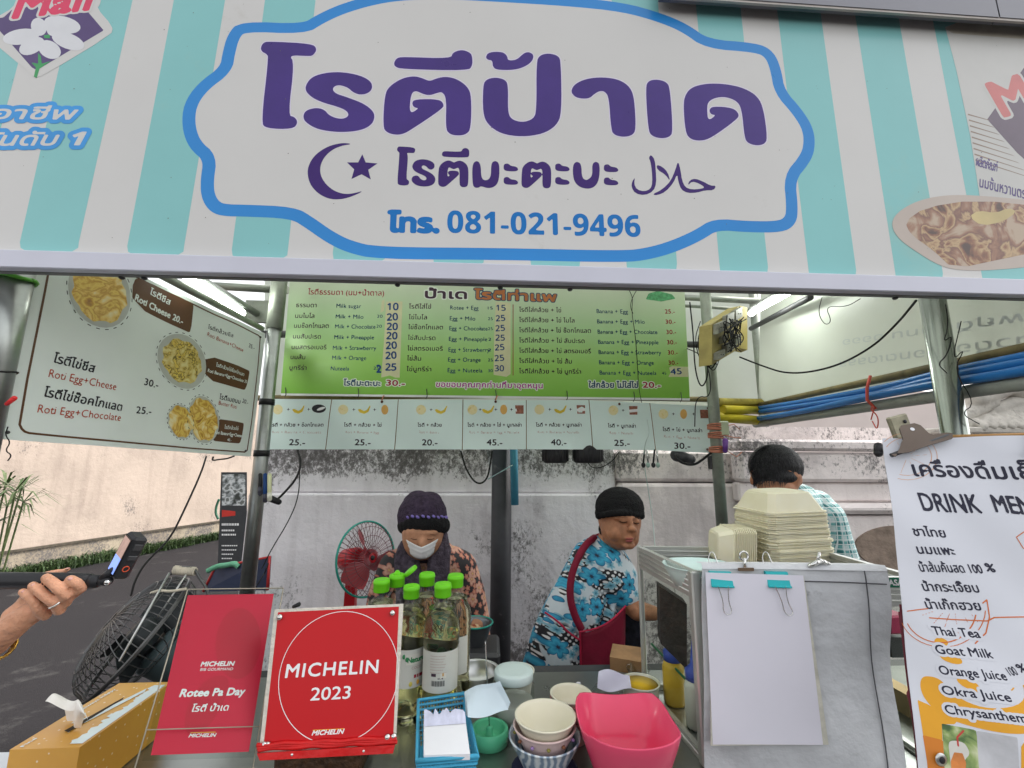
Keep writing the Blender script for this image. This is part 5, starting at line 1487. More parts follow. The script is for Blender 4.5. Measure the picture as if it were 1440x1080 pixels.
# move the nest up onto its mat is negligible; stack of pink bowls right of it
m_pk = M_('dusty_pink', (.50,.24,.22), .35, var=.07)
sc_ = PZ(799,1003,.965) + Vector((.012,.03,0)); sc_.z = CZ
proto = None
for k in range(7):
    p = sc_ + Vector((0,0,.0085*k))
    if proto is None:
        proto, _ = tub(p, 0, 'pink plastic bowl at the bottom of the stack of pink bowls', cup_prof(.033,.045,.040), m_pk, group='stacked pink bowls beside the square bowl'); proto_c = p
    else:
        r_ = proto.copy(); COL.objects.link(r_); r_.location = p
        for chd in proto.children: q_ = chd.copy(); COL.objects.link(q_); q_.parent = r_
        r_['label'] = 'pink plastic bowl in the middle of the stack of pink bowls' if k < 6 else 'pale topmost bowl of the stack of pink bowls'
        if k == 6:
            for chd in r_.children:
                chd.data = chd.data.copy(); chd.data.materials[0] = m_ivo
# magenta square bowl
m_mag = M_('magenta_plastic', (.74,.070,.15), .22, var=.04, coat=.3)
mc = onC(882, 1098)
sb = empty('square_bowl', 'large magenta square plastic bowl with curved sides', 'bowl', mc)
def sq(r, z, pw, rot, n=48, tw=0):
    o = []
    for i in range(n):
        a = 2*math.pi*i/n
        ca, sa = math.cos(a), math.sin(a)
        k = (abs(ca)**pw + abs(sa)**pw) ** (-1/pw)
        x, y = r*k*ca, r*k*sa
        zz_ = z + tw*(abs(math.cos(2*(a)))*-1 + .5)
        cr, sr = math.cos(rot), math.sin(rot)
        o.append(mc + Vector((x*cr - y*sr, x*sr + y*cr, zz_)))
    return o
rings = [sq(.048,.0,4,R(0)), sq(.052,.003,4,R(0)), sq(.071,.040,4,R(-3)), sq(.088,.090,3.8,R(-3),tw=.006), sq(.0925,.108,3.8,R(-3),tw=.010), sq(.0925,.111,3.8,R(-3),tw=.010), sq(.0895,.110,3.8,R(-3),tw=.010), sq(.068,.040,4,R(-3)), sq(.048,.006,4,R(0)), sq(.0005,.0055,2,0)]
vs = [p for r_ in rings for p in r_]; nn = 48
fs = [(i*nn+k, i*nn+(k+1)%nn, (i+1)*nn+(k+1)%nn, (i+1)*nn+k) for i in range(len(rings)-1) for k in range(nn)]
MB().add(vs, fs, True).add(rings[0], [tuple(reversed(range(nn)))]).build('bowl_shell', m_mag, sb)
# pot with steel rim behind the bottles
pc0 = onC(668, 968)
pt_ = empty('steel_pot', 'steel pan with a black side handle behind the oil bottles', 'pot', pc0)
MB().lathe([(.055,0),(.062,.004),(.064,.045),(.066,.047),(.063,.047),(.061,.042),(.06,.006),(.0005,.005)], c=pc0, n=36).build('pan_body', m_steel, pt_)
MB().tube(chaikin([tuple(pc0 + Vector((.064*math.cos(a), .064*math.sin(a), .036)) + Vector((.03*w_,0,0))) for a, w_ in ((-.4,0),(-.3,1),(.0,1.3),(.3,1),(.4,0))], 2, False), .004, 6).build('handle', m_blk, pt_)
# wooden board, glass bowls, yellow sauce behind magenta bowl
wb = MB().hexa([onC(858,942), onC(902,950), onC(905,928), onC(862,922)] + [p + Vector((0,0,.035)) for p in (onC(858,942), onC(902,950), onC(905,928), onC(862,922))]).build('wooden_block', M_('raw_wood', (.30,.17,.08), .7, var=.3, sc=14)); tag(wb, 'small raw wood block on the counter in front of the second woman', 'wood block')
e, c = tub(898, 955, 'small clear glass dish on the counter beside the wood block', cup_prof(.022,.032,.030), m_clear, name='glass_dish', cat='dish')
e, c = tub(902, 992, 'cream tub of yellow sauce partly hidden by the display case corner', cup_prof(.040,.046,.055), m_ivb, name='sauce_tub', cat='tub')
MB().lathe([(.043,.050),(.0005,.052)], c=c, n=24).build('yellow_sauce', M_('yellow_sauce', (.80,.50,.02), .3), e)
e, c = tub(858, 990, 'clear domed lid resting behind the magenta bowl', [(.052,0),(.050,.02),(.038,.036),(.015,.043),(.0005,.044)], m_clear, name='clear_lid', cat='lid', part='dome')
sl = slip([(842,944),(885,946),(888,972),(840,968)], [.975,.985,.955,.95], 'paper_note', M_('note_lilac', (.62,.60,.72), .8, var=.03), None); tag(sl, 'curved lilac paper note behind the magenta bowl', 'paper')
sl = slip([(810,960),(816,958),(819,978),(812,982)], [.985,.985,.96,.955], 'paper_tag', m_paper, None, .001); tag(sl, 'small upright white paper tag left of the magenta bowl', 'paper')

# ================================================================== DISPLAY CASE
FT = 1.27
FL = PZ(976, 803, FT); BL = PZ(899, 768, FT); FR = PZ(1294, 812, FT); BRr = PZ(1146, 771, FT)
FL.z = BL.z = FR.z = BRr.z = 0
dc = empty('display_case', 'aluminium and glass display case at the right of the counter', 'display case', (FL.x, FL.y, CZ))
m_gls = glassy('case_glass', (.96,.98,.96), .97, .02, 1.10)
Zv = lambda z: Vector((0,0,z))
def beam(a, b, z0, z1, w_, name='frame_rail', m=None, ribs=0, inset=0):
    d = (b - a).normalized(); n_ = Vector((-d.y, d.x, 0))*w_/2
    a2 = a + d*inset; b2 = b - d*inset
    MB().hexa([a2 - n_ + Zv(z0), b2 - n_ + Zv(z0), b2 + n_ + Zv(z0), a2 + n_ + Zv(z0), a2 - n_ + Zv(z1), b2 - n_ + Zv(z1), b2 + n_ + Zv(z1), a2 + n_ + Zv(z1)]).build(name, m or m_alu, dc)
    for k in range(ribs):
        z = z0 + (z1-z0)*(k+1)/(ribs+1)
        for s_ in (-1, 1):
            MB().tube([a2 + n_*1.0*s_ + Zv(z), b2 + n_*1.0*s_ + Zv(z)], .0022, 5).build('rib', m_alu, dc)
H = .056
for a, b2, rb in ((FL, BL, 4), (BL, BRr, 4), (BRr, FR, 4), (FL, FR, 4)):
    beam(a, b2, FT - H, FT, .014, ribs=rb, inset=.010)
    beam(a, b2, CZ + .001, CZ + .022, .012, ribs=1, inset=.010)
for p in (FL, BL, FR, BRr):
    hw_ = .011 if p.y < 1.15 else .0065
    MB().box((p.x - hw_, p.y - hw_, CZ + .0005), (p.x + hw_, p.y + hw_, FT + .001), bev=.003).build('corner_post', m_alu, dc)
beam(FL, BL, CZ + .03, FT - H, .004, 'glass_pane', m_gls, inset=.012)
beam(BL, BRr, CZ + .03, FT - H, .004, 'glass_pane', m_gls, inset=.012)
beam(BRr, FR, CZ + .03, FT - H, .004, 'glass_pane', m_gls, inset=.012)
beam(FL, FR, CZ + .03, FT - H, .004, 'glass_pane', m_gls, inset=.012)
# shelf with things inside
def inC(u, v, z): return FL.lerp(FR, u).lerp(BL.lerp(BRr, u), v) + Zv(z)
MB().hexa([inC(.03,.04,CZ+.005), inC(.97,.04,CZ+.005), inC(.97,.96,CZ+.005), inC(.03,.96,CZ+.005), inC(.03,.04,CZ+.01), inC(.97,.04,CZ+.01), inC(.97,.96,CZ+.01), inC(.03,.96,CZ+.01)]).build('floor_plate', m_steel, dc)
MB().hexa([inC(.36,.3,FT-.075), inC(.97,.3,FT-.075), inC(.97,.96,FT-.075), inC(.36,.96,FT-.075), inC(.36,.3,FT-.07), inC(.97,.3,FT-.07), inC(.97,.96,FT-.07), inC(.36,.96,FT-.07)]).build('shelf', M_('shelf_dull', (.26,.28,.26), .4, .4), dc)
def sqb(u, v, label, capm, bm, z=CZ+.0105, h=.12, r=.026):
    c = inC(u, v, z); e = empty('squeeze_bottle', label, 'bottle', c)
    MB().lathe([(r*.9,0),(r,.004),(r,h*.7),(r*.75,h*.85)], c=c, n=20).build('bottle_body', bm, e)
    MB().lathe([(r*.86,h*.82),(r*.86,h),(r*.4,h*1.08),(.004,h*1.5),(.0015,h*1.5)], c=c, n=18).build('nozzle_cap', capm, e)
m_milk = M_('milk_plastic', (.62,.62,.55), .4, var=.04)
sqb(.10, .40, 'squeeze bottle with a blue nozzle cap inside the display case', M_('cap_blue', (.05,.09,.45), .3), m_milk)
sqb(.14, .12, 'red sauce bottle at the front left inside the display case', M_('cap_red', (.6,.06,.05), .3), M_('sauce_red', (.55,.10,.04), .3), h=.10)
sqb(.09, .75, 'second blue capped squeeze bottle deeper inside the case', M_('cap_blue', (.05,.09,.45), .3), M_('sauce_yellow', (.65,.42,.05), .3), h=.12)
e, c = tub(inC(.12,.10,CZ+.0105) + Vector((.03,.03,0)), 0, 'dark olive bottle base low inside the display case', [(.03,0),(.032,.002),(.032,.07),(.02,.09),(.0005,.09)], M_('olive_glass', (.07,.06,.01), .2), name='dark_jar', cat='jar')
fq = [P(929,905,1.16), P(966,942,1.10), P(966,850,1.10), P(927,824,1.16)]; bo_ = Vector((.012,.05,.0))
bx = MB().hexa([fq[0], fq[1], fq[1] + bo_, fq[0] + bo_, fq[3], fq[2], fq[2] + bo_, fq[3] + bo_]).build('dark_box', M_('dark_box', (.035,.03,.028), .5, bump=.4)); tag(bx, 'dark folded box propped inside the display case', 'box')
tr2 = MB().tube([inC(.02,.9,CZ+.13), inC(.20,.25,CZ+.04)], .003, 6).build('green_rod', M_('rod_green', (.03,.16,.07), .4)); tag(tr2, 'thin green rod leaning inside the display case', 'rod')
# white basin sunk in the top
wbn = empty('white_basin', 'round pale mint basin set in the top of the display case', 'basin', inC(.20,.62,FT))
cb = PZ(983, 795, FT - .004)
MB().lathe([(.055,-.05),(.075,-.01),(.079,-.001),(.0815,.001),(.0815,.003),(.078,.002),(.072,-.006),(.0005,-.012)], c=cb, n=40, sy=.95).build('basin_shell', M_('mint_basin', (.60,.76,.72), .35), wbn)
# grey vinyl draped over the front
m_tarp = M_('silver_vinyl', (.60,.61,.63), .45, 0, .12, 5, bump=.7, bsc=7, dirt=((.14,.14,.14), 7, -.02))
fd = (FR - FL).normalized(); fn = Vector((fd.y, -fd.x, 0))
if fn.y > 0: fn = -fn
vz = Sheet('vinyl_cover', 'grey vinyl sheet draped over the front of the display case', 'cover', FL + fn*.026 + Zv(FT), fd, (0,0,1),
           warp=lambda a, b: .006*math.sin(a*14 + b*5)*min(1, abs(b)*6) + .004*math.sin(b*22 + a*8) + .0012*math.sin(a*40 + b*27) + .003*math.sin(b*24 - a*12)*min(1, max(0, a - .15)*8) + .008*math.sin(b*9 + 1)*min(1, max(0, a - .2)*6))
[setattr(n_.inputs['Distance'], 'default_value', .03) for n_ in m_tarp.node_tree.nodes if n_.type == 'BUMP']
o = vz.grid('sheet', [(987,799),(1243,801),(1285,1140),(994,1140)], m_tarp, 60, 60, 0, .0015)
v3 = [vz.at(x, y, .002) for x, y in ((987,799.5),(1100,799.5),(1243,801.5))]
bk_ = [p - fn*.05 + Zv(.004) for p in v3]; md_ = [p - fn*.006 + Zv(.010) for p in v3]
MB().add(v3 + md_ + bk_, [(0,1,4,3),(1,2,5,4),(3,4,7,6),(4,5,8,7)], True).build('fold_over', m_tarp, vz.e)
def seam(pts): MB().tube([vz.at(x, y, .0022) for x, y in chaikin(pts, 2, False)], .0012, 5).build('seam', M_('seam_dark', (.10,.10,.11), .7), vz.e)
seam([(1128,816),(1215,818),(1240,819)]); seam([(1211,801),(1214,830),(1225,900),(1238,980),(1248,1090)])
# white sheets clipped on
ws = Sheet('clipped_paper', 'blank white sheet clipped to the front of the display case', 'paper', FL + fn*.040 + Zv(FT), fd, (0,0,1), warp=lambda a, b: .002*math.sin(a*10 + b*5))
ws.grid('paper_sheet', [(1000,806),(1130,810),(1165,1047),(1000,1050)], M_('worn_paper', (.60,.58,.50), .7, var=.2, sc=30), 8, 8, -.003, .001)
ws.grid('paper_sheet', [(992,805),(1129,809),(1157,1047),(1003,1048)], M_('sheet_white', (.78,.76,.84), .6, var=.015), 12, 12, 0, .0006)
m_turq = M_('clip_turquoise', (.02,.42,.45), .35, dirt=((.25,.2,.15), 40, .0))
def binder(x, y, label, dx):
    p = vz.at(x, y, 0.006)
    e = empty('binder_clip', label, 'clip', p, group='turquoise binder clips')
    MB().hexa([p + fd*-.0215 + fn*.010 + Zv(-.014), p + fd*.0215 + fn*.010 + Zv(-.014), p + fd*.0215 + fn*-.026 + Zv(-.014), p + fd*-.0215 + fn*-.026 + Zv(-.014),
               p + fd*-.0215 + fn*.002 + Zv(.012), p + fd*.0215 + fn*.002 + Zv(.012), p + fd*.0215 + fn*-.008 + Zv(.012), p + fd*-.0215 + fn*-.008 + Zv(.012)]).build('clip_body', m_turq, e)
    MB().tube([p + fd*-.022 + fn*.011 + Zv(-.0145), p + fd*.022 + fn*.011 + Zv(-.0145)], .0022, 6).build('lip', m_turq, e)
    for nm, s_, top_ in (('wire_handle', 1, 0), ('wire_handle', -1, 1)):
        if not top_: pts = [p + fd*-.010 + fn*.012 + Zv(-.013), p + fd*(-.004+dx*.4) + fn*.014 + Zv(-.042), p + fd*(-.009+dx) + fn*.016 + Zv(-.060), p + fd*(.000+dx) + fn*.017 + Zv(-.068), p + fd*(.009+dx) + fn*.016 + Zv(-.060), p + fd*(.006+dx*.4) + fn*.014 + Zv(-.042), p + fd*.010 + fn*.012 + Zv(-.013)]
        else: pts = [p + fd*-.010 + fn*-.02 + Zv(.010), p + fd*-.013 + fn*-.03 + Zv(.030), p + fd*-.006 + fn*-.034 + Zv(.045), p + fd*.002 + fn*-.034 + Zv(.043), p + fd*.004 + fn*-.03 + Zv(.030), p + fd*.009 + fn*-.02 + Zv(.010)]
        MB().tube(chaikin([tuple(q_) for q_ in pts], 3, False), .0010, 5).build(nm, m_chrome, e)
binder(1011, 811, 'turquoise binder clip at the left corner of the white sheet', .004)
binder(1089, 811, 'turquoise binder clip at the right corner of the white sheet', .010)
p = vz.at(1046, 797, .004)
e = empty('bulldog_clip', 'small brown metal clip between the two turquoise clips', 'clip', p)
MB().box(tuple(p + Vector((-.016,-.004,-.006))), tuple(p + Vector((.016,.0,.0)))).build('jaw', M_('bronze', (.22,.15,.10), .35, .6), e)
MB().tube([p + Vector((.001,.004,.022)) + Vector((.009*math.cos(a), 0, .009*math.sin(a))) for a in [i*.6 for i in range(22)]], .0022, 6).cap(p + Vector((0,.002,0)), p + Vector((.002,.004,.016)), .003, .003, 5).build('spring', m_chrome, e)
p = vz.at(1152, 797, .0)
e = empty('metal_clip', 'silver lever clip lying on the right part of the case front edge', 'clip', p)
MB().cap(p + Vector((-.022,0,.002)), p + Vector((.0,-.002,.012)), .004, .006, 5).cap(p + Vector((0,0,.012)), p + Vector((.018,0,.006)), .006, .005, 5).cap(p + Vector((-.004,0,.012)), p + Vector((.002,0,.026)), .003, .0035, 5).build('lever', m_chrome, e)
# green sticker on the rail at the right
stp = Sheet('x', '', '', FR + fn*.014 + Zv(FT - .03), fd, (0,0,1), parent=dc)
m_stk = M_('sticker_green', (.02,.16,.09), .4)
stp.quad('sticker', [(1246,812),(1275,812),(1275,826),(1246,826)], m_stk, .002, .001)
stp.text('ASA', (1250,823), (1270,823), 8, m_white, .004, bold=.08)

# ---- nested stack of ivory foam boxes
m_ivf, t, b_ = nodes('ivory_foam')
tc = N(t, 'TexCoord'); n_z = N(t, 'TexNoise', i_Scale=14.0, i_Detail=5.0); t.links.new(tc.outputs['Object'], n_z.inputs['Vector'])
t.links.new(ramp(t, n_z.outputs['Fac'], [(.3,(.76,.71,.50)), (.7,(.82,.78,.60))]), b_.inputs['Base Color']); b_.inputs['Roughness'].default_value = .55
b_.inputs['Subsurface Weight'].default_value = .15; b_.inputs['Subsurface Radius'].default_value = (.02,.015,.008)
SYd = 1.235
def tray_mesh():
    """open hinged lunch box seen end-on: tapered shell with a flange and a hinge notch"""
    b = MB(); w_, d_, h_ = .080, .075, .052
    def ring(sx, sy, z, ch=.014): 
        x, y = sx, sy
        return [(-x+ch,-y,z),(x-ch,-y,z),(x,-y+ch,z),(x,y-ch,z),(x-ch,y,z),(-x+ch,y,z),(-x,y-ch,z),(-x,-y+ch,z)]
    rs = [ring(.050,.046,h_), ring(.060,.056,h_-.004), ring(w_,d_,.003), ring(w_+.005,d_+.005,.0025), ring(w_+.005,d_+.005,.0), ring(w_-.001,d_-.001,.0), ring(.058,.054,h_-.007), ring(.048,.044,h_-.003)]
    vs = [p for r_ in rs for p in r_]
    fs = [(i*8+k, (i+1)*8+k, (i+1)*8+(k+1)%8, i*8+(k+1)%8) for i in range(len(rs)-1) for k in range(8)]
    fs.append(tuple(range(8))); fs.append(tuple(reversed([56+k for k in range(8)])))
    return b.add(vs, fs, False)
base_p = P(1112, 806, SYd); base_p.z = FT - .055
tm = None
rn = random.Random(2)
for k in range(41):
    if tm is None:
        tm = tray_mesh().build('foam_box', m_ivf); o = tm
    else:
        o = tm.copy(); COL.objects.link(o)
    t_ = k/40
    o.location = base_p + Vector((-.014 - .004*t_ + rn.uniform(-.0035,.0035), 0 + rn.uniform(-.003,.003), .0040*k))
    o.scale = (1.16 - .12*t_, 1, 1)
    o.rotation_euler = (R(2 + rn.uniform(-.5,.5)), R(-1.5 + rn.uniform(-.6,.6)), R(rn.uniform(-1.2,1.2) + 6))
    tag(o, 'ivory foam food box nested in the tall stack behind the display case', 'food box', 'stacked ivory foam food boxes')
tm['label'] = 'lowest ivory foam food box of the tall stack'
o['label'] = 'topmost ivory foam food box of the tall stack'
# second, shorter stack standing on its side at the left of the tall one
b0_ = P(1040, 790, 1.20)
for k in range(12):
    o = tm.copy(); COL.objects.link(o)
    o.location = P(1022 + k*2.6, 768, 1.21) + Vector((0, .0, rn.uniform(-.001,.001)))
    o.scale = (.60,.78,.7)
    o.rotation_euler = (R(4), R(-84 + rn.uniform(-1,1)), R(-14))
    tag(o, 'ivory foam food box in the small sideways stack left of the tall stack', 'food box', 'sideways ivory foam food boxes')

# ================================================================== DRINK MENU BANNER
dm_ = sheet3('drink_menu', 'white drink menu banner with orange art hanging at the right', 'banner', P(1290,1080,.70), P(1440,1080,.66), P(1243,640,.84),
             warp=lambda a, b: .006*math.sin(a*13 + b*4) + .004*math.sin(b*17 + 2) + .0015*math.sin(a*50 + b*20))
m_dw = M_('banner_white', (.62,.63,.68), .33, var=.03, sc=3)
dm_.grid('banner_sheet', [(1243,614),(1520,612),(1640,1150),(1297,1150)], m_dw, 50, 60, 0, .0012)
bb = dm_
MB().tube([dm_.at(1300,611,-.006), dm_.at(1530,609,-.006)], .004, 8).build('wooden_batten', M_('batten_wood', (.40,.22,.08), .6), dm_.e)
m_mrn = M_('maroon_back', (.10,.012,.02), .6)
dm_.grid('maroon_backing', [(1264,850),(1300,850),(1330,1150),(1297,1150)], m_mrn, 4, 20, -.014, .001)
dm_.shape('maroon_fold', [[(1262,860),(1275,860),(1285,960),(1300,1060),(1290,1062),(1277,985),(1274,975),(1279,966)]], m_mrn, -.010, cell=.003, merge=False)
m_ora = M_('art_orange', (.72,.34,.02), .35, var=.08, sc=8); m_oro = M_('art_dark_orange', (.62,.20,.02), .35, var=.15, sc=8); m_ol = M_('art_line', (.58,.15,.04), .4)
D = lambda name, L, m, lift=.0010, **k: dm_.shape(name, L, m, lift, cell=k.pop('cell', .0022), merge=False, **k)
D('orange_swirl', [[(1312,905),(1313,898),(1322,896),(1335,903),(1326,912),(1334,922),(1350,925),(1353,934),(1338,934),(1320,926)]], m_ora, smooth=2)
D('orange_swirl', [[(1294,955),(1300,950),(1318,953),(1330,965),(1350,985),(1390,998),(1440,990),(1440,960),(1428,965),(1420,975),(1420,968),(1435,962),(1520,960),(1520,1020),(1440,1032),(1400,1030),(1350,1018),(1320,1005),(1300,985),(1293,968)],
                  [(1340,953),(1362,953),(1376,966),(1378,975),(1368,972),(1350,965)]], m_ora, smooth=2)
D('orange_band', [[(1289,984),(1303,990),(1320,1000),(1345,1012),(1340,1018),(1322,1018),(1323,1080),(1296,1036)]], m_ora)
D('orange_band', [[(1295,1033),(1323,1040),(1327,1150),(1310,1150),(1301,1070)]], m_oro, .0013)
m_dtx = M_('menu_navy_ink', (.016,.016,.035), .35)
def arc(cx_, cy_, rx, ry, a0, a1, n=20, rot=0):
    o = []
    for i in range(n + 1):
        a = R(a0 + (a1-a0)*i/n); x, y = rx*math.cos(a), ry*math.sin(a)
        o.append((cx_ + x*math.cos(rot) - y*math.sin(rot), cy_ + x*math.sin(rot) + y*math.cos(rot)))
    return o
ll = lambda pts, h=.0007, m=m_ol: line(dm_, 'orange_line', pts, h, m, .0016, False, .0012)
ll(arc(1322,858,52,46,8,155), .0008); ll(arc(1325,858,62,52,0,160), .0006); ll([(1274,860),(1288,858),(1304,856)], .0008)
ll([(1306,869),(1340,871),(1390,873),(1400,868),(1440,867),(1520,867)], .0009); ll([(1383,848),(1389,843),(1393,868),(1388,890),(1372,905)], .0008)
for x0, y0, x1_, y1 in ((1294,866,1312,860),(1308,881,1326,862),(1328,882,1336,862),(1348,892,1344,862),(1364,880,1356,862),(1378,876,1366,862),(1350,893,1356,894)): ll([(x0,y0),(x1_,y1)], .0004)
m_opale = M_('art_pale', (.62,.30,.14), .5)
for r_ in (42, 34): line(dm_, 'orange_slice', arc(1278,640,r_,r_*.8,-150 if r_ < 40 else -140,110,26), .0005, m_opale, .0014, False, .001)
for a in range(-120, 110, 38): line(dm_, 'orange_slice', [(1278 + 6*math.cos(R(a)), 640 + 5*math.sin(R(a))), (1278 + 31*math.cos(R(a)), 640 + 25*math.sin(R(a)))], .0003, m_opale, .0014, False, .0008)
ll([(1430,755),(1440,748),(1452,742)], .0007); ll([(1430,755),(1440,770),(1450,778)], .0007)
TD = lambda s, x0,y0,x1_,y1,h,b=.05,**k: dm_.text(s, (x0,y0), (x1_,y1), h, k.pop('m', m_dtx), .0022, bold=b, q=k.pop('q', 11), **k)
TD('เครื่องดื่มเย็น', 1288,668, 1478,676, 22, .05, q=14)
TD('DRINK', 1299,718, 1383,722, 28, .03, q=14); TD('MENU', 1401,720, 1478,726, 27, .04, q=14)
TD('ชาไทย', 1284,754, 1331,756, 13); TD('นมแพะ', 1290,779, 1344,781, 13)
TD('น้ำส้มคั้นสด 100', 1294,804, 1385,806, 13, .04); TD('%', 1389,802, 1403,804, 12, .09)
TD('น้ำกระเจี๊ยบ', 1299,831, 1379,833, 13); TD('น้ำเก๊กฮวย', 1303,856, 1382,858, 13)
wht = (m_dw, .30)
TD('Thai Tea', 1312,893, 1381,897, 13, edge=wht); TD('Goat Milk', 1316,919, 1399,926, 13, edge=wht)
TD('Orange Juice', 1321,948, 1417,957, 13, edge=wht); TD('100', 1422,951, 1434,949, 13, .02); TD('%', 1436,946, 1448,944, 12, .06)
TD('Okra Juice', 1325,976, 1421,987, 13, edge=wht); TD('Chrysanthemum', 1329,1003, 1470,1020, 13, edge=wht)
# printed picture of an iced drink
D('garden_picture', [[(1322,1017),(1369,1026),(1376,1072),(1376,1150),(1328,1150)]], food_mat('leafy_print', [(.35,(.01,.03,.005)), (.5,(.05,.12,.02)), (.62,(.25,.34,.10)), (.75,(.55,.58,.35))], 60, 18), .0012)
D('grey_picture', [[(1370,1027),(1425,1036),(1432,1150),(1376,1150)]], M_('print_grey', (.48,.48,.50), .5, var=.2, sc=20), .0013)
D('cup_picture', [[(1330,1044),(1336,1040),(1352,1043),(1358,1052),(1360,1060),(1352,1068),(1350,1080),(1350,1110),(1336,1110),(1332,1062)]], M_('cup_print', (.62,.60,.55), .4), .0020, smooth=1)
D('tea_picture', [[(1332,1056),(1356,1059),(1350,1110),(1336,1110)]], M_('tea_print', (.58,.20,.05), .4, var=.25, sc=40), .0024, smooth=1)
line(dm_, 'straw_picture', [(1344,1048),(1343,1036),(1352,1027)], .0010, M_('straw_red', (.5,.05,.04), .4), .0030, False, .001)
D('orange_picture', [[(1428,1052),(1436,1040),(1520,1040),(1520,1150),(1436,1150)]], m_ora, .0016, smooth=1)
for rr_, mm, h in ((9, m_steel, .003), (5.5, m_ink, .004)):
    p = dm_.at(1319,1067,h); MB().ell(p, (rr_*.0010, .0025, rr_*.0010), 8).build('eyelet', mm, dm_.e)
# big metal clamps on the batten
m_clamp = M_('clamp_brown', (.13,.10,.08), .4, .5, .15, 12)
def clamp(cx_, cy_, label, s_=1.0):
    p = dm_.at(cx_, cy_, .010)
    e = empty('metal_clamp', label, 'clamp', p, group='brown metal clamps holding the drink menu')
    u, v, n_ = dm_.u, dm_.v, dm_.n
    pts = [(-45,13),(-40,18),(-28,4),(-22,-4),(-18,-8),(-14,-27),(-10,-32),(10,-33),(16,-28),(20,-12),(24,-9),(42,-9),(48,-6),(44,2),(12,7),(-20,14)]
    k = (dm_.uv(cx_+1, cy_)[0] - dm_.uv(cx_, cy_)[0])*s_
    a0, b0__ = dm_.uv(cx_, cy_)
    lp = [(a0 + x*k, b0__ - y*k*1.0) for x, y in pts]
    hole = [(a0 + (2 + 3*math.cos(-t_))*k, b0__ + (23 + 3*math.sin(-t_))*k) for t_ in [i*.5 for i in range(13)]]
    v_, f_ = fill_loops([lp[::1]], 0, .0016, False)
    o = dm_.mesh('clamp_face', v_, f_, m_clamp, .016, .0035); 
    o.parent = e; o.matrix_basis = parent_world(e).inverted() @ dm_.M
    hv, hf = fill_loops([hole], 0, .0008, False)
    h_ = dm_.mesh('hole', hv, hf, m_paper, .0165); h_.parent = e; h_.matrix_basis = parent_world(e).inverted() @ dm_.M
    MB().tube([dm_.w(a0 - 44*k, b0__ - 14*k, .012), dm_.w(a0 + 46*k, b0__ + 6*k, .012)], .004, 8).build('spring_bar', m_dark, e)
clamp(1290, 624, 'brown metal clamp at the left top corner of the drink menu', 1.12)
clamp(1468, 628, 'brown metal clamp cut off by the right edge of the picture', .95)
p = P(1266, 601, .90)
gc = MB().box((-.022,-.006,-.028), (.022,.006,.026), M=Matrix.Translation(p) @ Matrix.Rotation(R(-14), 4, 'Y'), bev=.003).build('metal_tag', M_('worn_brass', (.30,.28,.20), .45, .5, .3, 30)); tag(gc, 'worn cream metal fitting behind the left clamp', 'fitting')
MB().ell(p + Vector((.006,-.007,.012)), (.004,.002,.004), 5).build('hole', m_ink, gc)
MB().cap(dm_.at(1240,622,-.01), dm_.at(1240,632,-.01), .008, .008, 6).build('clip_end', m_blk, dm_.e)
# things seen in the slot between case and banner
sd_ = MB().box((1.02,1.0,.0), (1.06,1.6,CZ+.05)).build('wooden_board', M_('side_tan', (.42,.30,.16), .7, var=.2)); tag(sd_, 'tan board standing between the display case and the drink menu', 'board')
rb_ = MB().hexa([P(1254,880,1.0), P(1275,882,1.0), P(1280,893,1.0), P(1256,892,1.0)] + [q_ + Vector((0,.05,.0)) for q_ in (P(1254,880,1.0), P(1275,882,1.0), P(1280,893,1.0), P(1256,892,1.0))])
o = MB().box(tuple(P(1253,893,1.0)), tuple(P(1280,866,1.0) + Vector((0,.08,0))), bev=.004).build('pink_box', M_('pink_box', (.45,.05,.12), .4)); tag(o, 'pink plastic box edge beside the drink menu', 'box')
o = MB().box(tuple(P(1255,925,1.02)), tuple(P(1284,896,1.02) + Vector((0,.08,0)))).build('dark_box', m_dark); tag(o, 'dark grey box under the pink one beside the drink menu', 'box')

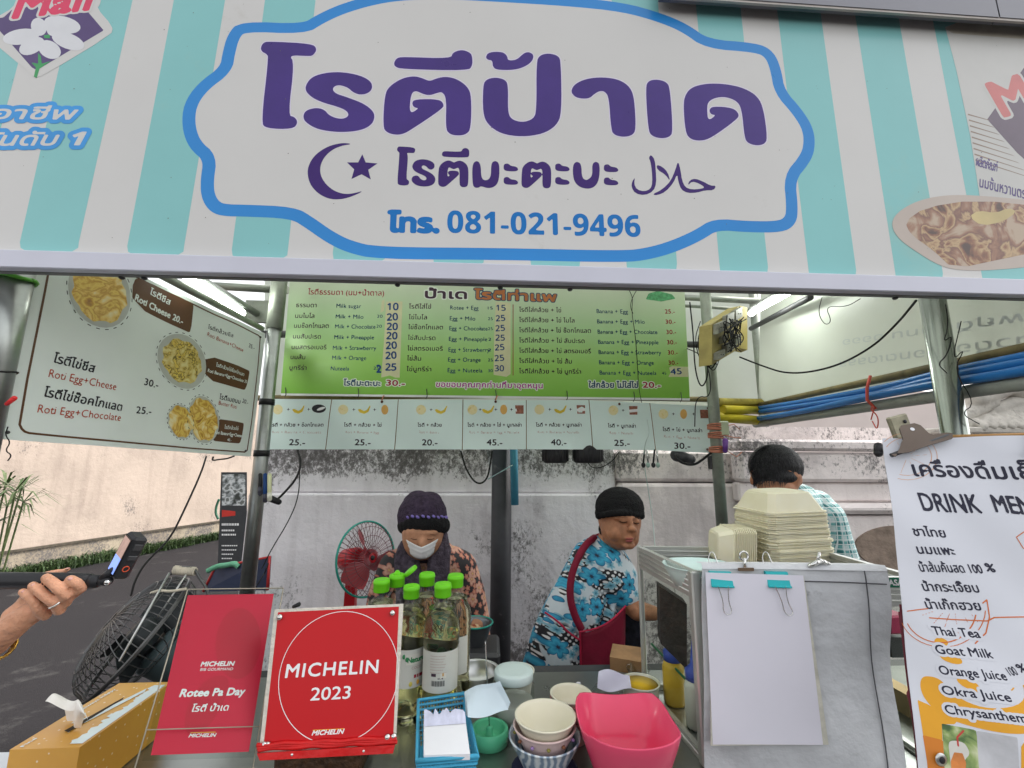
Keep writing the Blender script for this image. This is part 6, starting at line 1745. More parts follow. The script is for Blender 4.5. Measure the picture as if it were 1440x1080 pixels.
# ================================================================== PEOPLE
def flower_mat(name, base, pet, heart, scale, R0=.38, pts=5, second=None, dots=None, rough=.75):
    m, t, b = nodes(name)
    b.inputs['Roughness'].default_value = rough
    tc = N(t, 'TexCoord'); sp = N(t, 'SeparateXYZ'); t.links.new(tc.outputs['Object'], sp.inputs[0])
    mm = lambda op, a, c=None: (lambda n_: ([t.links.new(x, n_.inputs[i]) if hasattr(x, 'links') or hasattr(x, 'is_linked') else setattr(n_.inputs[i], 'default_value', x) for i, x in enumerate((a, c)) if x is not None], n_.outputs[0])[1])(N(t, 'Math', operation=op))
    ysh = mm('MULTIPLY', sp.outputs['Y'], .6)
    xx = mm('ADD', sp.outputs['X'], ysh)
    nz = N(t, 'TexNoise', i_Scale=9.0, i_Detail=2.0); t.links.new(tc.outputs['Object'], nz.inputs['Vector'])
    cb = N(t, 'CombineXYZ'); t.links.new(xx, cb.inputs[0]); t.links.new(sp.outputs['Z'], cb.inputs[1])
    wob = N(t, 'VectorMath', operation='MULTIPLY_ADD'); t.links.new(nz.outputs['Color'], wob.inputs[0]); wob.inputs[1].default_value = (.02,.02,0); t.links.new(cb.outputs[0], wob.inputs[2])
    def layer(sc, r0, off, petals, palette, prev, stops=True):
        mp = N(t, 'Mapping'); mp.inputs['Scale'].default_value = (sc, sc, 0); mp.inputs['Location'].default_value = (off, off*.7, 0)
        t.links.new(wob.outputs[0], mp.inputs['Vector'])
        vo = N(t, 'TexVoronoi', voronoi_dimensions='2D', i_Scale=1.0, i_Randomness=.75); t.links.new(mp.outputs[0], vo.inputs['Vector'])
        sb_ = N(t, 'VectorMath', operation='SUBTRACT'); t.links.new(mp.outputs[0], sb_.inputs[0]); t.links.new(vo.outputs['Position'], sb_.inputs[1])
        s2 = N(t, 'SeparateXYZ'); t.links.new(sb_.outputs[0], s2.inputs[0])
        an = mm('ARCTAN2', s2.outputs[1], s2.outputs[0])
        s3 = N(t, 'SeparateColor'); t.links.new(vo.outputs['Color'], s3.inputs[0])
        ph = mm('MULTIPLY', s3.outputs[0], 6.28)
        aa = mm('ADD', mm('MULTIPLY', an, float(petals)), ph)
        co = mm('ABSOLUTE', mm('COSINE', mm('MULTIPLY', aa, .5)))
        rad = mm('ADD', mm('MULTIPLY', co, r0*.45), r0*.62)
        rel = mm('DIVIDE', vo.outputs['Distance'], rad)
        col = ramp(t, rel, palette)
        msk = mm('LESS_THAN', rel, 1.0)
        mx_ = N(t, 'Mix', data_type='RGBA'); t.links.new(msk, mx_.inputs[0])
        if prev is None: mx_.inputs[6].default_value = (*base, 1)
        else: t.links.new(prev, mx_.inputs[6])
        t.links.new(col, mx_.inputs[7])
        return mx_.outputs[2]
    prev = None
    if dots:
        dcol, dsc = dots
        n2 = N(t, 'TexNoise', i_Scale=6.5, i_Detail=1.0, i_Distortion=.6); t.links.new(tc.outputs['Object'], n2.inputs['Vector'])
        mp = N(t, 'Mapping'); mp.inputs['Scale'].default_value = (dsc, dsc, 0); mp.inputs['Rotation'].default_value = (0, 0, .6); t.links.new(cb.outputs[0], mp.inputs['Vector'])
        fr = N(t, 'VectorMath', operation='FRACTION'); t.links.new(mp.outputs[0], fr.inputs[0])
        sb2 = N(t, 'VectorMath', operation='SUBTRACT'); t.links.new(fr.outputs[0], sb2.inputs[0]); sb2.inputs[1].default_value = (.5,.5,0)
        ln = N(t, 'VectorMath', operation='LENGTH'); t.links.new(sb2.outputs[0], ln.inputs[0])
        dt = ramp(t, ln.outputs['Value'], [(.27,(.75,.75,.75)), (.33,(.012,.012,.016))])
        k_ = ramp(t, n2.outputs['Fac'], [(.49,(0,0,0)), (.51,(1,1,1))])
        mx0 = N(t, 'Mix', data_type='RGBA'); t.links.new(k_, mx0.inputs[0]); mx0.inputs[6].default_value = (*base, 1); t.links.new(dt, mx0.inputs[7])
        prev = mx0.outputs[2]
    if second: prev = layer(scale*1.7, R0*.75, 3.1, pts, second, prev)
    prev = layer(scale, R0, 0.0, pts, [(0, heart), (.14, heart), (.22, pet[0]), (.6, pet[1]), (.9, pet[0]), (1, pet[2])], prev)
    t.links.new(prev, b.inputs['Base Color'])
    bm = N(t, 'Bump', i_Strength=.35, i_Distance=.01); n5 = N(t, 'TexNoise', i_Scale=9.0, i_Detail=6.0, i_Distortion=.8); t.links.new(tc.outputs['Object'], n5.inputs['Vector'])
    t.links.new(n5.outputs['Fac'], bm.inputs['Height']); t.links.new(bm.outputs[0], b.inputs['Normal'])
    return m
m_fl1 = flower_mat('black_floral', (.010,.009,.011), [(.34,.14,.10), (.48,.29,.21), (.20,.06,.05)], (.45,.30,.10), 17, .43, 5, second=[(0,(.45,.25,.12)), (.5,(.42,.16,.11)), (1,(.22,.06,.04))])
m_fl2 = flower_mat('blue_floral', (.58,.66,.70), [(.02,.22,.40), (.05,.42,.62), (.01,.10,.22)], (.02,.03,.06), 12.0, .42, 6, second=[(0,(.02,.05,.08)), (.35,(.10,.35,.48)), (1,(.35,.55,.62))], dots=((1,1,1), 62))
m_skin1 = M_('skin_tan', (.42,.21,.12), .5, var=.2, sc=40, bump=.12, bsc=120, sss=.08)
m_skin2 = M_('skin_brown', (.40,.185,.10), .48, var=.22, sc=40, bump=.12, bsc=120, sss=.08)
m_skin3 = M_('skin_light', (.66,.33,.20), .42, var=.15, sc=45, bump=.45, bsc=110, sss=.10)
m_lash = M_('lash_dark', (.03,.014,.01), .6); m_lip = M_('lip', (.34,.09,.08), .45, var=.1, sc=60)
m_knit = M_('purple_knit', (.045,.030,.055), .9, var=.6, sc=60, bump=1.0, bsc=150)
m_blkn = M_('black_knit', (.008,.008,.009), .9, var=.4, sc=80, bump=.8, bsc=160)
m_scarf = M_('grey_scarf', (.06,.048,.065), .9, var=.6, sc=50, bump=.9, bsc=90)

class Fig:
    def __init__(s, Y): s.Y = Y; s.k = Y/F*.985
    def q(s, x, y, d=0): return P(x, y, s.Y - d*s.k)
    def ell(s, mb, x, y, d, rx, ry, rd, rot=0, tilt=0, n=10):
        M = Matrix.Rotation(R(rot), 3, 'Y') @ Matrix.Rotation(R(tilt), 3, 'X')
        return mb.ell(s.q(x, y, d), (rx*s.k, rd*s.k, ry*s.k), n, M)
    def cap(s, mb, a, b, ra, rb, n=8): return mb.cap(s.q(*a), s.q(*b), ra*s.k, rb*s.k, n)
    def chain(s, mb, pts):
        for (a, ra), (b, rb) in zip(pts, pts[1:]): s.cap(mb, a, b, ra, rb)
        return mb
    def tube(s, mb, pts, r, n=6, it=2):
        return mb.tube(chaikin([tuple(s.q(*p)) for p in pts], it, False), r*s.k if not hasattr(r,'__len__') else r, n)

# ---------------- woman in the middle: floral blouse, mask, purple knit hat
f = Fig(1.95)
w1 = empty('person', 'masked woman in black floral blouse and purple knit hat behind the oil bottles', 'person', f.q(600, 1000))
b = MB()
f.ell(b, 595,750,28, 27,33,30, tilt=-12); f.ell(b, 594,764,38, 20,17,18); f.ell(b, 594,765,57, 5,8,6)
f.ell(b, 583,757,50, 7,4,6); f.ell(b, 605,757,50, 7,4,6); f.ell(b, 584,765,48, 8,7,7); f.ell(b, 604,765,48, 8,7,7)
f.ell(b, 594,749,50, 20,6,8)
f.cap(b, (596,765,10), (598,792,0), 17, 19)
f.ell(b, 600,850,0, 42,80,28); f.ell(b, 600,800,-4, 48,24,24)
f.chain(b, [((558,800,0),17), ((538,865,5),14), ((560,915,38),10), ((590,930,50),8)])
f.chain(b, [((645,800,0),17), ((664,870,5),15), ((672,905,30),11), ((672,880,52),8)])
f.ell(b, 673,874,56, 9,7,8)
for i in range(4): f.chain(b, [((667+i*4,872,60),3.0), ((664+i*4.3,881,66),2.6), ((664+i*4.1,888,62),2.3)])
f.chain(b, [((680,873,58),3.2), ((686,880,62),2.6)])
f.ell(b, 590,935,52, 10,6,9)
for i in range(4): f.chain(b, [((582+i*5,936,56),2.8), ((580+i*5.4,945,60),2.4), ((581+i*5.2,951,56),2.1)])
f.cap(b, (598,930,0), (598,1010,0), 42, 44)
blob('body', b, m_skin1, w1, .0055, 3)
# blouse
b = MB()
f.ell(b, 600,862,0, 52,86,36); f.ell(b, 600,806,-6, 60,36,33); f.ell(b, 572,800,-4, 32,30,30); f.ell(b, 632,800,-4, 32,30,30)
f.chain(b, [((558,800,0),25), ((541,838,4),22), ((533,872,8),20), ((548,903,28),17)])
f.chain(b, [((645,800,0),25), ((658,836,4),23), ((667,870,8),20), ((672,893,24),17)])
f.cap(b, (600,930,0), (600,1000,0), 50, 50); f.cap(b, (578,780,0), (620,780,0), 19, 19)
for x, y, r_ in ((566,845,8),(640,850,8),(620,880,9),(585,885,9)): f.cap(b, (x,y,30), (x+4,y+30,30), r_, r_)
blob('blouse', b, m_fl1, w1, .006, 4)
# scarf, hanging in folds on both sides of the neck
b = MB(); rn = random.Random(8)
for x0, x1_, xe in ((574,566,572),(580,574,582),(568,560,562),(584,582,588)):
    f.tube(b, [(x0+2,762,26), (x1_,785,34), (xe,812,38), (xe+2,832,38), (xe+1,852,36)], 6.2, 8)
for x0, x1_, xe in ((612,614,612),(618,621,619),(623,628,626),(609,609,606),(620,617,613)):
    f.tube(b, [(x0,748,24), (x1_,775,34), (xe,805,38), (xe+1,835,38), (xe,862,35)], 5.8, 8)
f.cap(b, (575,775,14), (618,775,14), 16, 16)
blob('scarf', b, m_scarf, w1, .0045, 2)
# hat
b = MB(); f.ell(b, 594,725,16, 33,31,36, tilt=-8); f.ell(b, 590,706,12, 22,14,22); f.ell(b, 588,698,8, 14,8,14); f.ell(b, 603,705,14, 18,13,20)
blob('knit_hat', b, m_knit, w1, .0045, 3)
b = MB()
for i in range(24):
    a = i/24*2*math.pi
    f.ell(b, 596 + 28*math.cos(a), 739 + 2.2*math.sin(a)*-1, 20 + 30*math.sin(a), 9,11,9, n=6)
f.ell(b, 596,738,20, 30,9,31)
blob('hat_band', b, m_blkn, w1, .0045, 3)
b = MB()
for i in range(13):
    a = math.pi*(.06 + .88*i/12)
    f.ell(b, 595 + 33.5*math.cos(a), 727.5 - 1.5*math.sin(a) + (1.2 if i % 2 else 0), 18 + 38*math.sin(a), 2.6,1.7,2.2, rot=35, n=5)
b.build('hat_beads', M_('lilac_yarn', (.22,.17,.50), .7), w1)
# mask: pleated bowl shape hanging below the nose
vs = []; fs = []; nu, nv = 18, 10
for i in range(nu + 1):
    u = i/nu*2 - 1
    for j in range(nv + 1):
        v = j/nv
        yt = 756 + 13.5*(1 - abs(u)**1.2); yb = 768 + 18.5*(1 - abs(u)**2.2)**.8 if abs(u) < 1 else 768
        y = yt + (yb - yt)*v
        x = 592.5 + 26.5*u*(1 - .16*v)
        dp = 24 + 41*math.sqrt(max(0, 1 - (u*.95)**2)) - 9*v*v - (1.1 if j in (3, 6) else 0)
        vs.append(f.q(x, y, dp))
for i in range(nu):
    for j in range(nv):
        a = i*(nv+1)+j; fs.append((a, a+1, a+nv+2, a+nv+1))
o = MB().add(vs, fs, True).build('face_mask', M_('mask_white', (.74,.74,.74), .8, var=.03, bump=.3, bsc=30), w1)
md = o.modifiers.new('s', 'SOLIDIFY'); md.thickness = .0012
MB().tube([f.q(568,759,28), f.q(565,755,12)], .0013, 5).tube([f.q(617,759,28), f.q(622,754,12)], .0013, 5).build('mask_loop', M_('mask_white', 0), w1)
for sgn_ in (-1, 1):
    cx_ = 594 + sgn_*10.5
    MB().tube(chaikin([tuple(f.q(cx_ - 6, 757, 55)), tuple(f.q(cx_, 759.3, 58.5)), tuple(f.q(cx_ + 6, 757, 55))], 2, False), [.0005*1.0]+[.0011]*6+[.0005], 5).build('eyelid_line', m_lash, w1)
    MB().tube(chaikin([tuple(f.q(cx_ - 6.5, 752.6, 53)), tuple(f.q(cx_, 750.8, 57)), tuple(f.q(cx_ + 6.5, 752.4, 54))], 2, False), .0009, 5).build('eyebrow', M_('brow', (.10,.05,.03), .8), w1)

# ---------------- woman at the right: black beanie, blue floral blouse, maroon apron
f = Fig(1.95)
w2 = empty('person', 'woman in blue floral blouse, black beanie and maroon apron bending over', 'person', f.q(810, 1000))
b = MB()
f.ell(b, 871,731,17, 28.5,30,32); f.ell(b, 872,746,28, 25.5,25,24); f.ell(b, 878,757,32, 19,14,17)
f.ell(b, 886,749,45, 10,9,9); f.ell(b, 865,750,42, 11,10,10)           # cheeks
f.ell(b, 887,738,52, 3.2,8,5); f.ell(b, 888.5,744,57, 5.2,3.8,5); f.ell(b, 885,745.2,54, 3,2.4,3); f.ell(b, 892,745,53, 3,2.4,3)
f.ell(b, 878,728,46, 15,4,7); f.ell(b, 885,757.2,52, 6.2,2.0,5); f.ell(b, 884.6,760.6,51, 5.4,2.3,5); f.ell(b, 884,767,47, 8,5,7)
f.ell(b, 876.5,732.5,49, 5.5,3,4); f.ell(b, 895.5,734,44, 4,3,4)
f.ell(b, 848,738,18, 4,8,6, rot=-10)                                     # ear
f.cap(b, (862,752,8), (846,782,-2), 16, 19)
f.chain(b, [((842,790,0),26), ((822,850,0),34), ((800,910,-6),38), ((798,990,-6),38)])
f.chain(b, [((856,800,16),20), ((880,840,26),16), ((896,858,38),12.5), ((918,862,48),9)])
f.ell(b, 927,862,50, 9,6,7)
for i in range(4): f.chain(b, [((932,858+i*3.2,52),2.8), ((941,859+i*3.2,54),2.5), ((946,862+i*2.8,51),2.2)])
f.chain(b, [((928,857,52),3), ((934,850,54),2.5), ((941,850,54),2.2)])
blob('body', b, m_skin2, w2, .0040, 2)
b = MB()
f.ell(b, 838,785,2, 24,30,30, rot=20); f.chain(b, [((836,792,0),34), ((816,850,0),42), ((796,900,-6),47), ((780,960,-8),48)])
f.chain(b, [((856,796,14),29), ((868,814,20),28), ((881,834,26),21)])
f.ell(b, 872,826,22, 24,17,22, rot=-55); f.ell(b, 850,870,14, 22,44,20, rot=8); f.ell(b, 772,915,-5, 26,26,30); f.cap(b, (800,935,0), (790,1000,0), 44, 46)
for x, y, x2_, y2_ in ((842,850,828,900),(815,830,805,880),(860,860,858,900)): f.cap(b, (x,y,34), (x2_,y2_,34), 7, 9)
blob('blouse', b, m_fl2, w2, .006, 3)
m_apr = M_('maroon_apron', (.20,.008,.030), .65, var=.15, sc=14, bump=.4, bsc=25)
b = MB()
f.tube(b, [(870,772,22), (858,757,8), (846,753,-12), (836,757,-10)], 4.4, 8); 
f.tube(b, [(836,756,8), (824,765,30), (812,785,40), (803,810,43), (801,840,46), (808,866,46), (818,885,46)], 4.6, 8)
o = b.build('apron_strap', m_apr, w2)
vs = []; fs = []; nu, nv = 16, 14
tl = [(814,888),(824,890),(840,885),(856,876),(868,866),(876,856),(880,852)]
for i in range(nu + 1):
    u = i/nu
    t_ = u*(len(tl)-1); a = int(min(t_, len(tl)-2)); w_ = t_ - a
    tx = tl[a][0]*(1-w_) + tl[a+1][0]*w_; ty = tl[a][1]*(1-w_) + tl[a+1][1]*w_
    for j in range(nv + 1):
        v = j/nv
        x = tx + v*((816 + 62*u) - tx); y = ty + v*(985 - ty)
        dp = 30 + 26*math.sin(math.pi*(.15 + .7*u)) + 1.8*math.sin(u*16 + v*3)*v + 6*v
        vs.append(f.q(x, y, dp))
for i in range(nu):
    for j in range(nv):
        a = i*(nv+1)+j; fs.append((a, a+1, a+nv+2, a+nv+1))
o = MB().add(vs, fs, True).build('apron', m_apr, w2)
md = o.modifiers.new('s', 'SOLIDIFY'); md.thickness = .004
f2 = lambda pts, r_: MB().tube(chaikin([tuple(f.q(*p)) for p in pts], 2, False), r_*f.k, 6)
m_pip = M_('red_piping', (.45,.02,.06), .6)
f2([(766,861,40), (785,874,46), (800,890,48), (815,900,48)], 1.2).build('piping', m_pip, w2)
f2([(816,890,47), (817,930,46), (818,985,50)], 1.1).build('piping', m_pip, w2)
f2([(814,889,58), (840,884,61), (860,873,60), (880,852,50)], 1.1).build('piping', m_pip, w2)
b = MB(); f.ell(b, 871,714,14, 33,28.5,35); f.ell(b, 871,709,13, 28,23.5,31); f.ell(b, 856,722,4, 19,14,24); f.ell(b, 851,723,6, 13,12,26); f.ell(b, 872,720,15, 32.5,9,35)
for x in range(842, 903, 6): f.ell(b, x, 726 - 4.5*(1-((x-872)/31)**2), 16 + 34*math.sqrt(max(0, 1-((x-872)/33)**2)), 5,4.6,5, n=5)
blob('beanie', b, m_blkn, w2, .004, 2)
for cx_, r_ in ((876.5, 5.8), (895, 4.2)):
    dd = 53 if cx_ < 890 else 48
    MB().tube(chaikin([tuple(f.q(cx_ - r_, 733 + (cx_>890)*1.6, dd - 1)), tuple(f.q(cx_, 735.2 + (cx_>890)*1.6, dd + 1.2)), tuple(f.q(cx_ + r_, 733.8 + (cx_>890)*1.6, dd - 1.0))], 2, False), [.0005] + [.0019]*6 + [.0005], 5).build('eyelid_line', m_lash, w2)
    MB().tube(chaikin([tuple(f.q(cx_ - r_ - 1, 728.4, dd - 1)), tuple(f.q(cx_, 727.4, dd + 1)), tuple(f.q(cx_ + r_ + 1, 728.4, dd - 1))], 2, False), .0007, 5).build('eyebrow', M_('brow', 0), w2)
b = MB(); f.ell(b, 848,736,13, 5,10,9); f.ell(b, 846,744,8, 4,8,8); b.build('hair', M_('hair_dark', (.01,.009,.009), .7, bump=.8, bsc=150), w2)
b = MB(); f.ell(b, 885.2,757.4,55.5, 5.4,1.2,2.5, n=6); f.ell(b, 884.8,760.6,55, 4.8,1.6,2.8, n=6)
b.build('lips', m_lip, w2)
MB().tube(chaikin([tuple(f.q(879.6,758.6,55)), tuple(f.q(885,758.9,58.4)), tuple(f.q(890.4,758.6,54.5))], 2, False), .0006, 5).build('mouth_line', m_lash, w2)
for dx in (-2.4, 2.6): MB().ell(f.q(888.6 + dx, 747.0, 59.5), (.0022,.0015,.0012), 5).build('nostril', m_lash, w2)
# black sleeve guard hanging at her elbow / dark bag beside the apron
o = MB().hexa([f.q(880,935,20), f.q(905,935,20), f.q(905,935,-10), f.q(880,935,-10), f.q(878,862,20), f.q(900,865,20), f.q(900,865,-10), f.q(878,862,-10)]).build('dark_skirt', M_('dark_stripe', (.02,.02,.03), .8, var=.8, sc=30), w2)

# ---------------- man bending his head behind the foam boxes
f = Fig(1.72)
m3 = empty('person', 'person with short black hair and teal plaid shirt behind the foam boxes', 'person', f.q(1110, 950))
b = MB(); f.ell(b, 1090,664,8, 32,36,34, tilt=-30); f.ell(b, 1092,686,26, 26,16,18); f.ell(b, 1124,675,4, 4,8,5); f.ell(b, 1058,676,4, 3,7,5)
f.cap(b, (1094,685,0), (1108,712,-10), 21, 24); f.ell(b, 1115,760,-14, 60,60,28)
f.chain(b, [((1160,730,-6),22), ((1185,800,0),18), ((1160,860,30),13)]); f.chain(b, [((1062,730,-6),20), ((1050,800,0),16), ((1070,860,30),12)])
f.ell(b, 1157,866,34, 10,8,10); f.ell(b, 1072,866,34, 10,8,10)
f.cap(b, (1115,800,-14), (1115,960,-10), 46, 44)
blob('body', b, m_skin2, m3, .0055, 2)
m_hair, t, b_ = nodes('black_hair')
tc = N(t, 'TexCoord'); mp = N(t, 'Mapping'); mp.inputs['Scale'].default_value = (90, 90, 9); wv_ = N(t, 'TexNoise', i_Scale=3.0, i_Detail=6.0)
t.links.new(tc.outputs['Object'], mp.inputs['Vector']); t.links.new(mp.outputs[0], wv_.inputs['Vector'])
t.links.new(ramp(t, wv_.outputs['Fac'], [(.35,(.004,.004,.005)), (.7,(.022,.022,.026))]), b_.inputs['Base Color']); b_.inputs['Roughness'].default_value = .55; b_.inputs['Specular IOR Level'].default_value = .25
bm = N(t, 'Bump', i_Strength=.9, i_Distance=.01); t.links.new(wv_.outputs['Fac'], bm.inputs['Height']); t.links.new(bm.outputs[0], b_.inputs['Normal'])
b = MB(); f.ell(b, 1090,656,6, 34.5,32,37); f.ell(b, 1090,670,18, 31,16,27, tilt=0); f.ell(b, 1088,645,2, 28,21,30)
hb = blob('hair', b, m_hair, m3, .004, 2)
st = MB(); rn = random.Random(4)
for i in range(520):
    a = rn.uniform(.0, math.pi); e_ = rn.uniform(-.25, 1.35)
    X_ = math.cos(a); 
    cx_ = 1090 + 34.5*math.cos(e_)*X_; cy_ = 657 - 32*math.sin(e_)*.98; dd = 6 + 37*math.cos(e_)*math.sin(a)
    p0 = f.q(cx_, cy_, dd); 
    e2 = e_ - rn.uniform(.15,.35)
    p1 = f.q(1090 + 35.6*math.cos(e2)*X_ + rn.uniform(-1.5,1.5), 657 - 33*math.sin(e2), 6 + 38.2*math.cos(e2)*math.sin(a))
    n_ = (p1 - p0).cross(Vector((0,1,0))).normalized()*.0009
    md_ = (p0 + p1)/2 + Vector((0,-.0012,.0012))
    st.add([p0 - n_, p0 + n_, md_ + n_, md_ - n_, p1], [(0,1,2,3), (3,2,4)])
for i in range(120):   # ragged fringe over the brow
    a = rn.uniform(.12, math.pi - .12)
    p0 = f.q(1090 + 31*math.cos(a), 676 + rn.uniform(-4,2), 18 + 27.5*math.sin(a)); p1 = f.q(1090 + 30.5*math.cos(a) + rn.uniform(-2,2), 686 + rn.uniform(-3,4), 20 + 27*math.sin(a))
    n_ = Vector((.0012,0,0)); st.add([p0 - n_, p0 + n_, p1], [(0,1,2)])
tag(st.build('hair_strands', m_hair, m3), kind='stuff')
m_pla, t, b_ = nodes('teal_plaid')
tc = N(t, 'TexCoord'); sp = N(t, 'SeparateXYZ'); t.links.new(tc.outputs['Object'], sp.inputs[0])
def wv1(src, sc, lo, hi):
    n1 = N(t, 'Math', operation='MULTIPLY'); n1.inputs[1].default_value = sc; t.links.new(src, n1.inputs[0])
    n2 = N(t, 'Math', operation='SINE'); t.links.new(n1.outputs[0], n2.inputs[0])
    n3 = N(t, 'MapRange'); n3.inputs[1].default_value = lo; n3.inputs[2].default_value = hi; t.links.new(n2.outputs[0], n3.inputs[0])
    return n3.outputs[0]
ax = N(t, 'Math', operation='ADD'); t.links.new(sp.outputs['X'], ax.inputs[0]); t.links.new(sp.outputs['Y'], ax.inputs[1])
s1 = wv1(ax.outputs[0], 210, .1, .3); s2 = wv1(sp.outputs['Z'], 190, .1, .3); s3 = wv1(ax.outputs[0], 420, .8, .9); s4 = wv1(sp.outputs['Z'], 380, .8, .9)
ad = N(t, 'Math', operation='ADD'); t.links.new(s1, ad.inputs[0]); t.links.new(s2, ad.inputs[1])
ml = N(t, 'Math', operation='MULTIPLY'); ml.inputs[1].default_value = .5; t.links.new(ad.outputs[0], ml.inputs[0])
c1 = ramp(t, ml.outputs[0], [(0,(.45,.56,.56)), (.5,(.12,.33,.33)), (1,(.02,.13,.14))])
mxx = N(t, 'Math', operation='MAXIMUM'); t.links.new(s3, mxx.inputs[0]); t.links.new(s4, mxx.inputs[1])
mx = N(t, 'Mix', data_type='RGBA'); t.links.new(mxx.outputs[0], mx.inputs[0]); t.links.new(c1, mx.inputs[6]); mx.inputs[7].default_value = (.60,.66,.66,1)
t.links.new(mx.outputs[2], b_.inputs['Base Color']); b_.inputs['Roughness'].default_value = .8
b = MB(); f.ell(b, 1118,742,-16, 66,46,34); f.cap(b, (1072,715,-12), (1148,712,-14), 20, 24); f.cap(b, (1112,702,-18), (1120,715,-14), 26, 34)
f.chain(b, [((1158,728,-8),28), ((1172,765,-4),25), ((1186,800,0),23)]); f.chain(b, [((1064,712,-8),20), ((1058,760,-4),20), ((1050,805,0),19)])
f.cap(b, (1116,790,-14), (1116,950,-12), 52, 50); f.chain(b, [((1108,690,-14),18), ((1135,696,-8),13)])
blob('shirt', b, m_pla, m3, .0055, 3)
f2 = lambda pts, r_: MB().tube(chaikin([tuple(f.q(*p)) for p in pts], 2, False), r_*f.k, 6)
f2([(1124,668,6), (1120,680,16), (1112,690,34)], .9).build('mask_loop', m_white, m3)
b = MB(); f.ell(b, 1093,697,36, 24,9,14); b.build('face_mask', m_white, m3)

# ---------------- hand with the camera stick, left edge
f = Fig(.64)
Z8 = lambda x, y: (x/6.754, 770 + y/6.75)
def z8(x, y, d): a = Z8(x, y); return (a[0], a[1], d)
h1 = empty('person', 'hand of a person reaching in from the left, with ring and gold bracelet', 'person', f.q(-60, 930))
b = MB(); s_ = 1/6.754
def hc(pts): 
    for (a, ra), (c2, rb) in zip(pts, pts[1:]): sc__ = .90 if ra < 55 else 1; f.cap(b, z8(*a), z8(*c2), ra*s_*sc__, rb*s_*sc__, 9)
# forearm, wrist, palm
f.chain(b, [((-150,960,-14),30), ((-60,925,-10),25), ((-14,904,-4),20), ((10,886,0),16.5)])
hc([((60,800,2),108), ((190,690,4),100), ((300,620,4),92), ((430,570,3),76)])
hc([((250,560,-6),88), ((380,520,-8),80), ((500,500,-8),70)])
hc([((120,640,-2),70), ((240,540,-4),62)])
# little, ring, middle and index fingers, each bent round the stick
hc([((430,640,8),48), ((365,585,17),44), ((325,520,20),39), ((270,460,19),37), ((215,420,15),33)])
hc([((565,590,8),50), ((520,520,19),46), ((430,460,22),44), ((365,405,21),43), ((310,362,16),38)])
hc([((618,520,8),52), ((630,455,18),49), ((570,395,22),48), ((500,335,21),46), ((440,288,16),41)])
hc([((600,500,0),52), ((690,440,8),49), ((772,385,12),46), ((730,340,17),45), ((668,305,17),42)])
# thumb lying behind the stick, its tip showing above
hc([((240,520,-16),62), ((330,380,-17),46), ((440,262,-15),36), ((540,236,-13),30), ((600,228,-12),26), ((648,205,-12),20)])
blob('hand', b, m_skin3, h1, .0016, 3)
m_nail = M_('nail', (.70,.38,.32), .25, var=.03)
for x, y, d, rx, ry, rt in ((448,288,19.5,26,20,35),(322,362,20,24,19,35),(226,420,18.5,20,16,35),(668,297,20.5,25,19,25),(640,200,-9,22,9,-15)):
    a = z8(x, y, d); f.ell(MB(), 0,0,0,1,1,1)
    bb_ = MB(); f.ell(bb_, a[0], a[1], a[2], rx*s_*.8, ry*s_*.8, 2.4, rot=rt, n=8); bb_.build('fingernail', m_nail, h1)
# ring on the ring finger
p0 = f.q(*z8(545,545,15)); p1 = f.q(*z8(490,500,20.5)); ax_ = (p1 - p0).normalized(); u_ = ax_.orthogonal().normalized(); v_ = ax_.cross(u_)
pc_ = f.q(*z8(527,522,18)); rr_ = 48*s_*f.k
MB().tube([pc_ + (u_*math.cos(a) + v_*math.sin(a))*rr_ for a in [i*math.pi/14 for i in range(29)]], .0011, 7).build('ring', M_('silver', (.72,.70,.66), .15, 1), h1)
# bracelet
wc = f.q(-8, 903, -3); wa = (f.q(10,886,0) - f.q(-60,925,-10)).normalized(); u_ = wa.orthogonal().normalized(); v_ = wa.cross(u_)
m_gold = M_('gold', (.55,.33,.07), .25, 1, .2, 40)
bb_ = MB()
for k in range(3):
    rr_ = 21.5*f.k
    bb_.tube([wc + wa*(.0035*k - .0035) + (u_*math.cos(a) + v_*math.sin(a))*rr_*(1 + .02*math.sin(a*20 + k*2)) for a in [i*math.pi/40 for i in range(81)]], .0014, 6)
bb_.build('bracelet', m_gold, h1)
bb_ = MB()
for i in range(36):
    a = i*math.pi/18; bb_.ell(wc + wa*.001 + (u_*math.cos(a) + v_*math.sin(a))*22.3*f.k, (.0016,)*3, 5)
tag(bb_.build('bracelet_beads', m_gold, h1), kind='stuff')
# the stick
sk = empty('camera_stick', 'black selfie stick with an action camera, held by the hand at the left', 'selfie stick', f.q(60, 818))
m_stick = M_('stick_black', (.018,.018,.020), .4, var=.2)
b = MB().tube([f.q(-90,816,-1), f.q(-5,817,1), f.q(96,817,3), f.q(128,818,3)], [10.5*f.k,10.5*f.k,10.0*f.k,9.2*f.k], 24); b.build('grip', m_stick, sk)
b = MB().tube([f.q(126,818,3), f.q(137,817,3), f.q(142,815,3)], [9.4*f.k,8*f.k,5*f.k], 16); f.cap(b, (138,817,3), (152,817,4), 5.5, 5.5); b.build('joint', m_blk, sk)
b = MB(); f.cap(b, (151,819,8), (151,819,12), 3.4, 3.4); b.build('screw', m_chrome, sk)
b = MB(); f.cap(b, (146,812,4), (158,802,5), 5, 4); f.cap(b, (150,806,0), (166,802,0), 3.5, 3.5); b.build('mount', m_blk, sk)
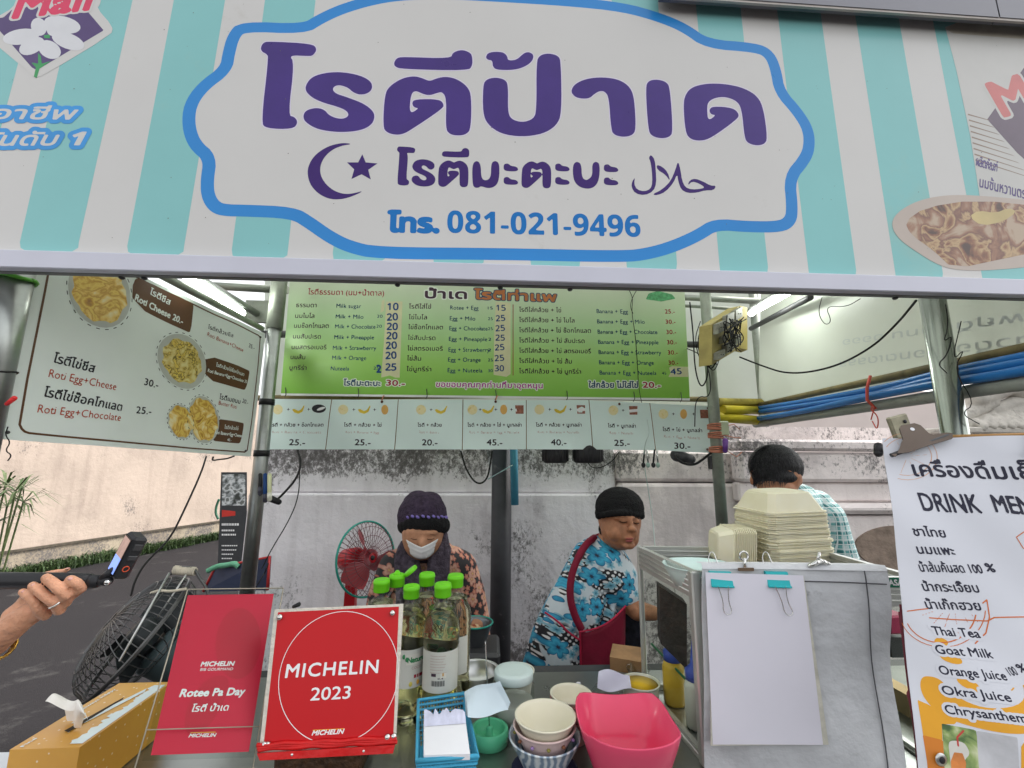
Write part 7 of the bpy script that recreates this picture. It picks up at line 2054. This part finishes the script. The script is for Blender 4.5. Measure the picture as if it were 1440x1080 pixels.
# camera body: screen face looks up-left towards the viewer
cc_ = f.q(171,780,6)
ua = (f.q(159,803,6) - f.q(183,757,6)).normalized()            # long side, down-left
fa_ = (f.q(185,757,6) - cc_).normalized()
wa_ = Vector((.62,-.35,.12)); wa_ = (wa_ - ua*wa_.dot(ua)).normalized()    # screen width
na_ = ua.cross(wa_).normalized()
if na_.y > 0: na_ = -na_
LM = Matrix((wa_, ua, na_)).transposed().to_4x4(); LM.translation = f.q(169,780,4)
kk = f.k
MB().box((-13*kk,-27*kk,-17*kk), (13*kk,27*kk,0), M=LM, bev=3*kk).build('camera_body', m_blk, sk)
MB().box((-11*kk,-24*kk,.2*kk), (11*kk,25*kk,.9*kk), M=LM, bev=.5*kk).build('screen', M_('screen_black', (.01,.01,.012), .1), sk)
MB().box((-9*kk,-22*kk,1.0*kk), (9*kk,2*kk,1.3*kk), M=LM).build('picture_top', M_('screen_brown', (.20,.13,.11), .15, var=.5, sc=60, emit=.6), sk)
MB().box((-9*kk,2.1*kk,1.0*kk), (9*kk,22*kk,1.3*kk), M=LM).build('picture_low', M_('screen_blue', (.10,.16,.42), .15, var=.2, sc=30, emit=.9), sk)
for yy, hh in ((-15,8),(-1,6)): MB().box((12.6*kk,(yy-hh/2)*kk,-14*kk), (14.2*kk,(yy+hh/2)*kk,-4*kk), M=LM, bev=.6*kk).build('side_button', m_dark, sk)
bb_ = MB(); cM = LM @ Vector((13.4*kk, 13*kk, -8*kk))
bb_.tube([cM + (ua*math.cos(a) + na_*math.sin(a))*3.4*kk for a in [i*math.pi/8 for i in range(17)]], .6*kk, 6).build('record_ring', M_('ring_orange', (.70,.10,.04), .4), sk)

# ================================================================== FANS
def guard(e, C, n, r, depth, m, spokes=40, rings=(0.35,.6,.82), wire=.0013, rim=.004, mr=None, name='guard'):
    n = n.normalized(); u = n.orthogonal().normalized(); v = n.cross(u)
    b = MB()
    def pt(a, rr, h): return C + (u*math.cos(a) + v*math.sin(a))*rr + n*h
    prof = lambda t: depth*math.sqrt(max(0, 1 - t**2.6))
    for i in range(spokes):
        a = 2*math.pi*i/spokes
        b.tube([pt(a + .25*(1-t), r*t, prof(t)) for t in (.14,.3,.5,.7,.85,.95,1)], wire, 4, smooth=False)
    for t in rings: b.tube([pt(a, r*t, prof(t)) for a in [i*math.pi/20 for i in range(41)]], wire*1.1, 4)
    tag(b.build(name, m, e), kind='stuff')
    MB().tube([pt(a, r, 0) for a in [i*math.pi/28 for i in range(57)]], rim, 8).build('rim', mr or m, e)
def blades(e, C, n, r, m, nb=5, hub=.035, tilt=.5, ph=0.0):
    n = n.normalized(); u = n.orthogonal().normalized(); v = n.cross(u)
    for k in range(nb):
        a0 = 2*math.pi*k/nb + ph; vs = []; fs = []
        for i in range(7):
            rr = hub*.7 + (r - hub*.7)*i/6; hw = .30 + .28*math.sin(math.pi*min(1,(i/6)*.8 + .2))
            for j in range(5):
                s = j/4*2 - 1; a = a0 + s*hw*(.9 if i else .6) + .25*i/6
                vs.append(C + (u*math.cos(a) + v*math.sin(a))*rr + n*(s*.022*tilt*2))
        for i in range(6):
            for j in range(4): q_ = i*5+j; fs.append((q_, q_+1, q_+6, q_+5))
        MB().add(vs, fs, True).build('blade', m, e)
    MB().tube([C - n*.03, C + n*.02, C + n*.035], [hub, hub, hub*.6], 20).build('hub', m, e)

# black workshop fan tipped over behind the tissue box
C_ = P(196, 893, 1.42)
fanb = empty('floor_fan', 'old black workshop fan with wire cage tilted back at the left of the counter', 'fan', Vector((C_.x, C_.y + .1, 0)))
lx = (P(258,812,1.55) - P(128,975,1.30)).normalized()
nn_ = Vector((-.62,-.52,.42)); nn_ = (nn_ - lx*nn_.dot(lx)).normalized()
m_wire = M_('wire_dark', (.10,.10,.10), .35, .7, .3, 20)
m_fanb = M_('fan_black', (.025,.03,.032), .4, 0, .3, 10)
rad_ = (P(258,812,1.55) - P(128,975,1.30)).length/2
guard(fanb, C_, nn_, rad_, .085, m_wire, 54, (.25,.5,.75,.9), .0014, .004)
guard(fanb, C_ - nn_*.004, -nn_, rad_, .075, m_wire, 40, (.45,.8), .0014, .003)
blades(fanb, C_ - nn_*.01, nn_, rad_*.86, m_fanb, 3, .05, 1.0, .4)
MB().tube([C_ - nn_*.20, C_ - nn_*.19, C_ - nn_*.06, C_ - nn_*.05], [.06,.075,.075,.05], 24).build('motor', M_('motor_grey', (.06,.085,.09), .4, .2), fanb)
# long straight stay rods and wrapped handle
MB().tube([P(238,806,1.36), P(168,930,1.22)], .003, 6).build('stay_rod', m_steel, fanb)
MB().tube([P(262,808,1.40), P(222,868,1.36)], .0025, 6).build('stay_rod', m_steel, fanb)
MB().tube(chaikin([tuple(P(x, y, 1.42)) for x, y in ((240,808),(246,799),(262,797),(275,801),(280,812),(290,825),(294,842))], 2, False), .004, 8).build('handle', m_wire, fanb)
rn = random.Random(6); b = MB()
for i in range(13):
    x = 246 + i*2.3; c0 = P(x, 801.5 + .18*i, 1.42)
    b.tube([c0 + Vector((.001*math.sin(a) + rn.uniform(-.001,.001), .0085*math.cos(a), .0095*math.sin(a))) for a in [k*math.pi/6 for k in range(13)]], .0034, 5)
b.build('cloth_wrap', M_('old_cloth', (.55,.50,.40), .9, var=.25, sc=40), fanb)
MB().tube(chaikin([tuple(P(x, y, 1.38)) for x, y in ((212,834),(225,830),(238,832),(262,828))], 1, False), .004, 6).build('cord_wrap', M_('old_cloth', 0), fanb)
st_ = M_('stand_zinc', (.26,.27,.25), .5, .5, .3, 20, dirt=((.10,.08,.05), 12, .05))
for dx in (0, .16):
    a = P(236, 862, 1.5) + Vector((dx,0,0)); MB().box((a.x-.012, a.y-.012, .0), (a.x+.014, a.y+.012, a.z), bev=.002).build('stand_post', st_, fanb)
MB().box((P(236,862,1.5).x, 1.488, .02), (P(236,862,1.5).x+.17, 1.512, .05)).build('stand_foot', st_, fanb)

# red fan behind the first woman
C_ = P(516, 785, 2.30)
fr2 = empty('desk_fan', 'red standing fan with a teal ring beside the woman in the purple hat', 'fan', (C_.x - .06, 2.36, 0))
nn_ = Vector((.80,-.58,.16)).normalized()
m_rf = M_('fan_red', (.42,.012,.02), .3, var=.1); m_tr = M_('ring_teal', (.02,.28,.22), .35); m_wl = M_('wire_dull', (.13,.05,.06), .4, .4)
guard(fr2, C_, nn_, .172, .045, m_wl, 48, (.3,.6,.85), .0012, .0052, m_tr)
guard(fr2, C_ - nn_*.004, -nn_, .170, .05, m_wl, 36, (.5,), .0012, .003)
m_rbl = vinyl('fan_blade_red', (.35,.04,.05), .4, .3)
blades(fr2, C_, nn_, .145, m_rbl, 3, .03, 1.0, .9)
MB().tube([C_ + nn_*.02, C_ + nn_*.035, C_ + nn_*.04], [.042,.040,.01], 22).build('front_boss', m_rf, fr2)
MB().tube([C_ - nn_*.17, C_ - nn_*.16, C_ - nn_*.08, C_ - nn_*.05], [.035,.052,.056,.040], 22).build('motor', m_rf, fr2)
MB().ell(C_ + nn_*.041, (.012,.012,.012), 6).build('centre_cap', m_blk, fr2)
px0 = P(494, 820, 2.36)
MB().hexa([Vector((px0.x-.035,2.34,.03)), Vector((px0.x+.035,2.34,.03)), Vector((px0.x+.035,2.39,.03)), Vector((px0.x-.035,2.39,.03)), Vector((px0.x-.024,2.345,px0.z+.06)), Vector((px0.x+.024,2.345,px0.z+.06)), Vector((px0.x+.024,2.385,px0.z+.06)), Vector((px0.x-.024,2.385,px0.z+.06))]).build('stand_post', m_rf, fr2)
MB().lathe([(.16,0),(.165,.01),(.13,.03),(.03,.05)], c=(px0.x, 2.365, .001), n=28).build('base', m_rf, fr2)

# ================================================================== HANGING THINGS
# yellow switch board on the right post
Yb = 1.82
sw = empty('switch_board', 'grimy yellow wooden board crowded with switches and sockets on the right post', 'switch board', P(1028, 470, Yb))
m_yb = M_('yellow_board', (.46,.38,.13), .6, var=.2, sc=12, dirt=((.12,.10,.06), 9, .06))
m_ybs = M_('yellow_side', (.62,.50,.15), .5, var=.12, sc=9)
a_, b2_, c2_, d2_ = P(1002,455,1.76), P(1040,426,1.70), P(1040,490,1.70), P(1002,513,1.76)
bk3 = [p + Vector((.012,.06,0)) for p in (a_, b2_, c2_, d2_)]
A0, A1 = P(1003,455,1.60), P(1041,428,1.80)
A0.z = A1.z = P(1003,455,1.60).z
u_ = (A1 - A0); u_.z = 0; L_ = u_.length; u_.normalize()
sbd = Sheet('x', '', '', P(1022, 470, 1.70), u_, (0,0,1), parent=sw)
sbd.quad('board', [(1001,456),(1040,430),(1040,490),(1001,513)], m_yb, 0, .05)
q1 = [sbd.at(1040,430,.002), sbd.at(1040,490,.002)]
dpt = (P(1058,424,1.86) - P(1040,430,1.78)); dpt = Vector((.045,.02,0))
MB().hexa([q1[1], q1[1] + dpt, q1[1] + dpt + Vector((.0,.05,0)), q1[1] + Vector((0,.05,0)), q1[0], q1[0] + dpt, q1[0] + dpt + Vector((0,.05,0)), q1[0] + Vector((0,.05,0))]).build('board_side', m_ybs, sw)
m_sock = M_('grubby_socket', (.30,.30,.24), .5, var=.3, sc=30, dirt=((.06,.06,.05), 20, .05))
for (x, y, w_, h_) in ((1007,462,10,14),(1020,451,10,16),(1032,443,9,14),(1007,500,9,10),(1019,490,10,13),(1031,479,8,12),(1013,478,6,8)):
    sbd.quad('socket', [(x-w_/2,y-h_/2+2),(x+w_/2,y-h_/2-3),(x+w_/2,y+h_/2-3),(x-w_/2,y+h_/2+2)], m_sock, .022, .02)
    for dx in (-1.6, 1.6): MB().cap(sbd.at(x+dx,y,.020), sbd.at(x+dx,y,.024), .0018, .0018, 4).build('socket_hole', m_ink, sw)
rn = random.Random(9)
for k in range(13):
    pts = [(rn.uniform(1003,1036), rn.uniform(446,500)) for _ in range(4)]
    d = [rn.uniform(.025,.05) for _ in range(4)]
    MB().tube(chaikin([tuple(sbd.at(x, y, dd)) for (x, y), dd in zip(pts, d)], 3, False), .0022, 5).build('wire', m_rub, sw)
for k in range(5):
    x0 = 985 + k*4
    cable('wire_loop', [P(x0, 452 + k*6, 1.84), P(x0 - 9 - k, 478 + k*3, 1.80), P(x0 + 2, 515 + k*4, 1.80), P(x0 + 16, 508 - k*5, 1.80), P(x0 + 14, 470, 1.78)], .0022 + .0005*(k % 2), m_rub, parent=sw)
cable('cable', [P(1288,423,1.02), P(1262,455,1.2), P(1225,490,1.3), P(1170,518,1.4), P(1110,527,1.55), P(1070,514,1.65), P(1040,502,1.72)], .0032, m_rub, 'black cable sagging from the sign to the yellow switch board')
cable('cable', [P(290,642,1.6), P(283,665,1.5), P(258,720,1.42), P(238,760,1.40), P(205,790,1.36), P(190,815,1.34), P(184,838,1.34)], .0028, m_rub, 'black cable dropping from the left menu board to the black fan')
cable('cable', [P(300,642,1.7), P(298,648,1.7), P(308,646,1.7), P(320,645,1.7), P(330,641,1.7)], .003, m_rub, 'short curl of black cable under the left menu board')
cable('cable', [P(420,632,1.97), P(422,660,1.95), P(420,700,1.9), P(405,735,1.9), P(383,770,1.9), P(368,800,1.9)], .0022, m_rub, 'thin black cable hanging in front of the old wall near the left post')
cable('cable', [P(418,632,1.97), P(424,650,1.93), P(418,672,1.9), P(400,693,1.88), P(385,707,1.86)], .0045, m_rub, 'thick black cable curling to the plug on the left post')
cable('cable', [P(648,634,2.3), P(655,660,2.3), P(670,682,2.3), P(685,676,2.3), P(690,650,2.3), P(692,634,2.3)], .005, m_rub, 'thick black cable loop hanging left of the dark column')
cable('cable', [P(910,590,1.93), P(914,610,1.92), P(907,622,1.92), P(905,650,1.95), P(912,690,2.0), P(918,730,2.0), P(921,768,1.9)], .0022, M_('mint_wire', (.55,.66,.62), .5), 'thin pale cord hanging past the scissors to the display case')
cable('cable', [P(970,425,1.9), P(975,470,1.88), P(977,520,1.88), P(986,548,1.86), P(996,530,1.85), P(994,500,1.85)], .003, m_rub, 'black cable looping down beside the green board right edge')
cable('cable', [P(966,490,1.95), P(985,498,1.88), P(998,520,1.85), P(1000,560,1.86), P(978,556,1.9), P(977,600,1.93)], .0022, m_rub, 'thin black cable tangled at the right post')
cable('cable', [P(950,640,1.95), P(955,650,1.93), P(975,655,1.92), P(990,645,1.9), P(1003,634,1.9)], .0055, m_rub, 'fat black cable bow under the last price card')
cable('cable', [P(1330,428,1.06), P(1334,460,1.06), P(1326,482,1.05), P(1340,470,1.05), P(1332,500,1.06), P(1318,512,1.06), P(1332,525,1.05)], .0014, m_rub, 'thin kinked wire hanging in front of the thick steel post')
cable('cable', [P(1156,418,1.5), P(1150,440,1.5), P(1160,458,1.5), P(1170,452,1.5), P(1160,430,1.5), P(1190,432,1.45), P(1210,420,1.4)], .0013, m_rub, 'thin looped wire in front of the pale side vinyl')
# orange cords round the right post
for k, (y, lb_) in enumerate(((600,'upper knot of orange cord on the right post'), (612,'middle knot of orange cord on the right post'), (632,'lower knot of orange cord on the right post'))):
    c0 = P(1007, y, 1.9); e = MB(); c0 = Vector((parent_world(pr_).translation.x, 1.9, c0.z))
    for j in range(4): e.tube([c0 + Vector((.030*math.cos(a), .030*math.sin(a), .006*j - .01 + .003*math.sin(a + j))) for a in [i*math.pi/8 for i in range(17)]], .0035, 5)
    e.tube([c0 + Vector((.02,-.025,0)), c0 + Vector((.07,-.03,.008 - .02*k)), c0 + Vector((.10,-.02,-.012))], .0022, 5)
    tag(e.build('cord', m_cord), lb_, 'cord', 'orange cords tied on the right post')
o = MB().cap(P(1020,620,1.86), P(1020,634,1.86), .012, .010, 6).build('clothes_peg', M_('peg_purple', (.16,.06,.30), .4)); tag(o, 'purple peg clipped on the right post', 'peg')
o = MB().box(tuple(P(1014,612,1.87)), tuple(P(1025,592,1.87) + Vector((0,.02,0))), bev=.004).build('plug', M_('plug_cream', (.50,.55,.38), .5)); tag(o, 'pale plug above the purple peg on the right post', 'plug')
o = MB().box(tuple(P(1000,660,1.9)), tuple(P(1012,641,1.9) + Vector((0,.03,0))), bev=.004).build('metal_clamp', m_dark); tag(o, 'dark clamp on the right post below the price cards', 'clamp')
o = MB().cap(P(952,640,2.0), P(972,646,2.0), .03, .02, 6).build('cord_reel', m_dark); tag(o, 'dark rounded hook block under the last price card', 'hook')
# black lamp heads under the cards
for x0, x1_, lb_ in ((763,799,'left one of two black ribbed lamp heads hanging under the price cards'), (806,848,'right one of two black ribbed lamp heads, the wider, hanging under the price cards')):
    e = empty('lamp_head', lb_, 'lamp', P((x0+x1_)/2, 640, 2.0), 'black ribbed lamp heads')
    hw = (P(x1_,640,2.0) - P(x0,640,2.0)).length/2; c0 = P((x0+x1_)/2, 650, 2.0)
    b = MB().lathe([(hw*.80,-.004),(hw*.92,.0),(hw,.03),(hw,.055),(hw*.85,.085)], c=c0, n=28, sy=.7); b.build('housing', m_blk, e)
    for k in range(22):
        a = 2*math.pi*k/22; p0 = c0 + Vector((hw*1.01*math.cos(a), hw*.71*math.sin(a), .004)); 
        MB().tube([p0, p0 + Vector((0,0,.05))], .0022, 4, smooth=False).build('fin', m_blk, e)
    MB().box(tuple(c0 + Vector((-.008,-.01,.08))), tuple(c0 + Vector((.008,.01,.16)))).build('stem', m_blk, e)
cable('cable', [P(826,650,1.96), P(832,658,1.95), P(846,658,1.95), P(862,648,1.95), P(870,636,1.96)], .0022, m_rub, 'black lead of the right lamp head')
# scissors hanging under the cards
for x, lb_ in ((908,'left pair of black tipped tongs hanging under the price cards'), (922,'right pair of black tipped tongs hanging under the price cards')):
    e = empty('kitchen_tongs', lb_, 'tongs', P(x, 635, 1.94), 'tongs hanging under the cards')
    for s_ in (-1, 1):
        MB().cap(P(x + s_*1.5, 633, 1.94), P(x + s_*3.2, 650, 1.94), .004, .004, 5).build('arm', m_chrome if s_ > 0 else m_blk, e)
        MB().ell(P(x + s_*3.2, 654, 1.94), (.010,.006,.012), 6).build('tip', m_blk if s_ < 0 else M_('grip_mint', (.35,.48,.42), .5), e)
# plastic bag and clear box hanging at the column
bg2 = empty('plastic_bag', 'clear plastic bag hanging beside the thick cable loop at the dark column', 'bag', P(700, 640, 2.35))
m_bag = glassy('bag_film', (.85,.92,.95), .85, .12, 1.35)
MB().add([P(684,632,2.4), P(722,632,2.36), P(720,654,2.36), P(690,674,2.4), P(700,640,2.3)], [(0,1,4),(1,2,4),(2,3,4),(3,0,4)], False).build('bag_film', m_bag, bg2)
MB().tube([P(686,674,2.36), P(721,654,2.34)], .003, 5).build('bag_edge', M_('edge_mint', (.35,.50,.50), .3), bg2)
# markers in a holder on the left post
for x, c, lb_, h in ((366,(.02,.02,.02),'black marker hanging on the left post',24), (373,(.03,.05,.30),'blue marker hanging on the left post',34), (379,(.70,.72,.45),'pale yellow marker hanging on the left post',32)):
    e = empty('marker_pen', lb_, 'pen', P(x, 690, 1.77))
    MB().cap(P(x, 668, 1.76), P(x, 668 + h, 1.76), .0075, .0075, 6).build('barrel', M_('marker_%s' % lb_.split()[0], c, .35), e)
    MB().cap(P(x, 668 + h - 6, 1.76), P(x, 670 + h, 1.76), .0085, .0085, 6).build('cap', M_('marker_cap', (.06,.06,.08), .4) if x < 379 else M_('marker_white', (.7,.7,.6), .4), e)
o = MB().cap(P(392,706,1.84), P(378,700,1.82), .011, .013, 6).build('plug', m_blk); tag(o, 'black plug at the end of the thick curled cable', 'plug')
# small black bottle spray between plaque and wall
o = MB().cap(P(413,853,1.0), P(420,850,1.0), .0035, .0045, 5).build('black_knob', m_blk); tag(o, 'small black knob peeking over the red plaque', 'knob')
# orange floral cloth bundle right of the bottles
b = MB(); f = Fig(1.75); f.ell(b, 668,915,0, 18,34,20); f.ell(b, 660,940,4, 16,20,16); f.ell(b, 676,935,0, 12,26,14)
blob('cloth_bundle', b, flower_mat('orange_floral', (.30,.06,.03), [(.55,.30,.12), (.60,.45,.30), (.35,.08,.04)], (.1,.03,.02), 26, .5, 5), None, .006, 3)
tag(SC.objects['cloth_bundle'], 'orange and red patterned cloth bundle right of the oil bottles', 'cloth')
e, c = tub(P(667,905,1.70) - Vector((0,0,.0)), 0, 'dark steel bowl with a teal rim beside the woman in the purple hat', cup_prof(.04,.062,.07), M_('dark_steel', (.16,.17,.18), .3, .8), name='steel_bowl')
MB().tube([c + Vector((.064*math.cos(a), .064*math.sin(a), .07)) for a in [i*math.pi/16 for i in range(33)]], .003, 6).build('teal_rim', m_tr, e)
# low stool under that bowl so that it stands on something
o = MB().box((c.x-.09, c.y-.09, .0), (c.x+.09, c.y+.09, c.z - .0005), bev=.01).build('side_stand', m_dark); tag(o, 'dark stand carrying the steel bowl with the teal rim', 'stand')
